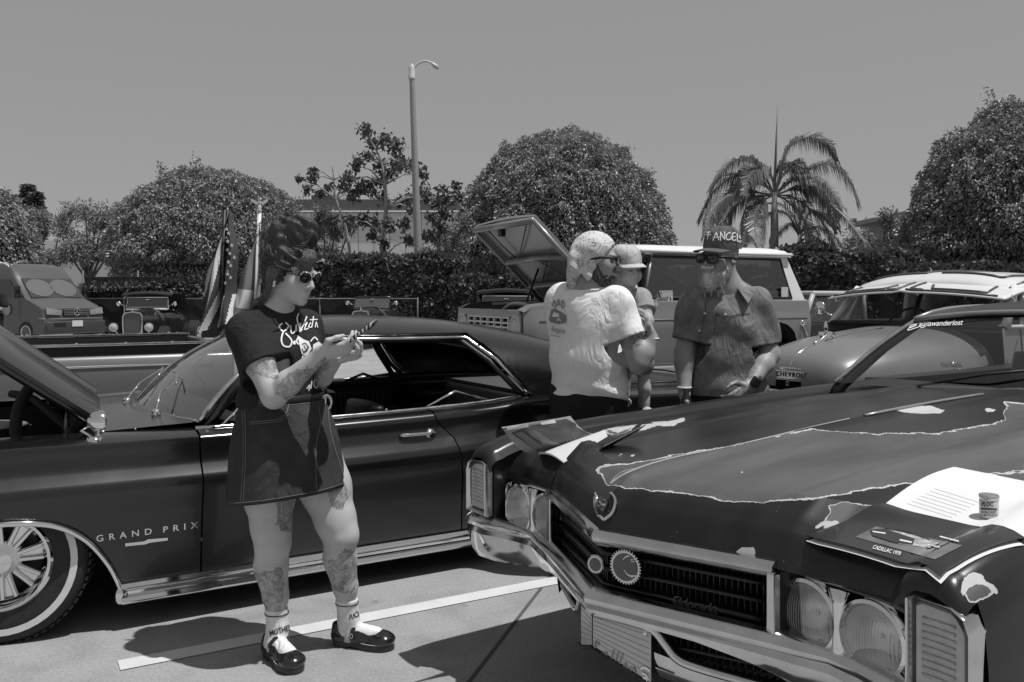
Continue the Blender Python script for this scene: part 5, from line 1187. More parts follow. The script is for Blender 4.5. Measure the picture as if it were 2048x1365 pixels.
q = MB(); q.lathe([(.02, .014), (.19, .0115)], ac, n=40); q.build('air_cleaner_label', mat('lid_black', .02, .35), GPE, smooth=True)
q = MB(); nf = 72
for i in range(nf):
    a = i * 2 * math.pi / nf; a2 = a + math.pi / nf
    q.add([ac + Vector((.205 * math.cos(a), .205 * math.sin(a), -.016)), ac + Vector((.198 * math.cos(a2), .198 * math.sin(a2), -.016)), ac + Vector((.198 * math.cos(a2), .198 * math.sin(a2), -.085)), ac + Vector((.205 * math.cos(a), .205 * math.sin(a), -.085))], [(0, 1, 2, 3)])
    a3 = a + 2 * math.pi / nf; q.add([ac + Vector((.198 * math.cos(a2), .198 * math.sin(a2), -.016)), ac + Vector((.205 * math.cos(a3), .205 * math.sin(a3), -.016)), ac + Vector((.205 * math.cos(a3), .205 * math.sin(a3), -.085)), ac + Vector((.198 * math.cos(a2), .198 * math.sin(a2), -.085))], [(0, 1, 2, 3)])
q.build('air_filter', mat('filter_paper', .06, .8), GPE)
q = MB(); q.lathe([(.2, -.085), (.235, -.09), (.235, -.105), (.18, -.12), (.05, -.16)], ac, n=40); q.build('air_cleaner_base', CHROMEW, GPE, smooth=40)
for pts, r_ in (([(-.64, -.42, 1.0), (-.68, -.44, .93), (-.70, -.47, .83), (-.69, -.50, .70)], .026), ([(-.40, -.42, .86), (-.46, -.46, .80), (-.50, -.5, .70), (-.52, -.52, .62)], .024), ([(-.7, .3, .9), (-.6, .1, .88), (-.45, -.2, .74)], .02)):
    q = MB(); q.tube(spline(pts, 6), r_, 10); q.build('hose', RUBBER, GPE, smooth=True)
sp_ = [Vector((-.66 + .0 * i, -.48, .75)) + Vector((.22 * i / 90, -.01 * i / 90, -.06 * i / 90)) + Vector((0, math.cos(i * .75) * .018, math.sin(i * .75) * .018)) for i in range(91)]
q = MB(); q.tube(sp_, .0045, 5); q.build('spring', mat('dark_steel', .15, .35, metal=1), GPE, smooth=True)
for c, s_ in (((-.66, -.56, .735), (.10, .06, .035)), ((-.50, -.58, .76), (.06, .05, .06)), ((-.58, -.36, .72), (.08, .06, .05)), ((-.73, -.6, .72), (.05, .05, .05)), ((-.47, -.62, .73), (.05, .03, .03))):
    q = MB(); q.box(c, s_); q.build('engine_fitting', CHROMEW if s_[2] < .05 or c[0] > -.52 else BAY, GPE, bevel=.008, smooth=40)
# hood hinge springs on each side
for s in (-1, 1):
    q = MB(); q.tube([(-.38, s * .64, .80), (-.44, s * .64, .87), (-.52, s * .64, .93)], .014, 6); q.tube([(-.40, s * .64, .74), (-.52, s * .64, .78), (-.50, s * .64, .92)], .01, 6); q.build('hood_hinge', mat('dark_steel'), GPE, smooth=True)
# bullet mirror on the fender
mc = Vector((-.40, -.87, .875)); q = MB(); q.lathe([(0, .05), (.02, .046), (.04, .03), (.05, .0), (.05, -.012), (.042, -.018), (.0, -.018)], mc, (-.9, -.2, .1), 20); 
MIR = q.build('mirror', CHROME, GPE, smooth=50)
q = MB(); q.tube([mc + Vector((0, 0, -.03)), mc + Vector((-.005, -.02, -.06)), Vector((-.42, -.90, .80))], [.014, .012, .016], 8); q.lathe([(.032, 0), (.03, .012), (.0, .02)], (-.42, -.90, .803), (0, -.2, 1), 14); q.tube([Vector((-.42, -.90, .81)), mc + Vector((-.07, -.02, -.03)), mc + Vector((-.03, 0, -.01))], .007, 6); q.build('mirror_stem', CHROME, MIR, smooth=True)
# door handle, lock, lettering, badge
hx = 1.06; hy = g_side(hx, .86, -1).y - .018; hz = .715
q = MB(); q.tube(spline([(hx - .10, hy + .02, hz), (hx - .09, hy - .004, hz + .004), (hx, hy - .01, hz + .004), (hx + .07, hy - .006, hz + .004), (hx + .10, hy + .02, hz + .002)], 4), .0095, 8); q.build('door_handle', CHROME, DOOR, smooth=True)
q = MB(); q.lathe([(.0, .022), (.014, .022), (.02, .014), (.026, .012), (.03, .0)], (hx + .065, hy + .022, hz - .004), (0, -1, .1), 16); q.build('handle_button', CHROME, DOOR, smooth=40)
q = MB(); q.lathe([(.0, .008), (.012, .008), (.015, .0)], (hx + .072, g_side(hx + .07, .75, -1).y, hz - .085), (0, -1, 0), 14); q.build('door_lock', CHROME, DOOR, smooth=40)
for tx, fr_ in (('GRAND', ((193, 1083), (303, 1067.5), (303, 1056), (192, 1071))), ('PRIX', ((326, 1064.5), (396, 1055), (396, 1043), (326, 1053)))): decal('lettering', FEND, [text_polys(tx, quad_frame(*fr_), spacing=1.9, bold=.01)], CHROME, FEND, off=.004, thick=.006)
decal('side_badge', FEND, [fill([(250, 1092), (250, 1086), (288, 1082), (295, 1078), (335, 1075), (335, 1080), (298, 1085), (290, 1088)])], CHROME, FEND, off=.004, thick=.007)
# trunk lid, tail, nose, floor
q = MB(); q.grid(lambda u, v: Vector((u, v * (.73 - .05 * max(0, u - 2.6)), sinterp(u, BELTZ) + .02 + .035 * (1 - v * v) * (1 if u < 3.4 else .6))), lin(2.50, 3.58, 12), lin(-1, 1, 12)); q.build('trunk_lid', GPP, GPE, smooth=True)
q = MB(); q.tube([(2.62, -.66, .862), (3.45, -.62, .845), (3.5, 0, .86), (3.45, .62, .845), (2.62, .66, .862)], .007, 5); q.build('trunk_seam', BLACKT, GPE, smooth=True)
q = MB(); q.rings([[Vector((3.6 + .05 * math.sin(t * 3.14), y * .88, .25 + .55 * t)) for y in lin(-1, 1, 10)] for t in lin(0, 1, 6)], closed=False); q.build('tail_panel', GPP, GPE, smooth=True)
q = MB(); q.tube([(3.35, -.95, .38), (3.62, -.90, .38), (3.70, 0, .38), (3.62, .90, .38), (3.35, .95, .38)], .065, 10, flat=.6); q.build('rear_bumper', CHROME, GPE, smooth=True)
for s in (-1, 1):
    q = MB(); q.box((3.655, s * .62, .58), (.03, .4, .09)); q.build('tail_lamp', mat('lamp_red', .12, .2), GPE, bevel=.01)
q = MB(); q.rings([[Vector((-1.75 - .12 * (1 - abs(y) ** 2), y * .86, .3 + .48 * t)) for y in lin(-1, 1, 12)] for t in lin(0, 1, 4)], closed=False); q.build('nose_panel', BLACKT, GPE, smooth=True)
q = MB(); q.tube([(-1.5, -.95, .36), (-1.86, -.88, .36), (-1.98, 0, .36), (-1.86, .88, .36), (-1.5, .95, .36)], .07, 10, flat=.6); q.build('front_bumper', CHROME, GPE, smooth=True)
for s in (-1, 1):
    for z in (.52, .68):
        q = MB(); q.lathe([(.0, .03), (.05, .025), (.075, .0), (.085, .02), (.09, 0)], (-1.84, s * .66, z), (-1, 0, 0), 18); q.build('headlamp', CHROME, GPE, smooth=True)
q = MB(); q.box((.95, 0, .19), (5.1, 1.2, .10)); q.box((.76, 0, .205), (2.1, 1.86, .09)); q.build('floor_pan', UNDER, GPE)
for c in (-.76, 2.29):
    for s in (-1, 1):
        q = MB(); q.rings([[Vector((c + .45 * math.cos(a), s * y, .14 + .40 * math.sin(a))) for a in lin(0, math.pi, 12)] for y in (.95, .55)], closed=False); q.build('wheel_well', UNDER, GPE, smooth=True)
        wheel(GPE, (c + (.015 if c < 0 else 0), s * .80, .335), s, .335, .20, .19, steer=(R(-16) if c < 0 else 0))
# interior
q = MB(); q.grid(lambda u, v: Vector((.1 + 1.55 * u, .80 - .04 * v, .28 + .50 * v)), lin(0, 1, 8), lin(0, 1, 4)); q.build('door_card', VINYL, GPE, smooth=True)
for i in range(26):
    q = MB(); q.tube([(.72 + i * .034, .765, .42), (.72 + i * .034, .755, .745)], .011, 6); q.build('pleat', VINYL, GPE, smooth=True)
q = MB(); q.tube([(.1, .80, .80), (1.75, .80, .815)], .03, 8); q.build('door_ledge', VINYL, GPE, smooth=True)
for y0 in (-.38, .38):
    q = MB(); q.box((.72, y0, .40), (.5, .52, .16)); q.rings([[Vector((.95 + .05 * t + .09 * math.cos(a) * (1 - .3 * t), y0 + .26 * math.sin(a) * (1 - .12 * t), .42 + .40 * t)) for a in lin(0, 2 * math.pi * 15 / 16, 15)] for t in (0, .3, .6, .85, .97, 1.0)]); q.build('front_seat', VINYL, GPE, bevel=.03, smooth=50)
q = MB(); q.box((1.65, 0, .40), (.5, 1.3, .2)); q.rings([[Vector((1.90 + .12 * t + .08 * math.cos(a) * (1 - .3 * t), .64 * math.sin(a), .42 + .38 * t)) for a in lin(0, 2 * math.pi * 15 / 16, 15)] for t in (0, .3, .6, .9, 1.0)]); q.build('rear_seat', VINYL, GPE, bevel=.03, smooth=50)
q = MB(); q.box((2.28, 0, .815), (.5, 1.4, .02)); q.build('parcel_shelf', mat('shelf_grey', .12, .7), GPE)
q = MB(); q.grid(lambda v, t: Vector((.0 + .24 * t, v * .78, .835 - .03 * t + .02 * math.sin(t * 3))), lin(-1, 1, 6), lin(0, 1, 4)); q.box((.27, 0, .70), (.06, 1.5, .2)); q.build('dashboard', VINYL, GPE, smooth=40)
q = MB(); wc = Vector((.52, .38, .78)); q.tube([wc + Vector((.19 * math.sin(a) * .45, .19 * math.cos(a), .19 * math.sin(a) * .88)) for a in lin(0, 2 * math.pi * 23 / 24, 23)], .011, 6, loop=True); q.tube([wc, (.28, .38, .70)], .02, 8); q.tube([wc + Vector((0, -.18, 0)), wc + Vector((0, .18, 0))], .01, 6); q.build('steering_wheel', VINYL, GPE, smooth=True)
for pp, mm in (([(1.12, -.80, .80), (1.35, -.79, .90), (1.62, -.80, .815)], CHROME), ([(1.30, .78, .82), (1.44, .78, .87), (1.58, .78, .82)], BLACKT)): q = MB(); q.tube(pp, .009, 6); q.build('quarter_window_frame', mm, GPE, smooth=True)
for u0 in (.95,):
    q = MB(); q.tube([(u0, -.80, .80), (u0, -.80, .835)], [.005, .008], 8); q.build('lock_knob', CHROME, GPE, smooth=True)
q = MB(); q.tube([(1.42, .66, 1.18), (1.55, .74, 1.0), (1.70, .82, .82)], .02, 6); q.build('rear_pillar_trim', BLACKT, GPE, smooth=True)
# ================================================================== WORN BLACK LUXURY COUPE (front end)
CT = R(33)
CD = empty('luxury_coupe', (.4635, 2.61, 0), CT)
tag(CD, 'worn black luxury coupe with peeling hood paint, chrome bumper and quad headlamps', 'car')
def worn_mat():
    m = bpy.data.materials.new('peeling_black_paint'); m.use_nodes = True; nt = m.node_tree; b = nt.nodes['Principled BSDF']; MATS['peel'] = m
    tc = node(nt, 'ShaderNodeTexCoord'); ns = node(nt, 'ShaderNodeTexNoise'); ns.inputs['Scale'].default_value = 22; ns.inputs['Detail'].default_value = 7; ns.inputs['Roughness'].default_value = .65
    nt.links.new(tc.outputs['Object'], ns.inputs['Vector'])
    nl = node(nt, 'ShaderNodeTexNoise'); nl.inputs['Scale'].default_value = 3.5; nl.inputs['Detail'].default_value = 6
    mp = node(nt, 'ShaderNodeMapping'); mp.inputs['Scale'].default_value = (.6, 2.2, 1); nt.links.new(tc.outputs['Object'], mp.inputs[0]); nt.links.new(mp.outputs[0], nl.inputs['Vector'])
    fn = node(nt, 'ShaderNodeTexNoise'); fn.inputs['Scale'].default_value = 160; fn.inputs['Detail'].default_value = 3; nt.links.new(tc.outputs['Object'], fn.inputs['Vector'])
    def M(op, a, b_=None, cl=False):
        n = node(nt, 'ShaderNodeMath', operation=op); n.use_clamp = cl
        for i, q in enumerate((a, b_)):
            if q is None: continue
            if isinstance(q, (int, float)): n.inputs[i].default_value = q
            else: nt.links.new(q, n.inputs[i])
        return n.outputs[0]
    def at(name):
        a = node(nt, 'ShaderNodeAttribute'); a.attribute_name = name; return a.outputs['Fac']
    j = M('MULTIPLY', M('SUBTRACT', ns.outputs['Fac'], .5), .035)
    dg = M('ADD', at('grey_d'), j); db = M('ADD', at('bare_d'), M('MULTIPLY', j, .7))
    g = M('LESS_THAN', dg, 0.0); bare = M('LESS_THAN', db, 0.0)
    wd = M('MULTIPLY', M('POWER', nl.outputs['Fac'], 3.0), M('ADD', M('MULTIPLY', ns.outputs['Fac'], .030), .002))
    edge = M('LESS_THAN', M('ABSOLUTE', dg), wd)
    chips = M('MULTIPLY', M('GREATER_THAN', fn.outputs['Fac'], .735), M('GREATER_THAN', ns.outputs['Fac'], .56))
    white = M('MAXIMUM', M('MAXIMUM', edge, bare), M('MULTIPLY', chips, .8))
    gv = node(nt, 'ShaderNodeMapRange'); gv.inputs[1].default_value = .3; gv.inputs[2].default_value = .7; gv.inputs[3].default_value = .055; gv.inputs[4].default_value = .105
    nt.links.new(nl.outputs['Fac'], gv.inputs[0])
    bv = node(nt, 'ShaderNodeMapRange'); bv.inputs[1].default_value = .3; bv.inputs[2].default_value = .75; bv.inputs[3].default_value = .006; bv.inputs[4].default_value = .022
    nt.links.new(nl.outputs['Fac'], bv.inputs[0])
    c1 = node(nt, 'ShaderNodeMix'); c1.data_type = 'FLOAT'; nt.links.new(g, c1.inputs[0]); nt.links.new(bv.outputs[0], c1.inputs[2]); nt.links.new(gv.outputs[0], c1.inputs[3])
    c2 = node(nt, 'ShaderNodeMix'); c2.data_type = 'FLOAT'; nt.links.new(white, c2.inputs[0]); nt.links.new(c1.outputs[0], c2.inputs[2]); c2.inputs[3].default_value = .5
    nt.links.new(c2.outputs[0], b.inputs['Base Color'])
    rr = node(nt, 'ShaderNodeMapRange'); rr.inputs[3].default_value = .3; rr.inputs[4].default_value = .55; nt.links.new(M('MAXIMUM', g, white), rr.inputs[0]); nt.links.new(rr.outputs[0], b.inputs['Roughness'])
    bp = node(nt, 'ShaderNodeBump'); bp.inputs['Strength'].default_value = .35; bp.inputs['Distance'].default_value = .0015
    nt.links.new(M('SUBTRACT', 1.0, M('MAXIMUM', g, white)), bp.inputs['Height']); nt.links.new(bp.outputs[0], b.inputs['Normal'])
    return m
PEEL = worn_mat(); CBLK = mat('worn_black_paint', .009, .3, noise_amt=.4, noise_scale=5, rough_var=.08)
GREY_P = [[(1192, 937), (1215, 929), (1258, 928), (1358, 909), (1434, 897), (1500, 884), (1620, 858), (1680, 864), (1750, 868), (1880, 866), (1985, 848), (2012, 840), (2006, 826), (2016, 815), (2008, 804), (2090, 812), (2200, 900), (2090, 938), (1960, 950), (1860, 963), (1780, 972), (1700, 985), (1640, 996), (1570, 1002), (1510, 1006), (1450, 1001), (1400, 991), (1340, 985), (1255, 976), (1215, 970), (1204, 952), (1196, 945)],
          [(1655, 1012), (1690, 1006), (1760, 1012), (1735, 1038), (1625, 1060), (1640, 1046), (1660, 1036)], [(1972, 950), (2060, 944), (2060, 996), (2000, 985), (1985, 972)],
          [(1932, 1176), (1955, 1166), (1980, 1172), (1988, 1188), (1970, 1198), (1940, 1204), (1930, 1192)], [(1205, 862), (1236, 855), (1270, 850), (1260, 862), (1232, 872)]]
BARE_P = [[(1655, 1040), (1690, 1046), (1672, 1056), (1622, 1060)], [(1926, 1158), (1944, 1142), (1968, 1150), (1962, 1160), (1990, 1172), (2000, 1186), (1988, 1198), (1985, 1184), (1966, 1168), (1950, 1166), (1932, 1178), (1930, 1196), (1948, 1208), (1936, 1208), (1920, 1190)],
          [(1464, 1110), (1480, 1098), (1512, 1095), (1512, 1114), (1490, 1112)], [(1339, 1078), (1345, 1071), (1353, 1077), (1347, 1083)], [(1211, 858), (1252, 852), (1275, 849), (1262, 857), (1236, 866)], [(1282, 850), (1325, 846), (1306, 855), (1276, 864)],
          [(1300, 844), (1340, 843), (1368, 836), (1372, 840), (1345, 853), (1322, 853)], [(1790, 823), (1815, 814), (1860, 812), (1892, 822), (1880, 828), (1830, 827)], [(1968, 820), (1975, 816), (1994, 820), (1988, 824), (1974, 823)], [(1255, 912), (1270, 909), (1266, 915)], [(1235, 908), (1246, 907), (1240, 912)], [(1848, 928), (1858, 926), (1862, 930), (1854, 932)],
          [(1478, 945), (1486, 943), (1488, 948), (1480, 948)], [(1965, 964), (1980, 952), (1990, 975), (2010, 988), (1990, 984)]]
def poly_sd(px, py, poly):
    n = len(poly); d = np.full(px.shape, 1e9); ins = np.zeros(px.shape, bool)
    for i in range(n):
        ax, ay = poly[i]; bx, by = poly[(i + 1) % n]; ex, ey = bx - ax, by - ay
        t = np.clip(((px - ax) * ex + (py - ay) * ey) / (ex * ex + ey * ey + 1e-9), 0, 1)
        d = np.minimum(d, np.hypot(px - ax - t * ex, py - ay - t * ey))
        c = ((ay > py) != (by > py)) & (px < (bx - ax) * (py - ay) / (by - ay + 1e-12) + ax); ins ^= c
    return np.where(ins, -d, d)
def paint_attr(o):
    M = np.array(local_m(o)); V = np.array([v.co for v in o.data.vertices]); W = V @ M[:3, :3].T + M[:3, 3]
    Y = np.maximum(W[:, 1], .3); px = CX + F * W[:, 0] / Y; py = HY + F * (HC - W[:, 2]) / Y
    for nm, ps in (('grey_d', GREY_P), ('bare_d', BARE_P)):
        d = np.full(len(V), 1e9)
        for p_ in ps: d = np.minimum(d, poly_sd(px, py, p_))
        # foreshortened rows: distances in the picture shrink along depth, so widen them a little
        attr(o, nm, np.clip(d * Y / F * 1.5, -.5, .5))
def c_zc(a): return sinterp(a, [(-.4, .86), (-.15, .886), (0, .905), (.4, .942), (.75, .965), (1.2, .988), (1.55, 1.0), (1.95, 1.008), (2.2, 1.01)])
def c_ze(a): return c_zc(a) - sinterp(a, [(-.2, .045), (.3, .06), (1.0, .075), (2.2, .07)])
def c_top(a, y):
    t = min(1, abs(y) / .82); r_ = .012 * max(0, 1 - abs(y) / .035); v = .012 * max(0, 1 - (abs(abs(y) - .46) / .05) ** 2)
    return c_zc(a) + (c_ze(a) - c_zc(a)) * t ** 2.2 + r_ + v
VS = .40
def c_front(y): return -.27 + VS * min(abs(y), .5)
# centre hood with its prow: t<0.22 is the front face rolling up from the grille header
def hood_c(t, y):
    af = c_front(y); nose = [(0, 0.0, .742), (.25, .018, .79), (.5, .042, .838), (.75, .085, .872)]
    k = t * 14
    if k < 4:
        ks = [(0, 0.0, .742), (1, .016, .785), (2, .036, .828), (3, .070, .862), (4, .13, None)]
        i = min(int(k), 3); f_ = k - i
        def q(j):
            _, da, z = ks[j]; a = af + da; return (a, z if z is not None else c_top(a, y))
        a0, z0 = q(i); a1, z1 = q(i + 1); return Vector((a0 + (a1 - a0) * f_, y, z0 + (z1 - z0) * f_))
    a0 = af + .13; a = a0 + (1.93 - .07 * (1 - (y / .82) ** 2) * -1 - a0) * (k - 4) / 10
    return Vector((a, y, c_top(a, y)))
tl = sorted(set([i / 14 / 4 for i in range(0, 17)] + [4 / 14 + (10 / 14) * i / 110 for i in range(111)]))
q = MB(); q.grid(hood_c, tl, lin(-.47, .47, 96)); HC_ = q
def hood_o(t, v, s):
    p_ = hood_o0(t, v, s); k = min(1, max(0, (abs(p_.y) - .474) / .10)); k = k * k * (3 - 2 * k); c = hood_c(t, .47); return Vector((c.x + (p_.x - c.x) * k, p_.y, c.z + (p_.z - c.z) * k))
def hood_o0(t, v, s):
    y = .474 + (.835 - .474) * v; ks = [(0, -.030, .728), (1, -.022, .757), (2, -.002, .792), (3, .035, .826), (4, .12, None)]; k = t * 14
    if k < 4:
        i = min(int(k), 3); f_ = k - i
        def q_(j):
            _, a, z = ks[j]; return (a, z if z is not None else c_top(a, y))
        a0, z0 = q_(i); a1, z1 = q_(i + 1); return Vector((a0 + (a1 - a0) * f_, s * y, z0 + (z1 - z0) * f_))
    a = .12 + (1.93 + .07 * (1 - (y / .82) ** 2) - .12) * (k - 4) / 10; return Vector((a, s * y, c_top(a, y)))
for s in (-1, 1):
    q.grid(lambda t, v: hood_o(t, v, s), tl, lin(0, 1, 36))
    q.grid(lambda t, v: hood_c(t, s * .47).lerp(hood_o(t, 0, s), v), tl, [0, .5, 1])
HOODC = q.build('hood', PEEL, CD, smooth=32); paint_attr(HOODC)
# fenders
def fend(a, k, s):
    zt = c_ze(a) + .012; f_ = 0 if a > .1 else ((.1 - a) / .22) ** 2
    sec = [(.826, zt - .03), (.848, zt + .002), (.880, zt + .018), (.915, zt + .020), (.950, zt + .008), (.980, zt - .025), (.998, zt - .075), (1.006, zt - .16), (1.01, .62), (1.008, .56), (1.0, .45), (.985, .30), (.96, .2)]
    i = min(int(k), len(sec) - 2); t = k - i; y = sec[i][0] + (sec[i + 1][0] - sec[i][0]) * t; z = sec[i][1] + (sec[i + 1][1] - sec[i][1]) * t
    return Vector((a, s * (y - .02 * f_), z - .035 * f_ * (1 if z > .6 else 0)))
def arch_c(u):
    d = abs(u - .78); return sinterp(d, [(0, .70), (.2, .68), (.32, .60), (.41, .45), (.45, .2)]) if d < .45 else 0
for s in (-1, 1):
    q = MB(); aa = lin(-.07, .3, 40) + lin(.31, 2.3, 110)
    q.grid(lambda a, k: fend(a, k, s), aa, [i * .25 for i in range(0, 33)])
    def low(a, t):
        p_ = fend(a, 8, s); z1 = p_.z; z0 = max(.2, arch_c(a)); z0 = min(z0, z1 - .002); z = z1 + (z0 - z1) * t; return Vector((a, s * interp(z, [(.2, .96), (.3, .985), (.45, 1.0), (.62, 1.01), (.9, 1.01)]), z))
    q.grid(low, sorted(set(lin(.3, 2.3, 60))), lin(0, 1, 6))
    # rounded front cap over the parking lamp
    q.grid(lambda t, k: (lambda p_: Vector((p_.x - .05 * math.sin(t * HP), p_.y, p_.z - .05 * (1 - math.cos(t * HP)))))(fend(-.07, k, s)), lin(0, 1, 5), [i * .25 for i in range(0, 22)])
    q.grid(lambda t, k: (lambda p_: Vector((p_.x - .05, p_.y, p_.z - .05)).lerp(Vector((-.09, s * .915, .80)), t))(fend(-.07, k, s)), lin(0, 1, 3), [i * .25 for i in range(0, 22)])
    fo = q.build('fender', PEEL, CD, smooth=34); paint_attr(fo)
    if s < 0: FNR = fo
    else: FFR = fo
    q = MB(); q.add([(-.09, s * .838, .83), (.06, s * .838, .86), (.06, s * .838, .55), (-.09, s * .838, .55)], [(0, 1, 2, 3)]); q.build('fender_inner_wall', CBLK, CD)
    # lower body to the tail
    q = MB(); q.grid(lambda u, t: Vector((u, s * interp(t, [(0, .96), (.15, .985), (.5, 1.012), (.8, 1.0), (1, .95)]) * (1 - .06 * max(0, (u - 4.4)) ** 2), .2 + (.78 + .02 * max(0, u - 3.2)) * t)), lin(2.31, 5.3, 20), lin(0, 1, 12)); q.grid(lambda u, v: Vector((u, s * (.95 - .2 * v), .98 + .02 * max(0, u - 3.2) * 0.8 + .012 * v)), lin(2.31, 5.3, 12), lin(0, 1, 3)); q.build('body_side', CBLK, CD, smooth=40)
    wheel(CD, (.78, s * .86, .345), s, .345, .2, .19, white=True); wheel(CD, (3.83, s * .86, .345), s, .345, .2, .19, white=True)
# cowl, windscreen, roof
def cws(v, t):
    ub = 1.90 + .09 * (1 - v * v) * -1 + .0; ub = 1.98 - .0 * v - .12 * (1 - v * v) * 0 - .14 * v * v * 1.0 + 0; ut = 2.42 - .14 * v * v
    return Vector((ub + (ut - ub) * t, v * (.79 - .16 * t), 1.005 - .015 * v * v + (1.345 - 1.005 - .03 * v * v) * t + .018 * math.sin(t * math.pi)))
q = MB(); q.grid(lambda v, t: (lambda p_, r_: r_.lerp(p_, t))(cws(v, 0) + Vector((0, 0, -.004)), Vector((1.93 + .07 * (1 - v * v) * 0 + .05 * 0, v * .80, c_top(1.93, v * .80) - .02))) if False else Vector((1.90 + (cws(v, 0).x + .05 - 1.90) * t, v * .82, .985 + .01 * (1 - v * v))), lin(-1, 1, 12), lin(0, 1, 3)); q.build('cowl', CBLK, CD, smooth=True)
q = MB(); q.tube([hood_o(1, (.835 - .474) / .361, 1) + Vector((.012, 0, -.004))] + [Vector((1.945 + .07 * (1 - (y / .82) ** 2), y, c_top(1.93, y) - .002)) for y in lin(.8, -.8, 16)], .009, 6); q.build('cowl_trim', mat('dull_trim', .3, .4, metal=.6), CD, smooth=True)
CWG = glass_mat('coupe_windscreen', .78, .05, .02)
q = MB(); q.grid(cws, lin(-1, 1, 18), lin(0, 1, 8)); CWS = q.build('windscreen', CWG, CD, smooth=True)
q = MB(); q.tube([cws(1, t) for t in lin(0, 1, 8)] + [cws(v, 1) for v in lin(1, -1, 14)][1:] + [cws(-1, t) for t in lin(1, 0, 8)][1:], .012, 6); q.build('windscreen_frame', CHROMEW, CD, smooth=True)
for s in (-1, 1):
    q = MB(); q.tube([cws(s, 0) + Vector((.0, 0, -.07)), cws(s, 0) + Vector((.05, 0, -.01)), cws(s, .5) + Vector((.05, 0, -.005)), cws(s, 1) + Vector((.05, s * .0, 0))], [.034, .032, .028, .026], 8); q.build('windscreen_pillar', CBLK, CD, smooth=True)
def crf(u, v):
    zt = sinterp(u, [(2.40, 1.345), (2.6, 1.385), (3.0, 1.40), (3.5, 1.39), (4.0, 1.31), (4.3, 1.15), (4.5, 1.0)]); w_ = interp(u, [(2.4, .63), (3.4, .68), (4.5, .8)])
    return Vector((u - .14 * v * v * max(0, (3.2 - u) / .8), v * w_, zt - .045 * abs(v) ** 3))
q = MB(); q.shell(crf, lin(2.40, 4.5, 24), lin(-1, 1, 16), .03); q.build('roof', PEEL, CD, smooth=40)
ro = [c for c in CD.children if c.name.startswith('roof')][0]; attr(ro, 'grey_d', np.full(len(ro.data.vertices), .5)); attr(ro, 'bare_d', np.full(len(ro.data.vertices), .5))
q = MB(); q.tube([crf(u, 1) for u in lin(2.4, 3.7, 10)], .014, 6); q.tube([crf(u, -1) for u in lin(2.4, 3.7, 10)], .014, 6); q.tube([crf(2.4, v) + Vector((-.01, 0, -.006)) for v in lin(-1, 1, 12)], .014, 6); q.build('drip_rail', mat('dull_trim'), CD, smooth=True)
for s in (-1, 1):
    q = MB(); q.add([crf(3.7, s), crf(4.5, s), Vector((4.55, s * .84, .98)), Vector((3.95, s * .84, .98))], [(0, 1, 2, 3)]); q.build('sail_panel', CBLK, CD)
q = MB(); q.box((4.9, 0, .98), (.8, 1.7, .03)); q.box((5.28, 0, .6), (.05, 1.85, .74)); q.build('trunk', CBLK, CD, bevel=.01)
q = MB(); q.box((2.9, 0, .2), (4.6, 1.1, .1)); q.box((3.0, 0, .26), (1.2, 1.9, .06)); q.build('floor_pan', UNDER, CD)
q = MB(); q.grid(lambda v, t: Vector((1.95 + .42 * t, v * .78, .985 + .012 * math.sin(t * 3.1) - .05 * max(0, t - .8) * 3)), lin(-1, 1, 8), lin(0, 1, 6)); q.box((2.4, 0, .85), (.08, 1.5, .2)); q.build('dashboard', VINYL, CD, smooth=40)
q = MB(); wc = Vector((2.55, -.40, .98)); q.tube([wc + Vector((.19 * math.sin(a) * .4, .19 * math.cos(a), .19 * math.sin(a) * .9)) for a in lin(0, 2 * math.pi * 23 / 24, 23)], .012, 6, loop=True); q.tube([wc, (2.35, -.40, .9)], .02, 8); q.build('steering_wheel', VINYL, CD, smooth=True)
for y0 in (-.40, .40):
    q = MB(); q.box((2.95, y0, .55), (.5, .66, .2)); q.rings([[Vector((3.2 + .12 * t + .09 * math.cos(a) * (1 - .3 * t), y0 + .33 * math.sin(a) * (1 - .1 * t), .55 + .55 * t)) for a in lin(0, 2 * math.pi * 15 / 16, 15)] for t in (0, .4, .8, .95, 1.0)]); q.build('front_seat', VINYL, CD, bevel=.03, smooth=50)
q = MB(); a_, b_ = cws(.42, .03) + Vector((-.02, 0, .012)), cws(-.05, .22) + Vector((-.02, 0, .012)); q.tube([Vector((1.96, .45, .995)), a_.lerp(b_, .5) + Vector((0, 0, .006)), b_], .006, 6); q.build('wiper', BLACKT, CD, smooth=True)
# windscreen lettering and parcel on the glass edge
decal('windscreen_lettering', CWS, [text_polys('@lawanderlost', quad_frame((1840, 654), (1926, 651), (1927, 641), (1843, 644)), shear=.25, bold=.01)], mat('white_vinyl', .8, .5), CWS, off=.003)
decal('windscreen_sticker', CWS, [stroke([(1815, 662), (1822, 652), (1842, 646), (1838, 655), (1817, 662)], 1.6, smooth=False), stroke([(1820, 657), (1834, 651)], 2.2)], mat('white_vinyl'), CWS, off=.003)
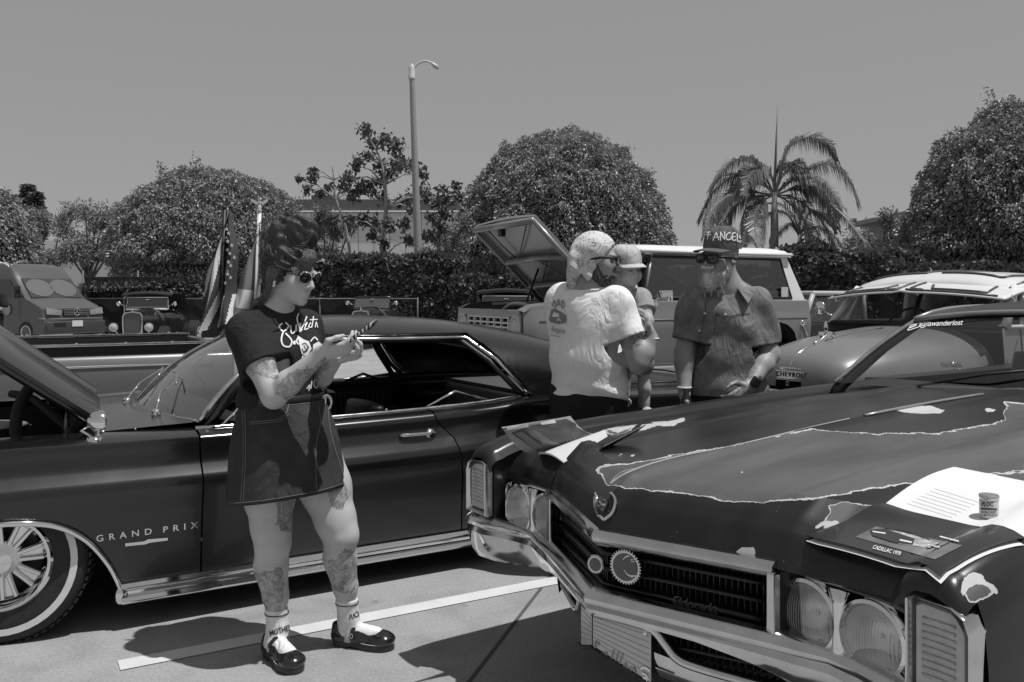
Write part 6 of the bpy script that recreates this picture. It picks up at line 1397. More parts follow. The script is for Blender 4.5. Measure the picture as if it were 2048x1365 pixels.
# grille
def gr_a(y): return c_front(y) + .045
GBLK = mat('grille_black', .01, .35, noise_amt=.5, noise_scale=30)
q = MB(); q.grid(lambda y, z: Vector((gr_a(y) + .07, y, z)), lin(-.46, .46, 12), [.5, .76]); q.build('grille_back', UNDER, CD)
fin = MB(); fin.box((0, 0, .658), (.05, .0035, .165)); fo = fin.build('grille_fin', GBLK, CD); fo.location = (gr_a(-.45) + .02, -.45, 0)
ys = [y for y in lin(-.45, .45, 58)][1:]
for y in ys:
    o = fo.copy(); COL.objects.link(o); o.location = (gr_a(y) + .02, y, 0)
for z in (.600, .645, .690, .732):
    q = MB(); q.tube([Vector((gr_a(y) - .012, y, z)) for y in (-.455, -.2, 0, .2, .455)], .0065, 6, flat=2.2); q.build('grille_bar', GBLK, CD, smooth=True)
# chrome header and side posts
hp = lambda y, da, z: Vector((c_front(y) + da, y, z))
q = MB(); sec = [(.02, .765), (-.006, .760), (-.016, .748), (-.018, .736), (-.010, .724), (.0, .716), (.02, .716)]
q.rings([[hp(y, da, z) for da, z in sec] for y in [-.475, -.47, -.3, -.1, -.004, .004, .1, .3, .47, .475]]); q.build('grille_header', CHROMEW, CD, smooth=35)
for s in (-1, 1):
    q = MB(); q.box((c_front(.47) + .005, s * .472, .655), (.05, .026, .16)); q.build('grille_post', CHROMEW, CD, bevel=.005)
    q = MB(); q.add([(c_front(.48) + .0, s * .486, .735), (-.035, s * .505, .735), (-.02, s * .505, .58), (c_front(.48) + .0, s * .486, .58)], [(0, 1, 2, 3)]); q.build('grille_cheek', CBLK, CD)
    # quad headlamps in a chrome bezel
    yc = .632; hw = .187
    def bez(y, z): return Vector((-.045, s * y, z))
    q = MB(); N = 40
    def rr_pt(t, kx, kz, cz=.645):
        a = t * 2 * math.pi; c, s_ = math.cos(a), math.sin(a); n = 6; r_ = 1 / ((abs(c) ** n + abs(s_) ** n) ** (1 / n)); return (yc + kx * c * r_, cz + kz * s_ * r_)
    oi = [rr_pt(i / N, hw, .088) for i in range(N)]; oo = [rr_pt(i / N, hw + .004, .092) for i in range(N)]
    q.rings([[Vector((.0, s * y, z)) for y, z in oo], [Vector((-.042, s * y, z)) for y, z in oo], [Vector((-.05, s * y, z)) for y, z in oi], [Vector((-.036, s * (yc + (y - yc) * .96), .645 + (z - .645) * .93)) for y, z in oi]], cap=False)
    q.build('headlamp_bezel', CHROME, CD, smooth=40)
    q = MB(); q.add([(.055, s * (yc - hw), .55), (.055, s * (yc + hw), .55), (.055, s * (yc + hw), .74), (.055, s * (yc - hw), .74)], [(0, 1, 2, 3)]); q.build('bezel_backing', BLACKT, CD)
    for k, y0 in enumerate((.547, .722)):
        c = Vector((-.045, s * y0, .642))
        q = MB(); q.lathe([(.092, .03), (.092, .0), (.088, -.012), (.080, -.016), (.076, -.008), (.0755, .0)], c, (1, 0, 0), 40); hl = q.build('headlamp', CHROME, CD, smooth=40)
        q = MB(); q.lathe([(.075, .0), (.072, .03), (.06, .055), (.04, .075), (.012, .085), (.001, .086)], c, (1, 0, 0), 36); q.build('reflector', mat('reflector', .9, .25, metal=.45), hl, smooth=True)
        q = MB(); q.lathe([(.0755, -.002), (.07, -.012), (.055, -.021), (.035, -.027), (.001, -.03)], c, (1, 0, 0), 40); q.build('lens', MATS.get('lamp_glass') or lamp_glass(), hl, smooth=True)
        q = MB(); q.ball(c + Vector((.03, 0, 0)), .006, 10, 6); q.build('bulb', mat('bulb', .8, .2), hl, smooth=True)
    # strap between the lamps
    q = MB(); q.tube([(-.052, s * .634, .73), (-.056, s * .634, .69), (-.06, s * .634, .64), (-.056, s * .634, .6), (-.052, s * .634, .56)], [.03, .016, .008, .016, .03], 10, flat=.5, up=(0, 1, 0)); q.build('bezel_web', CHROME, CD, smooth=True)
    # parking lamp with chrome frame, wrapped on the fender tip
    z0, z1 = .592, .800; ya, yb = .845, .988
    def pk(t, k, dep): # rounded-top box outline
        pass
    ol = [(ya, z0), (yb, z0), (yb, z1 - .05), (yb - .012, z1 - .02), (yb - .04, z1 - .004), (ya + .02, z1), (ya, z1 - .01)]
    cy, cz = (ya + yb) / 2, (z0 + z1) / 2
    def sc(k): return [(cy + (y - cy) * k, cz + (z - cz) * (1 - (1 - k) * .7)) for y, z in ol]
    q = MB(); q.rings([[Vector((-.05, s * y, z)) for y, z in ol], [Vector((-.115, s * y, z)) for y, z in ol], [Vector((-.124, s * y, z)) for y, z in sc(.94)], [Vector((-.115, s * y, z)) for y, z in sc(.86)], [Vector((-.096, s * y, z)) for y, z in sc(.8)]], cap=False); pf = q.build('parking_lamp', CHROMEW, CD, smooth=30)
    q = MB(); q.rings([[Vector((-.097, s * y, z)) for y, z in sc(.8)], [Vector((-.109, s * y, z)) for y, z in sc(.72)], [Vector((-.113, s * y, z)) for y, z in sc(.4)]]); q.build('lens', mat('ribbed_lens', .6, .2, trans=.2, noise_amt=.15, noise_scale=40), pf, smooth=40)
    for i in range(9):
        q = MB(); zz_ = z0 + .045 + i * .0145; q.tube([(-.114, s * (cy - .035), zz_), (-.1155, s * cy, zz_), (-.114, s * (cy + .035), zz_)], .0035, 5); q.build('lens_rib', mat('ribbed_lens'), pf, smooth=True)
# bumper
def b_a(y):
    y = abs(y); return interp(y, [(0, -.315), (.2, -.235), (.45, -.135), (.62, -.075), (.75, -.085), (.86, -.125), (.98, -.135), (1.02, -.10), (1.03, .1)])
BST = [0, .004, .1, .2, .3, .4, .47, .54, .62, .7, .78, .86, .92, .97, 1.0, 1.02, 1.03]
def b_sec(y):
    k = abs(y); a = b_a(k); zt = interp(k, [(0, .592), (.5, .585), (.7, .583), (1.03, .578)]); zb = interp(k, [(0, .535), (.3, .518), (.42, .49), (.55, .452), (.75, .418), (.95, .405), (1.03, .41)])
    h = zt - zb
    return [(a + .10, zt + .012), (a + .045, zt + .010), (a + .010, zt - .004), (a, zt - .016), (a + .004, zt - .03), (a + .014, zt - .04), (a + .006, zt - .046 - .1 * max(0, h - .06)), (a + .008 + .2 * max(0, h - .06), zb + .35 * max(0, h - .05)), (a + .02 + .35 * max(0, h - .06), zb + .006), (a + .04 + .35 * max(0, h - .06), zb), (a + .10, zb + .004)]
q = MB(); q.rings([[Vector((min(a, .25) if abs(y) < 1.025 else max(a, .1), y, z)) for a, z in b_sec(y)] for y in [-y for y in reversed(BST)] + BST[1:]], closed=False); BUMP = q.build('bumper', CHROMEW, CD, smooth=40)
# wedge under the bumper: lower grille, frame and lettered cover plate on the near face
def w_a(y): return -.285 + .52 * abs(y)
q = MB(); q.grid(lambda y, z: Vector((w_a(y) + .09, y, z)), lin(-.5, .5, 10), [.36, .56]); q.build('lower_grille_back', UNDER, CD)
f2 = MB(); f2.box((0, 0, .485), (.05, .0035, .09)); fo2 = f2.build('lower_grille_fin', GBLK, CD); fo2.location = (w_a(.16) + .05, .16, 0)
for s in (-1, 1):
    for y in lin(.16, .47, 18):
        if s > 0 and y == .16: continue
        o = fo2.copy(); COL.objects.link(o); o.location = (w_a(y) + .05, s * y, 0)
    for z in (.47, .505):
        q = MB(); q.tube([Vector((w_a(y) + .03, s * y, z)) for y in (.15, .3, .48)], .006, 6, flat=2); q.build('lower_grille_bar', GBLK, CD, smooth=True)
    # chrome lower frame sweeping round the plate
    pts = [(.004, .528), (.10, .522), (.155, .512), (.185, .480), (.215, .448), (.26, .436), (.36, .428), (.45, .425), (.495, .44), (.505, .48), (.50, .52)]
    q = MB(); q.tube([Vector((w_a(y) + .008, s * y, z)) for y, z in spline([Vector((a, b_, 0)).to_2d() for a, b_ in pts], 4)], .013, 8, flat=1.2); q.build('lower_frame', CHROMEW, CD, smooth=True)
    q = MB(); q.grid(lambda y, t: Vector((w_a(y) + .012 + .03 * t * t, s * y, interp(y, [(0, .45), (.155, .45), (.20, .44), (.26, .432), (.5, .425)]) - (.075 + .0 * y) * t)), lin(.15, .56, 12), lin(0, 1, 5)); q.build('lower_valance', CHROMEW, CD, smooth=True)
    q = MB(); q.add([(w_a(.003), s * .003, .525), (w_a(.155), s * .155, .508), (w_a(.155), s * .155, .365), (w_a(.003), s * .003, .432)], [(0, 1, 2, 3)]); pl = q.build('cover_plate', mat('pinstripe_plate', .5, .35, metal=.3), CD)
    for i in range(7):
        t = (i + .7) / 8; q = MB(); q.tube([Vector((w_a(.006) - .0006, s * .006, .525 - .09 * t)), Vector((w_a(.152) - .0006, s * .152, .508 - .14 * t))], .0006, 4); q.build('pinstripe', mat('dull_trim'), pl)
    q = MB(); q.tube([(w_a(.003), s * .003, .430), (w_a(.155), s * .155, .363), (w_a(.19), s * .19, .355)], .006, 6); q.build('plate_edge', BLACKT, pl, smooth=True)
    if s < 0: PLT = pl
q = MB(); q.lathe([(.0, .006), (.006, .005), (.008, 0)], (w_a(.14) - .001, -.14, .5), (-1, -.5, 0), 10); q.build('plate_screw', CHROME, PLT, smooth=True)
SCR = mat('dark_script', .25, .25, metal=1)
decal('script_lettering', PLT, [stroke([(1199, 1290), (1192, 1283), (1191, 1294), (1197, 1306), (1206, 1305)], 3), stroke([(1206, 1308), (1213, 1305), (1214, 1314), (1220, 1316)], 2.4), stroke([(1228, 1300), (1224, 1318), (1230, 1323)], 2.4), stroke([(1238, 1304), (1232, 1322), (1238, 1329)], 2.2), stroke([(1246, 1308), (1240, 1326), (1246, 1333)], 2.2), stroke([(1248, 1334), (1252, 1326), (1254, 1338), (1262, 1334)], 2.2), stroke([(1262, 1342), (1268, 1335), (1272, 1346)], 2.2)], SCR, PLT, off=.002, thick=.003)
decal('crest', PLT, [stroke([(1282, 1338), (1290, 1335), (1300, 1342), (1303, 1352)], 4), stroke([(1284, 1346), (1292, 1350), (1298, 1360)], 3), fill([(1286, 1352), (1298, 1356), (1294, 1364), (1288, 1362)])], CHROME, PLT, off=.002, thick=.003)
# hood emblem: crest in a wreath, on the prow
em = hit(HOODC, 1207, 1012)
if em is not None:
    I = inv_of(CD)
    decal('crest', HOODC, [fill([(1199, 1000), (1216, 1003), (1216, 1014), (1208, 1024), (1199, 1014)])], SCR, HOODC, off=.006, thick=.006)
    decal('crest_bars', HOODC, [stroke([(1200, 1006), (1207, 1007)], 3, False), stroke([(1208, 1011), (1215, 1012)], 3, False), stroke([(1201, 1014), (1206, 1015)], 2.5, False)], CHROME, HOODC, off=.0105, thick=.003)
    decal('wreath', HOODC, [stroke([(1196, 989), (1194, 1004), (1196, 1020), (1203, 1034), (1211, 1041)], (3, 5.5)), stroke([(1224, 988), (1232, 1000), (1232, 1015), (1225, 1030), (1211, 1041)], (4, 6))], CHROME, HOODC, off=.006, thick=.008)
# medallions, script and tag on the grille
def medal(name, px_, r_, teeth, dark, sx=1.0):
    y, z = px_; c = Vector((gr_a(y) - .045, y, z)); ax = Vector((-1, (-1 if y <= 0 else 1) * VS * 1.0, .0)).normalized(); q = MB()
    if teeth:
        n = 34; pts = []
        up = Vector((0, 0, 1)); sd = ax.cross(up)
        for i in range(n * 4):
            a = i * 2 * math.pi / (n * 4); rr_ = r_ * (1.0 if i % 4 < 2 else .9); pts.append(c + (sd * math.cos(a) + up * math.sin(a)) * rr_)
        q.prism(pts, ax * .006)
    else: q.lathe([(r_ * .98, -.002), (r_, .003), (r_ * .9, .008), (r_ * .85, .006), (.001, .006)], c, ax, 28)
    o = q.build(name, CHROMEW, CD, smooth=30)
    q = MB(); q.lathe([(r_ * .8, .0), (r_ * .78, .0085), (.001, .0095)] if teeth else [(r_ * .7, .0065), (.001, .0085)], c, ax, 28); fc = q.build('face', mat('enamel_grey', .1, .3), o, smooth=40)
    return o, fc, c, ax
MG, MF, mc_, ma_ = medal('gear_medallion', (-.088, .672), .048, True, True)
for st_ in [stroke([(1246, 1120), (1252, 1114), (1260, 1112)], (1, 4)), stroke([(1283, 1120), (1288, 1130), (1287, 1140)], (4, 1.5)), stroke([(1249, 1140), (1256, 1150), (1266, 1153)], (1, 4)), stroke([(1266, 1153), (1276, 1151), (1284, 1152)], (2, 5)), stroke([(1264, 1156), (1267, 1151), (1272, 1157)], 2), stroke([(1262, 1120), (1275, 1119)], 2), stroke([(1262, 1124), (1274, 1123)], 1.6)]: decal('relief', MF, [st_], mat('pale_enamel', .7, .4), MG, off=.001)
medal('round_medallion', (.0, .662), .027, False, True)
decal('lettering', [c for c in CD.children if c.name.startswith('grille_back')], [text_polys('Eldorado', quad_frame((1372, 1190), (1462, 1205), (1462, 1188), (1372, 1172)), shear=.4)], mat('black_script', .06, .3, metal=.5), CD, off=.095, thick=.004)
decal('name_tag', [c for c in CD.children if c.name.startswith('grille_back')], [fill([(1388, 1206), (1400, 1208), (1445, 1217), (1450, 1226), (1388, 1214)])], CHROMEW, CD, off=.092, thick=.005)
decal('paint_scratch', HOODC, [stroke([(1221, 968), (1240, 954), (1262, 943), (1300, 929), (1360, 913), (1434, 899), (1480, 889)], (3.5, 2)), stroke([(1222, 966), (1236, 950), (1256, 941), (1275, 938)], (2, 1)), stroke([(1480, 889), (1560, 870), (1640, 851), (1700, 838)], (2, 3))], mat('bare_scratch', .3, .6), HOODC, off=.0012)
# hood centre trim strip
q = MB(); q.tube([Vector((a, .0, c_top(a, 0) + .001)) for a in lin(.95, 1.72, 10)], .006, 6, flat=1.6); q.build('hood_spear', mat('dull_trim'), CD, smooth=True)
# ================================================================== PEOPLE
def skin_mat(name, v, ink=.05):
    m = bpy.data.materials.new(name); m.use_nodes = True; nt = m.node_tree; b = nt.nodes['Principled BSDF']; MATS[name] = m
    tc = node(nt, 'ShaderNodeTexCoord')
    def M(op, a, b_=None):
        n = node(nt, 'ShaderNodeMath', operation=op)
        for i, q in enumerate((a, b_)):
            if q is None: continue
            if isinstance(q, (int, float)): n.inputs[i].default_value = q
            else: nt.links.new(q, n.inputs[i])
        return n.outputs[0]
    n1 = node(nt, 'ShaderNodeTexNoise'); n1.inputs['Scale'].default_value = 14; n1.inputs['Detail'].default_value = 5; nt.links.new(tc.outputs['Object'], n1.inputs['Vector'])
    n2 = node(nt, 'ShaderNodeTexNoise'); n2.inputs['Scale'].default_value = 19; n2.inputs['Detail'].default_value = 3; n2.inputs['Distortion'].default_value = 1.6; nt.links.new(tc.outputs['Object'], n2.inputs['Vector'])
    n3 = node(nt, 'ShaderNodeTexNoise'); n3.inputs['Scale'].default_value = 11; n3.inputs['Detail'].default_value = 3; n3.inputs['Distortion'].default_value = 2.2; nt.links.new(tc.outputs['Object'], n3.inputs['Vector'])
    at = node(nt, 'ShaderNodeAttribute'); at.attribute_name = 'ink_d'
    base = node(nt, 'ShaderNodeMapRange'); base.inputs[1].default_value = .3; base.inputs[2].default_value = .7; base.inputs[3].default_value = v * .92; base.inputs[4].default_value = v * 1.08; nt.links.new(n1.outputs['Fac'], base.inputs[0])
    # tattoo: contour lines and soft shading inside the marked regions
    def band(o, c, w_): return M('LESS_THAN', M('ABSOLUTE', M('SUBTRACT', o, c)), w_)
    lines = M('MAXIMUM', M('MAXIMUM', band(n2.outputs['Fac'], .5, .016), band(n2.outputs['Fac'], .62, .012)), M('MAXIMUM', band(n2.outputs['Fac'], .4, .012), band(n3.outputs['Fac'], .47, .016)))
    shade = M('MULTIPLY', M('GREATER_THAN', n3.outputs['Fac'], .52), .45)
    inside = M('LESS_THAN', M('ADD', at.outputs['Fac'], M('MULTIPLY', M('SUBTRACT', n2.outputs['Fac'], .5), .05)), 0.0)
    edge = M('LESS_THAN', M('ABSOLUTE', M('ADD', at.outputs['Fac'], M('MULTIPLY', M('SUBTRACT', n2.outputs['Fac'], .5), .05))), .0016)
    f = M('MULTIPLY', M('MAXIMUM', M('MULTIPLY', inside, M('MINIMUM', M('ADD', M('MULTIPLY', lines, .5), M('ADD', shade, .12)), 1.0)), M('MULTIPLY', edge, .7)), .8)
    mx = node(nt, 'ShaderNodeMix'); mx.data_type = 'FLOAT'; nt.links.new(f, mx.inputs[0]); nt.links.new(base.outputs[0], mx.inputs[2]); mx.inputs[3].default_value = ink
    nt.links.new(mx.outputs[0], b.inputs['Base Color']); b.inputs['Roughness'].default_value = .5; b.inputs['Specular IOR Level'].default_value = .4
    b.inputs['Subsurface Weight'].default_value = .08; b.inputs['Subsurface Radius'].default_value = (.01, .01, .01); b.inputs['Subsurface Scale'].default_value = .3
    bn = node(nt, 'ShaderNodeTexNoise'); bn.inputs['Scale'].default_value = 300; nt.links.new(tc.outputs['Object'], bn.inputs['Vector'])
    bp = node(nt, 'ShaderNodeBump'); bp.inputs['Strength'].default_value = .08; bp.inputs['Distance'].default_value = .003; nt.links.new(bn.outputs['Fac'], bp.inputs['Height']); nt.links.new(bp.outputs[0], b.inputs['Normal'])
    return m
def ink_attr(o, polys, scale=1.0):
    M = np.array(local_m(o)); V = np.array([v.co for v in o.data.vertices]); W = V @ M[:3, :3].T + M[:3, 3]
    Y = np.maximum(W[:, 1], .3); px = CX + F * W[:, 0] / Y; py = HY + F * (HC - W[:, 2]) / Y
    d = np.full(len(V), 50.)
    for p_ in polys: d = np.minimum(d, poly_sd(px, py, p_))
    attr(o, 'ink_d', np.clip(d * Y / F, -.2, .2))
def cloth_mat(name, v=.5, rough=.9, weave=500, amt=.1, bump=.25, mottled=6):
    if name in MATS: return MATS[name]
    m = mat(name, v, rough, noise_amt=amt, noise_scale=mottled, bump=bump, bump_scale=weave, spec=.2); nt = m.node_tree
    bp = [n for n in nt.nodes if n.type == 'BUMP'][0]; tc = [n for n in nt.nodes if n.type == 'TEX_COORD'][0]   # creases under the weave
    n = node(nt, 'ShaderNodeTexNoise'); n.inputs['Scale'].default_value = 7; n.inputs['Detail'].default_value = 3; n.inputs['Distortion'].default_value = 1.8; mp = node(nt, 'ShaderNodeMapping'); mp.inputs['Scale'].default_value = (1, 1, .55); mp.inputs['Rotation'].default_value = (.3, .5, 0)
    nt.links.new(tc.outputs['Object'], mp.inputs[0]); nt.links.new(mp.outputs[0], n.inputs['Vector']); rg_ = node(nt, 'ShaderNodeMath', operation='ABSOLUTE'); sb = node(nt, 'ShaderNodeMath', operation='SUBTRACT'); sb.inputs[1].default_value = .5; nt.links.new(n.outputs['Fac'], sb.inputs[0]); nt.links.new(sb.outputs[0], rg_.inputs[0])
    b2 = node(nt, 'ShaderNodeBump'); b2.inputs['Strength'].default_value = .55; b2.inputs['Distance'].default_value = .05; nt.links.new(rg_.outputs[0], b2.inputs['Height']); nt.links.new(b2.outputs[0], bp.inputs['Normal']); return m
def frame_of(dx, dy, pitch=0.0, roll=0.0):
    """columns: person's right, forward, up"""
    f = Vector((dx, dy, 0)).normalized(); up = Vector((0, 0, 1)); r = f.cross(up)
    M = Matrix((r, f, up)).transposed()
    return M @ Matrix.Rotation(-pitch, 3, 'X') @ Matrix.Rotation(roll, 3, 'Y')
def head(fd, T, M, s=1.0, baby=False):
    fd.frame(T, M)
    E = lambda c, r, k=.025, mode='add', rot=None: fd.ell([q * s for q in c], [q * s for q in r], k * s, mode, rot)
    E((0, -.012, .035), (.077, .097, .088)); E((0, .042, -.022), (.061, .056, .078), .03)
    if baby:
        E((0, .04, -.05), (.058, .052, .05), .03); E((-.036, .06, -.045), (.03, .028, .028), .02); E((.036, .06, -.045), (.03, .028, .028), .02); E((0, .078, -.085), (.02, .018, .016), .02)
    else:
        E((0, .040, -.075), (.05, .052, .042), .03); E((0, .080, -.100), (.022, .018, .017), .02); E((-.042, .06, -.03), (.024, .022, .026), .02); E((.042, .06, -.03), (.024, .022, .026), .02)
    for x in (-.031, .031):
        E((x, .088, .020), (.026, .012, .010), .014); E((x, .100, .000), (.017, .013, .010), .010, 'sub'); E((x, .082, .000), (.0135, .0135, .0125), .004)
        E((x * 2.52, -.006, -.012), (.010, .021, .031), .008); E((x * 2.66, -.002, -.008), (.006, .012, .02), .006, 'sub')
    fd.cone([0, .096 * s, .012 * s], [0, (.118 if not baby else .108) * s, -.030 * s], .007 * s, .0115 * s, .012 * s)
    for x in (-.011, .011): E((x, .104, -.034), (.009, .010, .008), .006)
    E((0, .0985, -.0610), (.023, .010, .0058), .006); E((0, .0965, -.0725), (.019, .010, .0068), .006)
    fd.cone([-.023 * s, .105 * s, -.0668 * s], [.023 * s, .105 * s, -.0668 * s], .0016 * s, .0016 * s, .002 * s, 'sub'); fd.frame((0, 0, 0), Matrix.Identity(3))
def hand(fd, wrist, d, n, side, curl=.5, spread=.0, thumb=.6, s=1.0, k=.008):
    """d: finger direction, n: palm normal (towards the palm side), side: towards the thumb"""
    w_ = Vector(wrist); d = Vector(d).normalized(); n = Vector(n); n = (n - d * n.dot(d)).normalized(); sd = Vector(side); sd = (sd - d * sd.dot(d) - n * sd.dot(n)).normalized()
    fd.cone(w_, w_ + d * .03 * s, .026 * s, .03 * s, .02, flat=(n, .72)); fd.cone(w_ + d * .025 * s, w_ + d * .075 * s, .036 * s, .040 * s, .015, flat=(n, .42))
    L = [.075, .085, .08, .062]; cu = curl if isinstance(curl, (list, tuple)) else [curl] * 4
    for i in range(4):
        p_ = w_ + d * (.085 - .006 * abs(i - 1)) * s + sd * (.030 - .020 * i) * s; dd = (d + sd * spread * (1.5 - i)).normalized(); a = 0; seg = [.45, .32, .23]
        q_ = [p_ - dd * .02 * s]; p_ = p_
        q_.append(p_)
        for j in range(3):
            a += cu[i] * (.9 if j == 0 else 1.1); dr = dd * math.cos(a) + n * math.sin(a); p_ = p_ + dr * L[i] * seg[j] * s; q_.append(p_)
        fd.chain(q_, [.0105 * s, .0098 * s, .0090 * s, .0082 * s, .0072 * s], .004)
    t0 = w_ + d * .022 * s + sd * .030 * s; t1 = t0 + (d * .55 + sd * .7 + n * .25).normalized() * .038 * s; t2 = t1 + (d * .9 + sd * (.55 - thumb) + n * .45 * thumb).normalized() * .032 * s; t3 = t2 + (d * .95 + sd * (.1 - thumb * .6) + n * .5 * thumb).normalized() * .026 * s
    fd.chain([w_ + d * .01 * s + sd * .015 * s, t0, t1, t2, t3], [.018 * s, .015 * s, .0115 * s, .010 * s, .0082 * s], .008)
def folds(seed, amp, freq=(18, 40), n=7, vert=1.0, zlim=None):
    rng = np.random.RandomState(seed); W_ = []
    for i in range(n):
        v = rng.normal(size=3); v[2] *= vert; v /= np.linalg.norm(v); W_.append((v * rng.uniform(*freq), rng.uniform(0, 6.28), rng.uniform(.4, 1)))
    def fn(X, Y, Z):
        o = 0; sw = .35 * np.sin(X * 7 + seed) + .35 * np.sin(Z * 9 + Y * 5)
        for v, ph, a in W_: o = o + a * np.sin(v[0] * X + v[1] * Y + v[2] * Z + ph + sw * 2.2)
        o = o / n * 2; return amp * (np.abs(o) ** 1.3 * np.sign(o))
    return fn
def hair_mat(name, v, sc=(60, 60, 8)):
    m = bpy.data.materials.new(name); m.use_nodes = True; nt = m.node_tree; b = nt.nodes['Principled BSDF']; MATS[name] = m
    tc = node(nt, 'ShaderNodeTexCoord'); mp = node(nt, 'ShaderNodeMapping'); mp.inputs['Scale'].default_value = sc; n = node(nt, 'ShaderNodeTexNoise'); n.inputs['Scale'].default_value = 3; n.inputs['Detail'].default_value = 5; n.inputs['Distortion'].default_value = .8
    nt.links.new(tc.outputs['Object'], mp.inputs[0]); nt.links.new(mp.outputs[0], n.inputs['Vector'])
    mr = node(nt, 'ShaderNodeMapRange'); mr.inputs[1].default_value = .3; mr.inputs[2].default_value = .7; mr.inputs[3].default_value = v * .5; mr.inputs[4].default_value = v * 1.7; nt.links.new(n.outputs['Fac'], mr.inputs[0]); nt.links.new(mr.outputs[0], b.inputs['Base Color'])
    bp = node(nt, 'ShaderNodeBump'); bp.inputs['Strength'].default_value = .9; bp.inputs['Distance'].default_value = .006; nt.links.new(n.outputs['Fac'], bp.inputs['Height']); nt.links.new(bp.outputs[0], b.inputs['Normal']); b.inputs['Roughness'].default_value = .42; b.inputs['Specular IOR Level'].default_value = .6
    return m
def strands(name, roots, m, parent, r_=.0018, n=None):
    """each strand a thin tapered tube through its points (world coordinates)"""
    I = inv_of(parent); q = MB()
    for pts in roots:
        s_ = [I @ Vector(p_) for p_ in spline(pts, 5)]; k = len(s_); q.tube(s_, [r_ * (1 - .75 * i / k) for i in range(k)], 4, cap=False)
    return tag(q.build(name, m, parent, smooth=True), kind='stuff')
def glasses(parent, T, M, s=1.0, rim=.0025, style='square', m=None, dz=0.0, beads=None):
    """lenses, rims, bridge and temples in the head frame"""
    g = empty('x', (0, 0, 0)) if False else None
    I = inv_of(parent); Mx = lambda p_: I @ (Vector(T) + M @ (Vector(p_) * s)); fm = m or BLACKT
    q = MB(); w_, h = (.027, .019) if style == 'square' else (.026, .020)
    base = None
    for sx in (-1, 1):
        ol = []
        for k in range(24):
            a = k * 2 * math.pi / 24; n = 3.2 if style == 'square' else 2.2; c, s_ = math.cos(a), math.sin(a); rr_ = 1 / ((abs(c) ** n + abs(s_) ** n) ** (1 / n)); x = sx * .033 + w_ * c * rr_; z = dz + h * s_ * rr_ * (1 if s_ > 0 else .95); y = .1085 - .35 * (abs(x) / .06) ** 2 * .03
            if style == 'cat' and s_ > 0: z += .010 * max(0, c * sx); x += sx * .004 * max(0, c * sx)
            ol.append((x, y, z))
        q.tube([Mx(p_) for p_ in ol], rim * s, 6, loop=True)
        q.tube([Mx((sx * .060, .100, dz + .008)), Mx((sx * .074, .075, dz + .008)), Mx((sx * .081, .03, dz + .006)), Mx((sx * .084, -.012, dz - .004))], rim * s * (1.7 if style == 'square' else .9), 6)
        ln = MB(); ln.add([Mx((x, y - .0005, z)) for x, y, z in ol] + [Mx((sx * .033, .112, dz))], [(k, (k + 1) % 24, 24) for k in range(24)])
        if base is None: base = []
        base.append(ln)
    q.tube([Mx((-.008, .109, dz + .004)), Mx((0, .114, dz + .006)), Mx((.008, .109, dz + .004))], rim * s * 1.2, 6)
    o = q.build('sunglasses', fm, parent, smooth=True)
    for ln in base: ln.build('lens', mat('dark_lens', .006, .05, coat=.5), o, smooth=True)
    if beads:
        for sx in (-1, 1):
            for k in range(9):
                a = .15 + k * .34; b = MB(); x = sx * (.033 + .029 * math.cos(a)); z = dz + .008 * 0 + .023 * math.sin(a) + (.010 * max(0, math.cos(a))); b.ball(Mx((x, .112 - .0105 * (abs(x) / .06) ** 2, z)), .0034 * s, 8, 6); b.build('gem', beads, o, smooth=True)
    return o

# ------------------------------------------------------------------ woman with phone
WO = empty('person', (-.85, 3.42, 0)); tag(WO, 'tattooed woman in black t-shirt and denim skirt looking at phone', 'person')
SK = skin_mat('fair_skin', .47)
V3 = Vector
hM = frame_of(.90, -.44, R(13), R(0)); hT = V3((-.874, 3.46, 1.504))
fd = Field((-1.32, 3.05, 0.02), (-.40, 3.88, 1.66), .0052)
head(fd, hT, hM, .96)
nb = V3((-.955, 3.50, 1.325))
fd.cone(hT + hM @ V3((0, -.018, -.05)), nb, .053, .058, .03)
fd.cone(nb, V3((-.94, 3.50, 1.18)), .08, .11, .05); fd.cone((-.94, 3.5, 1.18), (-.925, 3.5, .95), .11, .12, .05)
fw = V3((.8, -.6, 0)); rt = V3((-.6, -.8, 0))
sh_r = V3((-1.035, 3.385, 1.285)); sh_l = V3((-.845, 3.63, 1.295)); el_r = V3((-.893, 3.285, 1.042)); wr_r = V3((-.700, 3.235, 1.205)); el_l = V3((-.815, 3.63, 1.055)); wr_l = V3((-.672, 3.36, 1.18))
fd.chain([nb + V3((0, 0, -.03)), sh_r], [.05, .046], .03).chain([nb + V3((0, 0, -.03)), sh_l], [.05, .042], .03)
fd.chain([sh_r, sh_r.lerp(el_r, .5), el_r], [.048, .053, .045], .03); fd.chain([el_r, el_r.lerp(wr_r, .3), wr_r], [.045, .046, .028], .02)
fd.cone(el_r + V3((0, 0, -.005)), el_r.lerp(sh_r, .1), .04, .044, .02)
fd.chain([sh_l, sh_l.lerp(el_l, .5), el_l], [.044, .046, .043], .03); fd.chain([el_l, el_l.lerp(wr_l, .3), wr_l], [.043, .044, .027], .02)
hand(fd, wr_r, (.94, -.10, .18), (-.15, .55, .8), (.1, .5, .85), [.45, .5, .55, .6], .0, .8, .98)
hand(fd, wr_l, (.92, -.28, .10), (-.1, -.3, .95), (-.2, -.9, .2), [.6, .65, .7, .75], .0, .5, .95)
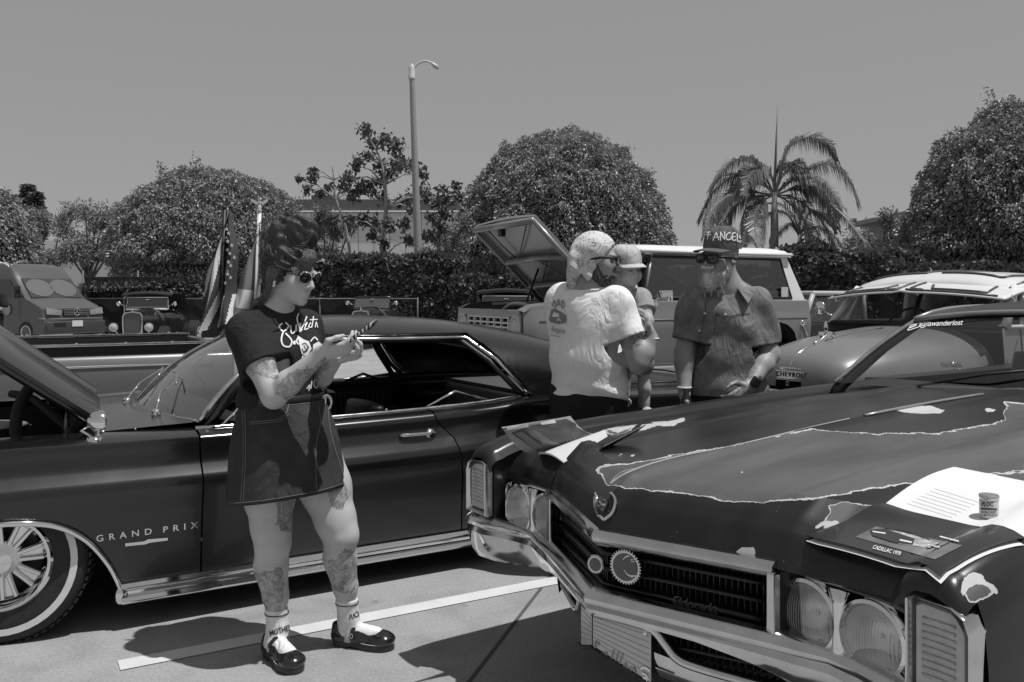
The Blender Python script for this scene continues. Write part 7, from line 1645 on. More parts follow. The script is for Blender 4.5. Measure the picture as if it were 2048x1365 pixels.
# legs
hip_r = V3((-.965, 3.43, .87)); hip_l = V3((-.83, 3.55, .87)); kn_r = V3((-.936, 3.415, .455)); kn_l = V3((-.685, 3.49, .462)); an_r = V3((-.918, 3.43, .110)); an_l = V3((-.662, 3.545, .110))
fd.ell((-.905, 3.49, .90), (.16, .16, .13), .05)
fd.chain([hip_r, hip_r.lerp(kn_r, .55), hip_r.lerp(kn_r, .85), kn_r], [.108, .097, .074, .068], .03); fd.chain([hip_l, hip_l.lerp(kn_l, .55), hip_l.lerp(kn_l, .85), kn_l], [.108, .10, .078, .070], .03)
for kn, an in ((kn_r, an_r), (kn_l, an_l)):
    fd.chain([kn, kn.lerp(an, .28) + V3((-.012, .006, 0)), kn.lerp(an, .62), kn.lerp(an, .88), an], [.064, .066, .049, .034, .032], .014); fd.ell(kn + V3((.028, -.012, .0)), (.04, .04, .05), .03); fd.cone(an, an + V3((.01, -.01, -.075)), .032, .033, .01)
WB = fd.mesh('body', SK, WO)
TAT = [[(485, 730), (520, 722), (552, 728), (556, 755), (535, 760), (512, 745), (500, 765), (520, 790), (505, 795), (492, 765)], [(552, 790), (560, 765), (590, 745), (625, 735), (650, 715), (655, 735), (625, 770), (590, 790), (570, 800)], [(556, 1005), (585, 1003), (600, 1005), (596, 1040), (580, 1062), (562, 1062), (552, 1045)], [(498, 1140), (515, 1146), (545, 1142), (567, 1130), (567, 1200), (562, 1230), (556, 1250), (540, 1252), (527, 1235), (518, 1200), (505, 1170)],
       [(655, 975), (690, 965), (695, 990), (685, 1018), (672, 1020), (658, 998)], [(655, 1120), (672, 1122), (690, 1098), (705, 1105), (714, 1125), (716, 1160), (712, 1182), (690, 1190), (672, 1180), (660, 1150)]]
ink_attr(WB, TAT)
# t-shirt
fd = Field((-1.30, 3.10, .93), (-.60, 3.88, 1.44), .006)
TS = cloth_mat('black_cotton', .026, .9, 600, .25, .3, 3)
cc = V3((-.945, 3.50, 0))
fd.frame((0, 0, 0), Matrix.Identity(3))
Mb = Matrix((-rt * -1, fw, V3((0, 0, 1)))).transposed()
fd.frame((-.945, 3.50, 1.20), Mb)
fd.ell((0, .0, .02), (.185, .120, .17), .05); fd.ell((0, .02, -.10), (.165, .125, .16), .05); fd.ell((-.075, .085, .0), (.075, .060, .072), .05); fd.ell((.075, .085, .0), (.075, .060, .072), .05); fd.ell((0, .01, -.2), (.172, .132, .10), .05)
fd.cone((-.15, 0, .075), (.15, 0, .075), .060, .060, .05); fd.cone((0, -.01, .05), (0, -.012, .14), .09, .066, .05)
fd.frame((0, 0, 0), Matrix.Identity(3))
sl_r = sh_r.lerp(el_r, .52); fd.chain([sh_r, sl_r], [.060, .071], .03); sl_l = sh_l.lerp(el_l, .55); fd.chain([sh_l, sl_l], [.060, .070], .03)
ax = (el_r - sh_r).normalized()
fd.warp(folds(5, .008, (14, 34), 7, 1.3))
# trim sleeve ends and hem, open the neck
d_ = fd.D.copy()
def halfspace(fd, p_, n): return (fd.ax[0][:, None, None] - p_[0]) * n[0] + (fd.ax[1][None, :, None] - p_[1]) * n[1] + (fd.ax[2][None, None, :] - p_[2]) * n[2]
pr = halfspace(fd, sl_r + ax * .008, ax); near = (fd.ax[1][None, :, None] < 3.37 + .0 * fd.ax[0][:, None, None]) & (fd.ax[2][None, None, :] < 1.22)
fd.cut((-.93, 3.5, .985), (.05, 0, -1))
r_cut = (np.sqrt((fd.ax[0][:, None, None] - sl_r.x) ** 2 + (fd.ax[1][None, :, None] - sl_r.y) ** 2 + (fd.ax[2][None, None, :] - sl_r.z) ** 2) < .12)
fd.D = np.where(r_cut & (pr > 0), np.maximum(fd.D, pr), fd.D).astype(np.float32)
fd.cone(nb + V3((.015, -.008, .10)), nb + V3((.004, 0, .018)), .066, .062, .004, 'sub')
SHIRT = fd.mesh('t_shirt', TS, WO)
q = MB(); I = inv_of(WO); cen = I @ (sl_r - ax * .012); q.lathe([(.070, -.022), (.0765, -.020), (.0775, .0), (.0765, .02), (.070, .022)], cen, ax, 28); q.build('sleeve_cuff', TS, SHIRT, smooth=40)
PRW = mat('white_print', .75, .8)
SV = [stroke([(564, 648), (558, 655), (566, 664), (576, 654), (570, 646)], 3), stroke([(566, 664), (562, 680), (566, 692), (578, 694), (582, 682), (570, 668)], 3), stroke([(580, 652), (582, 668), (590, 662), (591, 650), (592, 664)], 2.4), stroke([(596, 655), (600, 648), (598, 664), (604, 660)], 2.4), stroke([(596, 628), (593, 640), (600, 660), (610, 640), (612, 634)], 2.6), stroke([(608, 652), (613, 646), (608, 660), (616, 658)], 2.2), stroke([(620, 646), (616, 655), (622, 656)], 2.2), stroke([(626, 634), (622, 656)], 2.2), stroke([(618, 641), (634, 640)], 2), stroke([(629, 656), (631, 645), (634, 656)], 2)]
decal('shirt_print', SHIRT, SV, PRW, SHIRT, off=.004)
CL = [fill([(594, 672), (606, 680), (617, 684), (622, 698), (612, 714), (602, 708), (598, 692)]), fill([(604, 710), (608, 716), (600, 735), (596, 732)]), fill([(625, 690), (636, 684), (642, 690), (632, 704), (624, 706)]), stroke([(620, 684), (628, 676), (634, 682)], 2.5), stroke([(596, 675), (592, 684), (596, 690)], 3), fill([(584, 684), (590, 682), (590, 690), (585, 690)])]
decal('shirt_print', SHIRT, CL, PRW, SHIRT, off=.004)
decal('shirt_print', SHIRT, [stroke([(602, 690), (610, 688), (614, 697), (606, 704), (602, 698)], 1.4), stroke([(606, 692), (611, 700)], 1.4), stroke([(604, 706), (612, 702), (616, 694)], 1.6)], BLACKT, SHIRT, off=.0065)
decal('shirt_print', SHIRT, [stroke([(612, 778), (618, 770), (616, 782)], 2.2), stroke([(622, 762), (620, 778)], 2.2), stroke([(630, 752), (626, 770), (632, 776), (634, 758)], 2.4), stroke([(640, 748), (638, 766), (644, 772)], 2.4), stroke([(628, 752), (646, 746)], 2)], PRW, SHIRT, off=.004)
# denim skirt
def denim(name, v):
    m = cloth_mat(name, v, .85, 700, .35, .35, 9); return m
DN = denim('dark_denim', .045)
def skr(t, a):
    c = V3((-.915, 3.495, 1.015)).lerp(V3((-.892, 3.465, .635)), t); rx = sinterp(t, [(0, .160), (.12, .178), (.4, .205), (.75, .220), (1, .229)]); ry = sinterp(t, [(0, .125), (.12, .148), (.4, .185), (.75, .205), (1, .216)])
    w_ = 1 + .012 * t * math.sin(a * 5 + 1) + .010 * t * math.sin(a * 8 + 2.5)
    ca, sa = math.cos(a), math.sin(a); n = 2.3; rr_ = 1 / ((abs(ca) ** n + abs(sa) ** n) ** (1 / n)); p_ = c + (rt * rx * ca + fw * ry * sa) * rr_ * w_; p_.z += .030 * t * (p_.x - c.x) / .24 + .008 * t + .008 * t * math.sin(a * 2); return p_
q = MB(); NA = 64; I = inv_of(WO)
rg = lambda t, k=1.0: [I @ (skr(t, 2 * math.pi * i / NA)) for i in range(NA)]
q.rings([rg(t) for t in [0, .03, .06, .12, .2, .3, .4, .5, .6, .7, .8, .9, .96, 1.0]], cap=False); SKT = q.build('skirt', DN, WO, smooth=True)
md = SKT.modifiers.new('thickness', 'SOLIDIFY'); md.thickness = .006; md.offset = -1
ST = mat('denim_stitch', .14, .8)
for t in (.965, .05):
    q = MB(); q.tube([p_ * 1 for p_ in [I @ (skr(t, 2 * math.pi * i / NA) + (skr(t, 2 * math.pi * i / NA) - V3((-.9, 3.48, skr(t, 0).z))).normalized() * .0015) for i in range(NA)]], .0012, 4, loop=True); q.build('stitch_line', ST, SKT)
decal('stitch', SKT, [stroke([(489, 800), (492, 900), (487, 1003)], 1.4), stroke([(484, 800), (487, 900), (482, 1003)], 1.0), stroke([(500, 845), (535, 842), (560, 838), (573, 825), (578, 805)], 1.6), stroke([(500, 849), (536, 846), (563, 842), (577, 828)], 1.2), stroke([(637, 812), (640, 850), (632, 890), (632, 980)], 1.4), stroke([(655, 815), (662, 870), (680, 930), (690, 965)], 1.2)], ST, SKT, off=.0016)
q = MB(); q.tube([I @ (skr(.02, 2 * math.pi * i / NA) + V3((0, 0, .004))) for i in range(NA)], .018, 8, loop=True, flat=.45); q.build('belt', mat('belt_leather', .015, .4), WO, smooth=True)
bc = hit(SKT, 652, 806); bp_ = (bc[0] if bc else V3((-.73, 3.37, 1.0))) + V3((0, -.012, .0)); q = MB(); cI = I @ bp_
q.tube([cI + (V3((.6, .5, 0)).normalized() * .026 * math.cos(a) + V3((0, 0, 1)) * .030 * math.sin(a)) for a in lin(0, 2 * math.pi * 19 / 20, 19)], .007, 8, loop=True); q.tube([cI + V3((0, 0, -.025)), cI + V3((0, -.004, .025))], .005, 6); q.build('belt_buckle', CHROME, WO, smooth=True)
for a in (2.6, 3.5, 4.3, .9):
    q = MB(); q.tube([I @ (skr(0, a) + (skr(.05, a) - V3((-.91, 3.49, 1))).normalized() * .014 + V3((0, 0, .02))), I @ (skr(.09, a) + (skr(.05, a) - V3((-.91, 3.49, 1))).normalized() * .016)], .006, 6); q.build('belt_loop', DN, SKT, smooth=True)
# socks and shoes
SOCK = cloth_mat('white_knit', .74, .9, 400, .05, .3); SHOE = mat('polished_leather', .012, .18, coat=.6, rough_var=.06, noise_scale=25); SOLE = mat('shoe_sole', .03, .5); WELT = mat('welt_stitch', .4, .7)
def shoe(an, heel, toe, word):
    d = V3((toe[0] - heel[0], toe[1] - heel[1], 0)); L = d.length; d.normalize(); sd = V3((0, 0, 1)).cross(d); I = inv_of(WO); Q = lambda a, b_, z: I @ (V3((heel[0], heel[1], 0)) + d * a * L + sd * b_ + V3((0, 0, z)))
    ol = [(0.0, .0), (.02, .026), (.12, .034), (.32, .034), (.5, .040), (.68, .047), (.84, .044), (.95, .028), (1.0, .0)]
    out = [(a, b_) for a, b_ in ol] + [(a, -b_) for a, b_ in reversed(ol[1:-1])]; out = [tuple(v) for v in spline([V3((a, b_, 0)).to_2d() for a, b_ in out + out[:1]], 3)][:-1]
    q = MB(); q.rings([[Q(a, b_ * 1.05, z + (.0 if not .28 < a < .46 else .006 if z < .01 else 0)) for a, b_ in out] for z in (.001, .026)]); so = q.build('shoe_sole', SOLE, WO, bevel=.003, smooth=40)
    q = MB(); q.tube([Q(.5 + (a - .5) * 1.0, b_ * 1.04, .0285) for a, b_ in out], .0016, 4, loop=True); q.build('welt', WELT, so)
    fdd = Field([min(heel[i], toe[i]) - .09 for i in (0, 1)] + [.02], [max(heel[i], toe[i]) + .09 for i in (0, 1)] + [.18], .004); W_ = lambda a, b_, z: V3((heel[0], heel[1], 0)) + d * a * L + sd * b_ + V3((0, 0, z))
    fdd.chain([W_(.12, 0, .045), W_(.45, 0, .040), W_(.8, 0, .034)], [.040, .039, .038], .03).cone(W_(.12, 0, .04), W_(.10, 0, .075), .040, .034, .02).ell(W_(.82, 0, .040), (.05, .05, .024), .02)
    fdd.cut((0, 0, .026), (0, 0, -1), .002); fdd.cone(W_(.24, 0, .105), W_(.60, 0, .082), .036, .032, .006, 'sub'); fdd.cut((0, 0, .090), (0, 0, 1), .002)
    sh = fdd.mesh('shoe', SHOE, WO)
    q = MB(); q.tube([Q(.36, .043, .050), Q(.375, .040, .075), Q(.385, .02, .094), Q(.39, 0, .098), Q(.385, -.02, .094), Q(.375, -.040, .075), Q(.36, -.043, .050)], .0085, 8, flat=.35, up=(0, 0, 1)); q.build('strap', SHOE, sh, smooth=True)
    for sg in (-1,):
        q = MB(); q.tube([Q(.365 + .03 * math.cos(a) * .8, sg * .0465, .056 + .009 * math.sin(a)) for a in lin(0, 2 * math.pi * 11 / 12, 11)], .002, 5, loop=True); q.build('buckle', CHROME, sh, smooth=True)
    fs = Field([min(heel[i], toe[i]) - .09 for i in (0, 1)] + [.02], [max(heel[i], toe[i]) + .09 for i in (0, 1)] + [.26], .004)
    kt = an.lerp(kn_r if an is an_r else kn_l, .27); fs.cone(kt, an, .0455, .041, .01).cone(an, W_(.22, 0, .06), .041, .038, .02).cone(W_(.2, 0, .062), W_(.7, 0, .052), .038, .032, .02)
    fs.cut(an + V3((0, 0, .085)), (0, 0, 1)); sk = fs.mesh('sock', SOCK, WO)
    q = MB(); q.tube([I @ (an + (kt - an) * .7 + V3((.0455 * math.cos(a), .0455 * math.sin(a), 0))) for a in lin(0, 2 * math.pi * 23 / 24, 23)], .0022, 5, loop=True); q.build('sock_band', BLACKT, sk, smooth=True)
    tx, fr_ = word; decal('sock_lettering', sk, [text_polys(tx, fr_, bold=.02)], BLACKT, sk, off=.002)
shoe(an_r, (-.962, 3.462), (-.800, 3.270), ('MOTHER', quad_frame((541, 1273), (584, 1259), (582, 1249), (539, 1263))))
shoe(an_l, (-.722, 3.565), (-.472, 3.500), ('FUCK', quad_frame((699, 1241), (722, 1230), (720, 1220), (698, 1231))))
# hair: swept up into a bun, fringe strands
HM = hair_mat('dark_hair', .02)
fd = Field((-1.10, 3.24, 1.36), (-.72, 3.66, 1.82), .0045)
fd.frame(hT, hM); 
fd.ell((0, -.022, .045), (.086, .100, .090), .02); fd.ell((0, -.075, -.01), (.066, .05, .075), .03); fd.ell((0, -.085, -.06), (.04, .03, .05), .03)
fd.cone((-.07, .02, .02), (-.075, .005, -.03), .018, .008, .02); fd.cone((.07, .02, .02), (.075, .005, -.03), .018, .010, .02)
fd.frame(hT, Matrix.Identity(3)); 
fd.ell((-.04, .005, .105), (.078, .08, .07), .03); fd.ell((-.015, .0, .155), (.086, .074, .060), .03); fd.ell((.035, -.01, .190), (.075, .06, .036), .02); fd.ell((.06, -.01, .150), (.045, .055, .055), .02); fd.ell((-.075, .0, .07), (.036, .06, .08), .03); fd.ell((.062, -.03, .198), (.034, .03, .026), .01); fd.ell((.03, .02, .10), (.05, .06, .06), .03)
fd.frame(hT, hM); fd.ell((0, .115, -.035), (.058, .085, .088), .012, 'sub')
fd.frame((0, 0, 0), Matrix.Identity(3)); fd.warp(lambda X, Y, Z: .0045 * np.sin((X - hT.x) * 90 + 6 * np.sin((Z - 1.5) * 22) + (Z - 1.5) * 140) + .003 * np.sin((Z - 1.5) * 120 + (Y - 3.4) * 90 + 4 * np.sin(X * 30)))
HR = fd.mesh('hair', HM, WO)
rng = random.Random(4); SL = []
hw = lambda p_: hT + hM @ V3(p_)
for i in range(90):
    t = i / 89; x0 = .07 - .14 * t * rng.uniform(.6, 1); SL.append([hw((x0 * .4, .062 + .02 * rng.random(), .112)), hw((x0 * .8 + .02, .102, .078 + .01 * rng.random())), hw((x0 + .028 * rng.uniform(.5, 1.2), .106 - .012 * abs(x0) / .05, .035 + .02 * rng.random())), hw((x0 + .05 * rng.uniform(.4, 1), .085, .004 + .015 * rng.random()))])
for i in range(130):
    a = rng.uniform(-1, 1); SL.append([hw((.078, -.01 + .03 * a, .03 + .05 * rng.random())), hw((.086, -.02 + .03 * a, .0 - .02 * rng.random())), hw((.075, -.05 + .03 * rng.random(), -.07 - .03 * rng.random())), hw((.06 + .02 * rng.random(), -.085 + .03 * a, -.13 - .05 * rng.random()))])
for i in range(60):
    a = rng.uniform(0, 6.28); c = hT + V3((-.01, 0, .155)); p0 = c + V3((.09 * math.cos(a), -.07, .06 * math.sin(a))); SL.append([p0, p0 + V3((.03 * math.cos(a + 1), -.01, .03 * math.sin(a + 1))), p0 + V3((.05 * math.cos(a + 1.4), 0, .045 * math.sin(a + 1.4)))])
strands('loose_strands', SL, hair_mat('brown_hair', .09), HR, .0013)
GL = glasses(WO, hT, hM, .96, .003, 'cat', mat('dark_frame', .02, .2), 0.004, mat('rhinestone', .75, .1, metal=.6))
q = MB()
for k in range(4): q.ball(I @ hw((.083, .0 - .004 * (k % 2), -.034 - .006 * k)), .0052, 8, 6)
q.build('earring', mat('rhinestone'), WO, smooth=True)
q = MB(); rgc = wr_r + V3((.94, -.10, .18)).normalized() * .06; q.tube([I @ (P(676, 673, 3.22) + V3((.012 * math.cos(a), .010 * math.sin(a), .004 * math.cos(a)))) for a in lin(0, 2 * math.pi * 11 / 12, 11)], .004, 6, loop=True); q.build('ring', CHROME, WO, smooth=True)
# phone: a thing of its own, held in the hands
pc = P(719, 668, 3.235); PH = empty('phone', pc); tag(PH, 'phone in a zebra-striped case held in both hands', 'phone')
pd = V3((.78, -.12, .60)).normalized(); pn = V3((-.60, -.05, .80)); pn = (pn - pd * pn.dot(pd)).normalized(); pw = pd.cross(pn); Mp = Matrix((pd, pw, pn)).transposed()
def zebra():
    m = bpy.data.materials.new('zebra_case'); m.use_nodes = True; nt = m.node_tree; b = nt.nodes['Principled BSDF']; tc = node(nt, 'ShaderNodeTexCoord'); wv = node(nt, 'ShaderNodeTexWave'); wv.inputs['Scale'].default_value = 22; wv.inputs['Distortion'].default_value = 5; wv.inputs['Detail'].default_value = 1.5; nt.links.new(tc.outputs['Object'], wv.inputs['Vector']); r_ = node(nt, 'ShaderNodeMath', operation='GREATER_THAN'); r_.inputs[1].default_value = .55; nt.links.new(wv.outputs['Fac'], r_.inputs[0]); mr = node(nt, 'ShaderNodeMapRange'); mr.inputs[3].default_value = .015; mr.inputs[4].default_value = .65; nt.links.new(r_.outputs[0], mr.inputs[0]); nt.links.new(mr.outputs[0], b.inputs['Base Color']); b.inputs['Roughness'].default_value = .35; return m
q = MB(); q.box((0, 0, 0), (.150, .074, .012), Mp); q.build('case', zebra(), PH, bevel=.004, smooth=50)
q = MB(); q.box(pn * .0065, (.142, .068, .002), Mp); q.build('screen', mat('phone_screen', .02, .08), PH)
q = MB(); q.box(pn * -.008 + pd * .05, (.03, .03, .004), Mp); q.build('camera_block', BLACKT, PH, bevel=.001)
# ------------------------------------------------------------------ man in bandana holding a toddler
BM = empty('person', (.40, 4.42, 0)); tag(BM, 'bearded man in white t-shirt and paisley bandana carrying a toddler', 'person')
SK2 = skin_mat('tan_skin', .31)
def ID(fd): return fd.frame((0, 0, 0), Matrix.Identity(3))
hM = frame_of(.97, -.22, R(4)); hT = V3((.424, 4.42, 1.600))
sr = V3((.520, 4.37, 1.40)); sl = V3((.265, 4.55, 1.40)); er = V3((.625, 4.32, 1.095)); wr = V3((.690, 4.335, 1.20)); el2 = V3((.33, 4.80, 1.13)); wl = V3((.60, 4.74, 1.10))
fd = Field((.05, 4.05, -.02), (.90, 5.0, 1.78), .0058)
head(fd, hT, hM, 1.02); nb = V3((.375, 4.45, 1.43)); fd.cone(hT + hM @ V3((0, -.02, -.05)), nb, .062, .068, .03)
fd.chain([nb, sr], [.055, .052], .03).chain([nb, sl], [.055, .052], .03).cone(nb, (.385, 4.46, 1.0), .09, .115, .05)
fd.chain([sr, sr.lerp(er, .5), er], [.055, .06, .054], .03).chain([er, er.lerp(wr, .35), wr], [.054, .055, .036], .02); fd.cone(er + V3((.0, -.005, -.02)), er.lerp(sr, .15), .045, .05, .03)
fd.chain([sl, el2, wl], [.07, .052, .034], .03)
hand(fd, wr, (-.05, .45, .85), (-.9, .2, .1), (.2, -.8, .4), [.35, .3, .35, .45], .05, .2, 1.08); hand(fd, wl, (.95, -.2, .1), (0, 0, 1), (0, -1, 0), .5, 0, .5, 1.05)
for hx_, kx in ((V3((.31, 4.50, .92)), V3((.30, 4.50, .49))), (V3((.47, 4.42, .92)), V3((.48, 4.40, .49)))):
    fd.chain([hx_, kx, kx + V3((0, .02, -.40)), kx + V3((.10, .0, -.44))], [.085, .07, .045, .04], .03)
MB2 = fd.mesh('body', SK2, BM); ink_attr(MB2, [[(1228, 672), (1255, 662), (1275, 668), (1285, 690), (1262, 700), (1240, 690)]])
WT = cloth_mat('white_cotton', .82, .9, 500, .06, .25, 4)
fd = Field((.06, 4.06, .80), (.80, 4.95, 1.52), .0062)
Mb = frame_of(.62, .78); fd.frame((.385, 4.46, 1.2), Mb)
fd.ell((0, -.01, .09), (.225, .135, .17), .06); fd.ell((0, .0, -.10), (.21, .165, .22), .06); fd.ell((0, .01, -.26), (.215, .165, .12), .05); fd.cone((-.18, 0, .175), (.18, 0, .175), .075, .075, .05); fd.cone((0, -.015, .17), (0, -.01, .245), .10, .078, .04); ID(fd)
sl_ = sr.lerp(er, .62); fd.chain([sr, sl_], [.068, .082], .04); fd.chain([sl, sl.lerp(el2, .6)], [.068, .08], .04); fd.warp(folds(11, .015, (11, 26), 6, 1.4)); fd.warp(lambda X, Y, Z: .010 * np.sin(Z * 70 + X * 25 + Y * 18) * np.exp(-((Z - .90) / .055) ** 2))
ax = (er - sr).normalized(); d_ = halfspace(fd, sl_, ax); rc = np.sqrt((fd.ax[0][:, None, None] - sl_.x) ** 2 + (fd.ax[1][None, :, None] - sl_.y) ** 2 + (fd.ax[2][None, None, :] - sl_.z) ** 2) < .15
fd.D = np.where(rc & (d_ > 0), np.maximum(fd.D, d_), fd.D).astype(np.float32)
fd.cut((.40, 4.45, .855), (.05, 0, -1)); fd.cone(nb + V3((.03, 0, .12)), nb + V3((.005, 0, .035)), .078, .070, .004, 'sub'); MT = fd.mesh('t_shirt', WT, BM)
PR = mat('grey_print', .22, .8)
decal('shirt_print', MT, [stroke([(1106, 614), (1110, 602), (1113, 612), (1109, 616)], 2), stroke([(1116, 614), (1118, 600), (1121, 612)], 2), stroke([(1124, 616), (1126, 602), (1130, 610), (1126, 618)], 2), fill([(1100, 638), (1104, 620), (1112, 618), (1126, 626), (1134, 632), (1134, 645), (1118, 648), (1102, 644)]), text_polys('Antigone', quad_frame((1103, 662), (1131, 668), (1132, 658), (1104, 652)), shear=.3), stroke([(1104, 670), (1122, 674)], 1.2, False)], PR, MT, off=.006)
decal('shirt_print', MT, [fill([(1106, 634), (1110, 624), (1120, 628), (1120, 634)]), stroke([(1116, 643), (1119, 637), (1123, 642)], 2)], WT, MT, off=.008)
fd = Field((.12, 4.22, -.02), (.72, 4.72, .98), .008)
JN = denim('black_denim', .018); fd.ell((.39, 4.46, .88), (.175, .155, .12), .04)
for hx_, kx in ((V3((.31, 4.50, .90)), V3((.30, 4.50, .49))), (V3((.47, 4.42, .90)), V3((.48, 4.40, .49)))): fd.chain([hx_, kx, kx + V3((0, .02, -.44))], [.12, .092, .075], .03)
fd.warp(folds(3, .006)); fd.cut((0, 0, .03), (0, 0, -1)); fd.mesh('jeans', JN, BM)
def boot(person, c, d, m):
    I = inv_of(person); d = V3(d).normalized(); s_ = V3((0, 0, 1)).cross(d); q = MB(); C = V3(c)
    q.rings([[I @ (C + d * (a * .29 - .08) + s_ * b_ * w_ + V3((0, 0, z * (1 - .45 * max(0, a - .4))))) for a, b_ in [(0, 0), (.05, .03), (.3, .036), (.65, .046), (.92, .036), (1, 0), (.92, -.036), (.65, -.046), (.3, -.036), (.05, -.03)]] for z, w_ in ((.0, 1.05), (.03, 1.05), (.06, .95), (.09, .6))]); q.build('shoe', m, person, smooth=40)
boot(BM, (.31, 4.52, 0), (.6, .8, 0), BLACKT); boot(BM, (.49, 4.42, 0), (.6, .8, 0), BLACKT)
# beard, sunglasses, bandana
BRD = hair_mat('brown_beard', .06, (40, 40, 40))
def beard(person, T, M, s, m, long=0.0, name='beard'):
    fd = Field([T[i] - .16 for i in range(2)] + [T[2] - .24 - long], [T[i] + .16 for i in range(2)] + [T[2] + .06], .0042); fd.frame(T, M)
    e_ = lambda c, r, k=.02, md='add': fd.ell([q * s for q in c], [q * s for q in r], k, md)
    e_((0, .040, -.100), (.062, .060, .044 + long * .3)); e_((0, .078, -.112 - long * .4), (.040, .034, .034 + long * .5)); e_((-.058, .008, -.060), (.014, .026, .045)); e_((.058, .008, -.060), (.014, .026, .045)); fd.cone([-.03 * s, .106 * s, -.052 * s], [.03 * s, .106 * s, -.052 * s], .010 * s, .010 * s, .01)
    e_((0, .106, -.070), (.021, .016, .010), .004, 'sub'); ID(fd); fd.warp(lambda X, Y, Z: .002 * np.sin(X * 310 + Z * 60) + .0016 * np.sin(Y * 330 + Z * 140) + .0016 * np.sin(X * 220 + Y * 250 + Z * 160))
    o = fd.mesh(name, m, person); rg_ = random.Random(5); SL = []
    for i in range(150):
        a = rg_.uniform(-1.3, 1.3); z = rg_.uniform(-.14 - long, -.075); p_ = T + M @ (V3((math.sin(a) * .062, .035 + math.cos(a) * .062, z)) * s); SL.append([p_, p_ + M @ V3((math.sin(a) * .012, math.cos(a) * .010, -.012)), p_ + M @ V3((math.sin(a) * .014 + rg_.uniform(-.006, .006), math.cos(a) * .014, -.03 - long * .2))])
    strands('beard_hairs', SL, m, o, .0011); return o
beard(BM, hT, hM, 1.02, BRD, .01); glasses(BM, hT, hM, 1.10, .0036, 'square', BLACKT, .0)
fd = Field((.18, 4.22, 1.38), (.62, 4.66, 1.80), .0045); fd.frame(hT, hM)
fd.ell((0, -.012, .045), (.092, .112, .098), .02); fd.ell((0, -.085, -.01), (.088, .045, .085), .04); fd.cone((.080, -.03, .03), (.086, -.01, -.165), .045, .012, .03, flat=((1, 0, 0), .4)); fd.ell((.02, -.10, -.06), (.085, .03, .10), .03); fd.cone((-.086, -.03, .03), (-.088, -.02, -.10), .022, .012, .03, flat=((1, 0, 0), .55)); fd.cone((.05, -.105, -.02), (.03, -.125, -.17), .03, .012, .03, flat=((0, 1, 0), .6)); fd.cone((-.01, -.12, -.04), (-.02, -.145, -.20), .02, .008, .03, flat=((0, 1, 0), .6))
fd.cut((0, .062, .03), (0, 1, -.55)); fd.ell((0, .05, -.07), (.075, .105, .085), .01, 'sub'); ID(fd); fd.warp(lambda X, Y, Z: .0035 * np.sin(X * 55 + Z * 95 + 3 * np.sin(Y * 20)) * np.clip((1.66 - Z) * 6, .2, 1))
def bandana_mat():
    m = bpy.data.materials.new('paisley_cloth'); m.use_nodes = True; nt = m.node_tree; b = nt.nodes['Principled BSDF']; tc = node(nt, 'ShaderNodeTexCoord'); outs = []
    def M(op, a, b_):
        n = node(nt, 'ShaderNodeMath', operation=op)
        for i, q in enumerate((a, b_)):
            if isinstance(q, (int, float)): n.inputs[i].default_value = q
            else: nt.links.new(q, n.inputs[i])
        return n.outputs[0]
    v1 = node(nt, 'ShaderNodeTexVoronoi'); v1.inputs['Scale'].default_value = 62; v2 = node(nt, 'ShaderNodeTexVoronoi'); v2.inputs['Scale'].default_value = 15; ns = node(nt, 'ShaderNodeTexNoise'); ns.inputs['Scale'].default_value = 12
    for n in (v1, v2, ns): nt.links.new(tc.outputs['Object'], n.inputs['Vector'])
    dots = M('LESS_THAN', v1.outputs['Distance'], .23); rings = M('LESS_THAN', M('ABSOLUTE', M('SUBTRACT', M('MODULO', v2.outputs['Distance'], .22), .11), 0), .018)
    f = M('MULTIPLY', M('MAXIMUM', M('MULTIPLY', dots, M('GREATER_THAN', ns.outputs['Fac'], .47)), M('MULTIPLY', rings, M('LESS_THAN', ns.outputs['Fac'], .52))), .85); mr = node(nt, 'ShaderNodeMapRange'); mr.inputs[3].default_value = .62; mr.inputs[4].default_value = .10; nt.links.new(f, mr.inputs[0]); nt.links.new(mr.outputs[0], b.inputs['Base Color']); b.inputs['Roughness'].default_value = .9; return m
fd.mesh('bandana', bandana_mat(), BM)
q = MB(); I = inv_of(BM); q.tube([I @ (wr + V3((.036 * math.cos(a), .036 * math.sin(a), .004))) for a in lin(0, 2 * math.pi * 15 / 16, 15)], .004, 6, loop=True); q.build('bracelet', mat('white_vinyl'), BM, smooth=True)
# ------------------------------------------------------------------ toddler on his arm
TD = empty('person', (.62, 4.58, .8)); tag(TD, 'toddler in pale cap and t-shirt sitting on the bearded man’s arm'.replace('’', "'"), 'person')
hM = frame_of(.42, -.91, R(10), R(4)); hT = V3((.592, 4.53, 1.560)); fd = Field((.40, 4.30, .78), (.86, 4.85, 1.72), .0048)
SK3 = skin_mat('toddler_skin', .42); head(fd, hT, hM, .86, True); nb = V3((.59, 4.60, 1.44)); fd.cone(hT + hM @ V3((0, -.02, -.06)), nb, .042, .045, .02); fd.cone(nb, (.60, 4.60, 1.15), .07, .09, .05)
s1 = V3((.675, 4.54, 1.40)); e1 = V3((.688, 4.46, 1.285)); w1 = V3((.600, 4.41, 1.262)); fd.chain([nb, s1, s1.lerp(e1, .5), e1], [.04, .038, .036, .033], .02).chain([e1, w1], [.034, .024], .015); hand(fd, w1, (-.75, .0, -.5), (0, .9, -.4), (0, -.3, .9), .3, .05, .4, .62)
fd.chain([(.62, 4.60, 1.14), (.68, 4.56, 1.05), (.690, 4.56, .93), (.690, 4.57, .85)], [.05, .036, .029, .023], .03); fd.chain([(.60, 4.66, 1.14), (.60, 4.72, 1.02), (.60, 4.72, .88)], [.07, .05, .034], .03)
o = fd.mesh('body', SK3, TD); ink_attr(o, [])
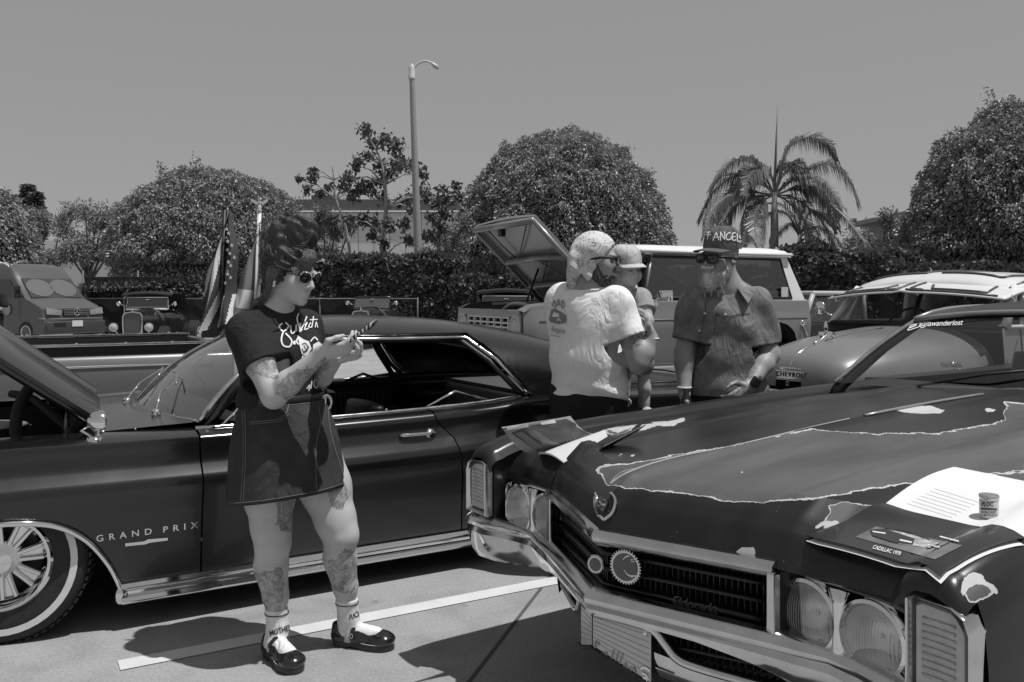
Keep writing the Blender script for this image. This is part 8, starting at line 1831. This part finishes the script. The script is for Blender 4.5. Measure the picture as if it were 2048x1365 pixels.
fd = Field((.42, 4.36, 1.02), (.84, 4.82, 1.50), .005); fd.ell((.60, 4.60, 1.26), (.098, .088, .18), .04); fd.cone((.56, 4.62, 1.405), s1 + V3((-.02, 0, .0)), .05, .05, .03); fd.chain([s1, s1.lerp(e1, .55)], [.052, .056], .03); fd.warp(folds(21, .005, (22, 44)))
fd.cut((0, 0, 1.09), (0, 0, -1)); ax = (e1 - s1).normalized(); c_ = s1.lerp(e1, .55); d_ = halfspace(fd, c_, ax); rc = np.sqrt((fd.ax[0][:, None, None] - c_.x) ** 2 + (fd.ax[1][None, :, None] - c_.y) ** 2 + (fd.ax[2][None, None, :] - c_.z) ** 2) < .085; fd.D = np.where(rc & (d_ > 0), np.maximum(fd.D, d_), fd.D).astype(np.float32); fd.cone(nb + V3((0, -.01, .08)), nb + V3((0, 0, .0)), .048, .044, .004, 'sub'); ts = fd.mesh('t_shirt', cloth_mat('heather_cotton', .33, .9, 400, .15, .25, 8), TD)
decal('shirt_print', ts, [stroke([(1233, 594), (1236, 587), (1239, 595), (1243, 589), (1246, 598), (1250, 591), (1254, 600)], 2.2), stroke([(1240, 600), (1246, 603)], 1.2, False)], BLACKT, ts, off=.003)
fd = Field((.5, 4.44, 1.0), (.78, 4.84, 1.2), .006); fd.chain([(.62, 4.60, 1.14), (.675, 4.565, 1.06)], [.085, .068], .03); fd.chain([(.60, 4.66, 1.14), (.60, 4.72, 1.04)], [.085, .065], .03); fd.mesh('shorts', cloth_mat('grey_shorts', .2), TD)
I = inv_of(TD)
for p_ in (V3((.690, 4.57, .85)), V3((.60, 4.72, .88))):
    q = MB(); q.lathe([(.028, .06), (.031, .058), (.031, .0), (.027, -.02)], I @ p_, n=16); q.build('sock', cloth_mat('ribbed_sock', .3), TD, smooth=True)
    q = MB(); q.ball(I @ (p_ + V3((.012, -.035, -.035))), (.028, .055, .024), 12, 8); q.build('shoe', cloth_mat('canvas_shoe', .5), TD, smooth=True)
def cap(person, T, M, s, m, bm, name='cap', brim=.075, tall=.0, flat=True):
    I = inv_of(person); Mx = lambda p_: I @ (V3(T) + M @ (V3(p_) * s)); q = MB(); st = []
    for k in range(9):
        t = k / 8; z = .028 + (.105 + tall) * math.sin(t * HP); r_ = max(.001, math.cos(t * HP)) ** .55; st.append([Mx((.089 * r_ * math.cos(a), -.012 + .106 * r_ * math.sin(a), z)) for a in lin(0, 2 * math.pi * 31 / 32, 31)])
    q.rings(st, cap=False); c = q.build(name, m, person, smooth=True)
    q = MB(); q.shell(lambda u, v: Mx(((-1 + 2 * v) * (.088 - .008 * u), -.012 + .104 * math.sqrt(max(.02, 1 - ((-1 + 2 * v) * .93) ** 2)) + brim * u * (1 - .25 * abs(-1 + 2 * v) ** 3), .032 - (.010 if flat else .02) * u - .012 * (-1 + 2 * v) ** 2)), lin(0, 1, 5), lin(0, 1, 16), .004); q.build('brim', bm, c, smooth=True)
    q = MB(); q.ball(Mx((0, -.012, .134 + tall)), .008 * s, 8, 6); q.build('button', m, c, smooth=True)
    for a in lin(0, math.pi * 5 / 3, 5):
        q = MB(); q.tube([Mx((.0895 * max(.001, math.cos(t * HP)) ** .55 * math.cos(a), -.012 + .1065 * max(.001, math.cos(t * HP)) ** .55 * math.sin(a), .0285 + (.105 + tall) * math.sin(t * HP))) for t in lin(0, .98, 8)], .0016, 4); q.build('seam', m, c, smooth=True)
    return c
cap(TD, hT, hM, .90, cloth_mat('pale_cap_cloth', .5, .9, 400, .08, .2, 6), cloth_mat('pale_cap_cloth'), brim=.06)
q = MB()
for x in (-.031, .031): q.tube([I @ (hT + hM @ (V3((x - .015, .0955, -.003)) * .86)), I @ (hT + hM @ (V3((x, .0985, -.006)) * .86)), I @ (hT + hM @ (V3((x + .015, .0955, -.003)) * .86))], .0018, 5)
tag(q.build('eyelashes', BLACKT, TD, smooth=True), kind='stuff')
# ------------------------------------------------------------------ man in lettered cap
CM = empty('person', (1.14, 4.72, 0)); tag(CM, 'grey-bearded man in lettered cap, sunglasses and open short-sleeved shirt', 'person')
hM = frame_of(-.78, -.62, R(3), R(-3)); hT = V3((1.112, 4.66, 1.622)); fd = Field((.72, 4.3, -.02), (1.52, 5.0, 1.78), .006)
head(fd, hT, hM, 1.02); nb = V3((1.16, 4.72, 1.44)); fd.cone(hT + hM @ V3((0, -.02, -.05)), nb, .062, .068, .03); fd.cone(nb, (1.15, 4.73, 1.0), .09, .11, .05)
sr = V3((.995, 4.72, 1.40)); sl = V3((1.325, 4.69, 1.40)); er = V3((.925, 4.70, 1.12)); wr = V3((.910, 4.62, .90)); el2 = V3((1.372, 4.66, 1.10)); wl = V3((1.215, 4.50, .945))
fd.chain([nb, sr], [.055, .048], .03).chain([nb, sl], [.055, .048], .03).chain([sr, er, er.lerp(wr, .3), wr], [.048, .048, .048, .032], .03).chain([sl, el2, el2.lerp(wl, .3), wl], [.048, .050, .050, .033], .03)
hand(fd, wr, (.05, -.15, -1), (.9, -.2, 0), (0, -1, 0), [.7, .75, .8, .85], 0, .6, 1.05); hand(fd, wl, (-.75, -.35, -.55), (-.3, .8, .2), (0, -.4, .9), .4, 0, .3, 1.05)
for hx_, kx in ((V3((1.07, 4.74, .92)), V3((1.06, 4.74, .49))), (V3((1.24, 4.74, .92)), V3((1.25, 4.72, .49)))): fd.chain([hx_, kx, kx + V3((0, .02, -.40)), kx + V3((-.04, -.1, -.45))], [.10, .07, .045, .04], .03)
o = fd.mesh('body', SK2, CM); ink_attr(o, [[(1480, 745), (1500, 728), (1518, 735), (1505, 755), (1488, 765)], [(1465, 770), (1480, 760), (1490, 772), (1475, 785)]])
CH = cloth_mat('chambray', .19, .9, 260, .35, .4, 16)
fd = Field((.74, 4.36, .84), (1.60, 4.98, 1.54), .0062); fd.frame((1.155, 4.72, 1.2), frame_of(-.25, -.97))
fd.ell((0, .0, .08), (.225, .135, .18), .06); fd.ell((0, .01, -.12), (.215, .155, .22), .06); fd.ell((0, .01, -.28), (.225, .165, .12), .05); fd.cone((-.17, 0, .165), (.17, 0, .165), .075, .075, .05); fd.cone((0, -.015, .17), (0, -.02, .25), .09, .075, .04); ID(fd)
for a_, b_, t in ((sr, er, .80), (sl, el2, .82)):
    c_ = a_.lerp(b_, t); fd.chain([a_, c_], [.066, .082], .04)
fd.warp(folds(31, .017, (12, 28), 6, .7))
for a_, b_, t in ((sr, er, .80), (sl, el2, .82)):
    ax = (b_ - a_).normalized(); c_ = a_.lerp(b_, t); d_ = halfspace(fd, c_, ax); rc = np.sqrt((fd.ax[0][:, None, None] - c_.x) ** 2 + (fd.ax[1][None, :, None] - c_.y) ** 2 + (fd.ax[2][None, None, :] - c_.z) ** 2) < .15; fd.D = np.where(rc & (d_ > 0), np.maximum(fd.D, d_), fd.D).astype(np.float32)
fd.cut((1.15, 4.7, .885), (0, 0, -1)); ne = nb + V3((-.04, -.13, .0)); fd.cone(nb + V3((-.02, -.03, .11)), nb + V3((-.01, -.02, .03)), .082, .075, .005, 'sub'); fd.cone(nb + V3((-.05, -.16, .06)), nb + V3((-.055, -.19, -.13)), .055, .006, .01, 'sub'); CS = fd.mesh('shirt', CH, CM)
I = inv_of(CM)
for sg in (-1, 1):   # collar leaves
    q = MB(); fM = frame_of(-.25, -.97); W_ = lambda x, y, z: I @ (V3((1.155, 4.70, 1.44)) + fM @ V3((x, y, z))); q.add([W_(sg * .075, -.05, .06), W_(sg * .055, .075, .015), W_(sg * .11, .12, -.065), W_(sg * .135, .06, -.02), W_(sg * .13, -.03, .025)], [(0, 1, 2, 3, 4)]); o = q.build('collar', CH, CM); md = o.modifiers.new('thickness', 'SOLIDIFY'); md.thickness = .005
BTN = mat('shell_button', .65, .4)
for (x, y) in ((1410, 627), (1399, 662), (1390, 698), (1386, 733), (1382, 770), (1451, 629)):
    h = hit(CS, x, y)
    if h: q = MB(); nn = -h[1] if h[1].dot(ray(x, y)) > 0 else h[1]; q.lathe([(.0065, -.001), (.0065, .004), (.004, .0045), (.0, .003)], I @ h[0], nn, 12); q.build('button', BTN, CS, smooth=40)
decal('pocket_seam', CS, [stroke([(1430, 628), (1450, 636), (1476, 630), (1500, 628)], 1.6, False), stroke([(1412, 600), (1408, 640), (1395, 700), (1384, 790)], 1.4), stroke([(1432, 630), (1430, 690), (1450, 700)], 1.2)], mat('dark_seam', .07, .9), CS, off=.003)
fd = Field((.9, 4.5, -.02), (1.42, 4.98, 1.0), .008); fd.ell((1.155, 4.74, .88), (.18, .15, .12), .04)
for hx_, kx in ((V3((1.07, 4.74, .90)), V3((1.06, 4.74, .49))), (V3((1.24, 4.74, .90)), V3((1.25, 4.72, .49)))): fd.chain([hx_, kx, kx + V3((0, .02, -.44))], [.115, .092, .078], .03)
fd.cut((0, 0, .03), (0, 0, -1)); fd.mesh('trousers', JN, CM); boot(CM, (1.05, 4.76, 0), (-.3, -.95, 0), BLACKT); boot(CM, (1.26, 4.74, 0), (-.2, -.97, 0), BLACKT)
beard(CM, hT, hM, 1.02, hair_mat('grey_beard', .5, (40, 40, 40)), .035); glasses(CM, hT, hM, 1.16, .0042, 'square', BLACKT, -.006)
KC = cap(CM, hT + V3((0, 0, .012)), hM, 1.06, cloth_mat('charcoal_cap_cloth', .11, .9, 300, .15, .3, 8), cloth_mat('charcoal_cap_cloth'), brim=.085, tall=.012)
decal('cap_lettering', KC, [stroke([(1408, 468), (1406, 478), (1409, 482)], 2), stroke([(1414, 466), (1422, 465)], 2, False), stroke([(1413, 471), (1423, 470)], 1.6, False), stroke([(1418, 464), (1416, 480)], 2, False), stroke([(1426, 482), (1433, 466), (1438, 481)], 2.2, False), stroke([(1426, 476), (1440, 475)], 1.8, False), stroke([(1441, 482), (1441, 465), (1449, 480), (1449, 464)], 2.2, False), stroke([(1460, 466), (1453, 470), (1453, 479), (1461, 479), (1461, 474)], 2.2), stroke([(1470, 467), (1464, 468), (1465, 481), (1471, 480)], 2), stroke([(1464, 474), (1470, 474)], 1.8, False), stroke([(1473, 468), (1474, 483), (1478, 482)], 2), stroke([(1481, 470), (1477, 475), (1482, 479), (1478, 486)], 2)], PRW, KC, off=.004)
q = MB(); q.box(I @ (wl + V3((.03, -.03, .03))), (.045, .035, .05), Matrix.Rotation(.6, 3, 'Y')); q.build('wristwatch', BLACKT, CM, bevel=.006, smooth=50); q = MB(); q.box(I @ (wl + V3((.03, -.05, .03))), (.034, .006, .04), Matrix.Rotation(.6, 3, 'Y')); q.build('watch_face', mat('phone_screen'), CM, bevel=.002)
q = MB(); q.tube([I @ (wl + V3((.03, 0, .03)) + V3((.034 * math.cos(a), .036 * math.sin(a), .02 * math.cos(a)))) for a in lin(0, 2 * math.pi * 15 / 16, 15)], .009, 6, loop=True, flat=.5); q.build('watch_strap', BLACKT, CM, smooth=True)
q = MB(); q.tube([I @ (wr + V3((.034 * math.cos(a), .034 * math.sin(a), .03))) for a in lin(0, 2 * math.pi * 15 / 16, 15)], .007, 6, loop=True); q.build('bracelet', mat('pale_bead', .5, .6), CM, smooth=True)
q = MB(); q.tube([I @ (nb + V3((-.02 + .06 * math.sin(a), -.05 - .07 * math.cos(a) * .9, -.03 - .07 * max(0, math.cos(a))))) for a in lin(-2.2, 2.2, 16)], .004, 6); q.build('necklace', mat('dark_steel'), CM, smooth=True)
bt = empty('bottle', wr + V3((-.0, -.05, -.13))); tag(bt, 'small dark bottle in the hand of the capped man', 'bottle'); q = MB(); q.lathe([(0, 0), (.03, 0), (.031, .01), (.031, .09), (.014, .13), (.013, .16), (.0, .162)], n=18); q.build('glass', mat('brown_glass', .03, .1), bt, smooth=40); q = MB(); q.lathe([(.0315, .03), (.0315, .08)], n=18); q.build('paper_label', mat('white_vinyl'), bt, smooth=True)
# ------------------------------------------------------------------ passer-by at the edge by the van
PB = empty('person', (P(-12, 590, 21).x, 21, 0)); tag(PB, 'person in dark t-shirt standing by the door of the camper van', 'person'); cx_ = PB.location.x
fd = Field((cx_ - .5, 20.6, -.02), (cx_ + .55, 21.4, 1.85), .014); head(fd, V3((cx_, 21, 1.62)), frame_of(-.3, -1)); fd.cone((cx_, 21, 1.55), (cx_, 21, 1.42), .06, .07); fd.chain([(cx_, 21, 1.4), (cx_ + .2, 21, 1.38), (cx_ + .27, 20.98, 1.12), (cx_ + .10, 20.80, 1.02), (cx_ + .03, 20.75, 1.03)], [.08, .065, .05, .036, .04], .03); fd.chain([(cx_, 21, 1.4), (cx_ - .2, 21, 1.38), (cx_ - .27, 21, 1.12), (cx_ - .1, 20.8, 1.02)], [.08, .065, .05, .036], .03); fd.cone((cx_, 21, 1.4), (cx_, 21, .95), .1, .14); fd.chain([(cx_ - .1, 21, .92), (cx_ - .1, 21, .5), (cx_ - .1, 21, .08)], [.1, .07, .05]); fd.chain([(cx_ + .1, 21, .92), (cx_ + .1, 21, .5), (cx_ + .1, 21, .08)], [.1, .07, .05]); o = fd.mesh('body', SK2, PB); ink_attr(o, [])
fd = Field((cx_ - .5, 20.6, .02), (cx_ + .55, 21.4, 1.5), .014); fd.ell((cx_, 21, 1.2), (.22, .15, .28), .05); fd.cone((cx_ - .18, 21, 1.38), (cx_ + .18, 21, 1.38), .085, .085, .04); fd.cone((cx_ + .2, 21, 1.38), (cx_ + .26, 20.98, 1.18), .085, .09, .03); fd.cone((cx_ - .2, 21, 1.38), (cx_ - .26, 21, 1.18), .085, .09, .03); fd.cut((0, 0, .92), (0, 0, -1)); fd.mesh('t_shirt', TS, PB)
fd = Field((cx_ - .3, 20.7, .02), (cx_ + .3, 21.3, 1.0), .014); fd.ell((cx_, 21, .9), (.19, .15, .1), .04); fd.chain([(cx_ - .1, 21, .9), (cx_ - .1, 21, .08)], [.12, .08], .02); fd.chain([(cx_ + .1, 21, .9), (cx_ + .1, 21, .08)], [.12, .08], .02); fd.mesh('trousers', JN, PB); boot(PB, (cx_ - .1, 20.95, 0), (0, -1, 0), BLACKT); boot(PB, (cx_ + .1, 20.95, 0), (0, -1, 0), BLACKT)
# ================================================================== BROCHURES AND TIN ON THE HOOD
PAPER = mat('white_paper', .72, .6, noise_amt=.03, noise_scale=20); PBLK = mat('black_gloss_print', .03, .25, coat=.3); PGREY = mat('photo_print_grey', .17, .3, coat=.3, noise_amt=.5, noise_scale=18)
def page(fn, nu, nv, th): q = MB(); q.shell(fn, lin(0, 1, nu), lin(0, 1, nv), th); return q
def corner(px_, z): return cadz(px_[0], px_[1], z)
def cadz(x, y, z): Y = (HC - z) * F / (y - HY); return V3(((x - CX) * Y / F, Y, z))
CIV = inv_of(CD)
def on_hood(x, y, lift=.003):
    h = hit([HOODC, FNR, FFR], x, y); p_ = h[0] if h else cadz(x, y, .88); return p_ + V3((0, 0, lift))
# brochure lying on the near corner: white inner page and black cover page
B2 = empty('brochure', on_hood(1760, 1080)); tag(B2, 'black brochure page with car picture lying on peeling hood corner', 'brochure'); b0 = B2.location.copy()
L_, T_, R_, B_ = on_hood(1613, 1080, .008), on_hood(1772, 1018, .006), on_hood(2050, 1088, .012), on_hood(1882, 1165, .010)
W1, W2 = on_hood(1908, 953, .012), on_hood(2120, 1000, .016)
def bl(a, b, c, d, u, v): return a.lerp(b, u).lerp(d.lerp(c, u), v)
def drop(p_, lift):   # keep the sheet just above the hood
    h = bvh_of(HOODC).ray_cast(p_ + V3((0, 0, .3)), V3((0, 0, -1))); h2 = bvh_of(FNR).ray_cast(p_ + V3((0, 0, .3)), V3((0, 0, -1))); z = max([q_[0].z for q_ in (h, h2) if q_[0] is not None] + [p_.z - .05]); return max(z + lift, p_.z)
def pg2(u, v):
    p_ = bl(L_, T_, R_, B_, u, v); p_.z = drop(p_, .011) + .010 * math.sin(u * 3.1) * 0 + .008 * math.sin(v * 3.14) * (1 - u) ; return p_ - b0
q = page(pg2, 14, 14, .002); PG2 = q.build('cover_page', PBLK, B2, smooth=40)
def pg2w(u, v):
    p_ = bl(T_, W1, W2, R_, u, v); p_.z = drop(p_, .012) + .022 * math.sin(u * 3.14) * .6 + .012 * u; return p_ - b0
q = page(pg2w, 14, 14, .002); PGW = q.build('inner_page', PAPER, B2, smooth=40)
q = page(lambda u, v: pg2(u * .985 + .0, v) + V3((-.004, -.008, -.012)), 10, 10, .001); q.build('under_sheet', PAPER, B2, smooth=40)
decal('page_photo', PG2, [fill([(1711, 1075), (1752, 1054), (1925, 1092), (1870, 1120)])], PGREY, PG2, off=.001)
decal('picture', PG2, [fill([(1742, 1062), (1800, 1065), (1880, 1088), (1860, 1098), (1800, 1090), (1750, 1075)])], mat('photo_print_pale', .4, .4, noise_amt=.6, noise_scale=60), PG2, off=.002)
decal('picture_car', PG2, [fill([(1740, 1062), (1770, 1060), (1830, 1080), (1826, 1092), (1790, 1088), (1745, 1074)]), stroke([(1770, 1058), (1815, 1064), (1860, 1082)], 2.5)], PBLK, PG2, off=.003)
decal('picture_lights', PG2, [stroke([(1746, 1066), (1772, 1070)], 2.5, False), stroke([(1800, 1083), (1824, 1088)], 3, False), stroke([(1880, 1076), (1918, 1086)], 2.5, False), stroke([(1856, 1092), (1880, 1098)], 2, False)], PAPER, PG2, off=.0036)
decal('lettering', PG2, [text_polys('CADILLAC 1970', quad_frame((1745, 1099), (1801, 1113), (1803, 1106), (1748, 1092)), shear=.2, bold=.015)], PAPER, PG2, off=.002)
tl_ = [stroke([(1800 + 16 * i, 1020 - 5 * i + 0), (1800 + 16 * i + 120, 1020 - 5 * i + 44)], 1.0, False) for i in range(6)]
decal('text_lines', PGW, [stroke([(1815 + 9 * i, 1008 - 5 * i), (1905 + 9 * i, 1036 - 5 * i)], .6, False) for i in range(7)], mat('grey_text', .45, .8), PGW, off=.001)
# little tin standing on the white page
h = hit(PGW, 1978, 1034); tp_ = (h[0] if h else on_hood(1978, 1034)); TN = empty('tin', tp_); tag(TN, 'small printed tin standing on the white brochure page', 'tin')
q = MB(); q.lathe([(0, 0), (.0200, 0), (.0205, .002), (.0205, .040), (.0195, .042)], n=28); tb = q.build('can', mat('tin_label', .55, .35), TN, smooth=40); q = MB(); q.lathe([(.0205, .0415), (.0215, .043), (.0215, .050), (.020, .052), (.0, .052)], n=28); q.build('lid', mat('brushed_tin', .6, .3, metal=.8), TN, smooth=40)
bpy.context.view_layer.update()
tx = empty('x', (0, 0, 0)); bpy.data.objects.remove(tx)
decal('tin_lettering', tb, [text_polys('PLOC', quad_frame((1964, 1013), (1986, 1013), (1986, 1005), (1964, 1005)), bold=.02), stroke([(1962, 1018), (1994, 1019)], 3, False), text_polys('FOR CARS', quad_frame((1963, 1027), (1992, 1027), (1992, 1023), (1963, 1023))), text_polys('1-877-374', quad_frame((1963, 1033), (1994, 1033), (1994, 1029), (1963, 1029)))], BLACKT, tb, off=.0008)
# open booklet sprawled over the far fender
B1 = empty('booklet', on_hood(1140, 900)); tag(B1, 'open booklet with car photographs curling over the far fender', 'brochure'); b1 = B1.location.copy()
D_, C_ = on_hood(1076, 911, .012), on_hood(1204, 874, .02); Dw = D_; n_ = (C_ - D_).length
A_, Bq = cadz(1003, 855, .955), cadz(1139, 833, .975)
def pl1(u, v):   # left page, u from spine outwards
    p_ = bl(D_, A_, Bq, C_, u, v); p_.z -= .03 * math.sin(u * 3.14); return p_ - b1
q = page(pl1, 14, 10, .006); PL = q.build('photo_page', mat('page_margin', .34, .35, coat=.3), B1, smooth=40)
decal('page_photo', PL, [fill([(1022, 866), (1060, 852), (1132, 838), (1196, 871), (1075, 903)])], mat('dark_photo_print', .085, .3, coat=.3, noise_amt=.5, noise_scale=16), PL, off=.0012)
decal('picture_car', PL, [fill([(1055, 862), (1068, 859), (1085, 872), (1100, 880), (1130, 889), (1112, 890), (1085, 884), (1062, 873)]), stroke([(1070, 862), (1095, 878)], 2)], PGREY, PL, off=.002)
decal('paper_tape', PL, [fill([(1012, 855), (1056, 848), (1057, 854), (1014, 861)]), fill([(1080, 845), (1108, 839), (1112, 846), (1083, 850)])], PAPER, PL, off=.002)
decal('text_lines', PL, [stroke([(1030 + 3 * i, 866 - .5 * i), (1072 + 3 * i, 898 - 1.2 * i)], .9, False) for i in range(5)], mat('grey_text'), PL, off=.0024)
E_, F_ = on_hood(1128, 929, .006), on_hood(1215, 885, .02); G_, H_ = cadz(1291, 849, .975), cadz(1206, 893, .915)
q = page(lambda u, v: bl(D_, E_, F_, C_, u, v) - b1 + V3((0, 0, .012 * math.sin(u * 3.14))), 8, 8, .008); q.build('inner_page', PAPER, B1, smooth=40)
q = page(lambda u, v: bl(E_, H_, G_, F_, u, v) - b1 - V3((0, 0, .02 * math.sin(u * 3.14))), 8, 8, .003); q.build('loose_page', PBLK, B1, smooth=40)
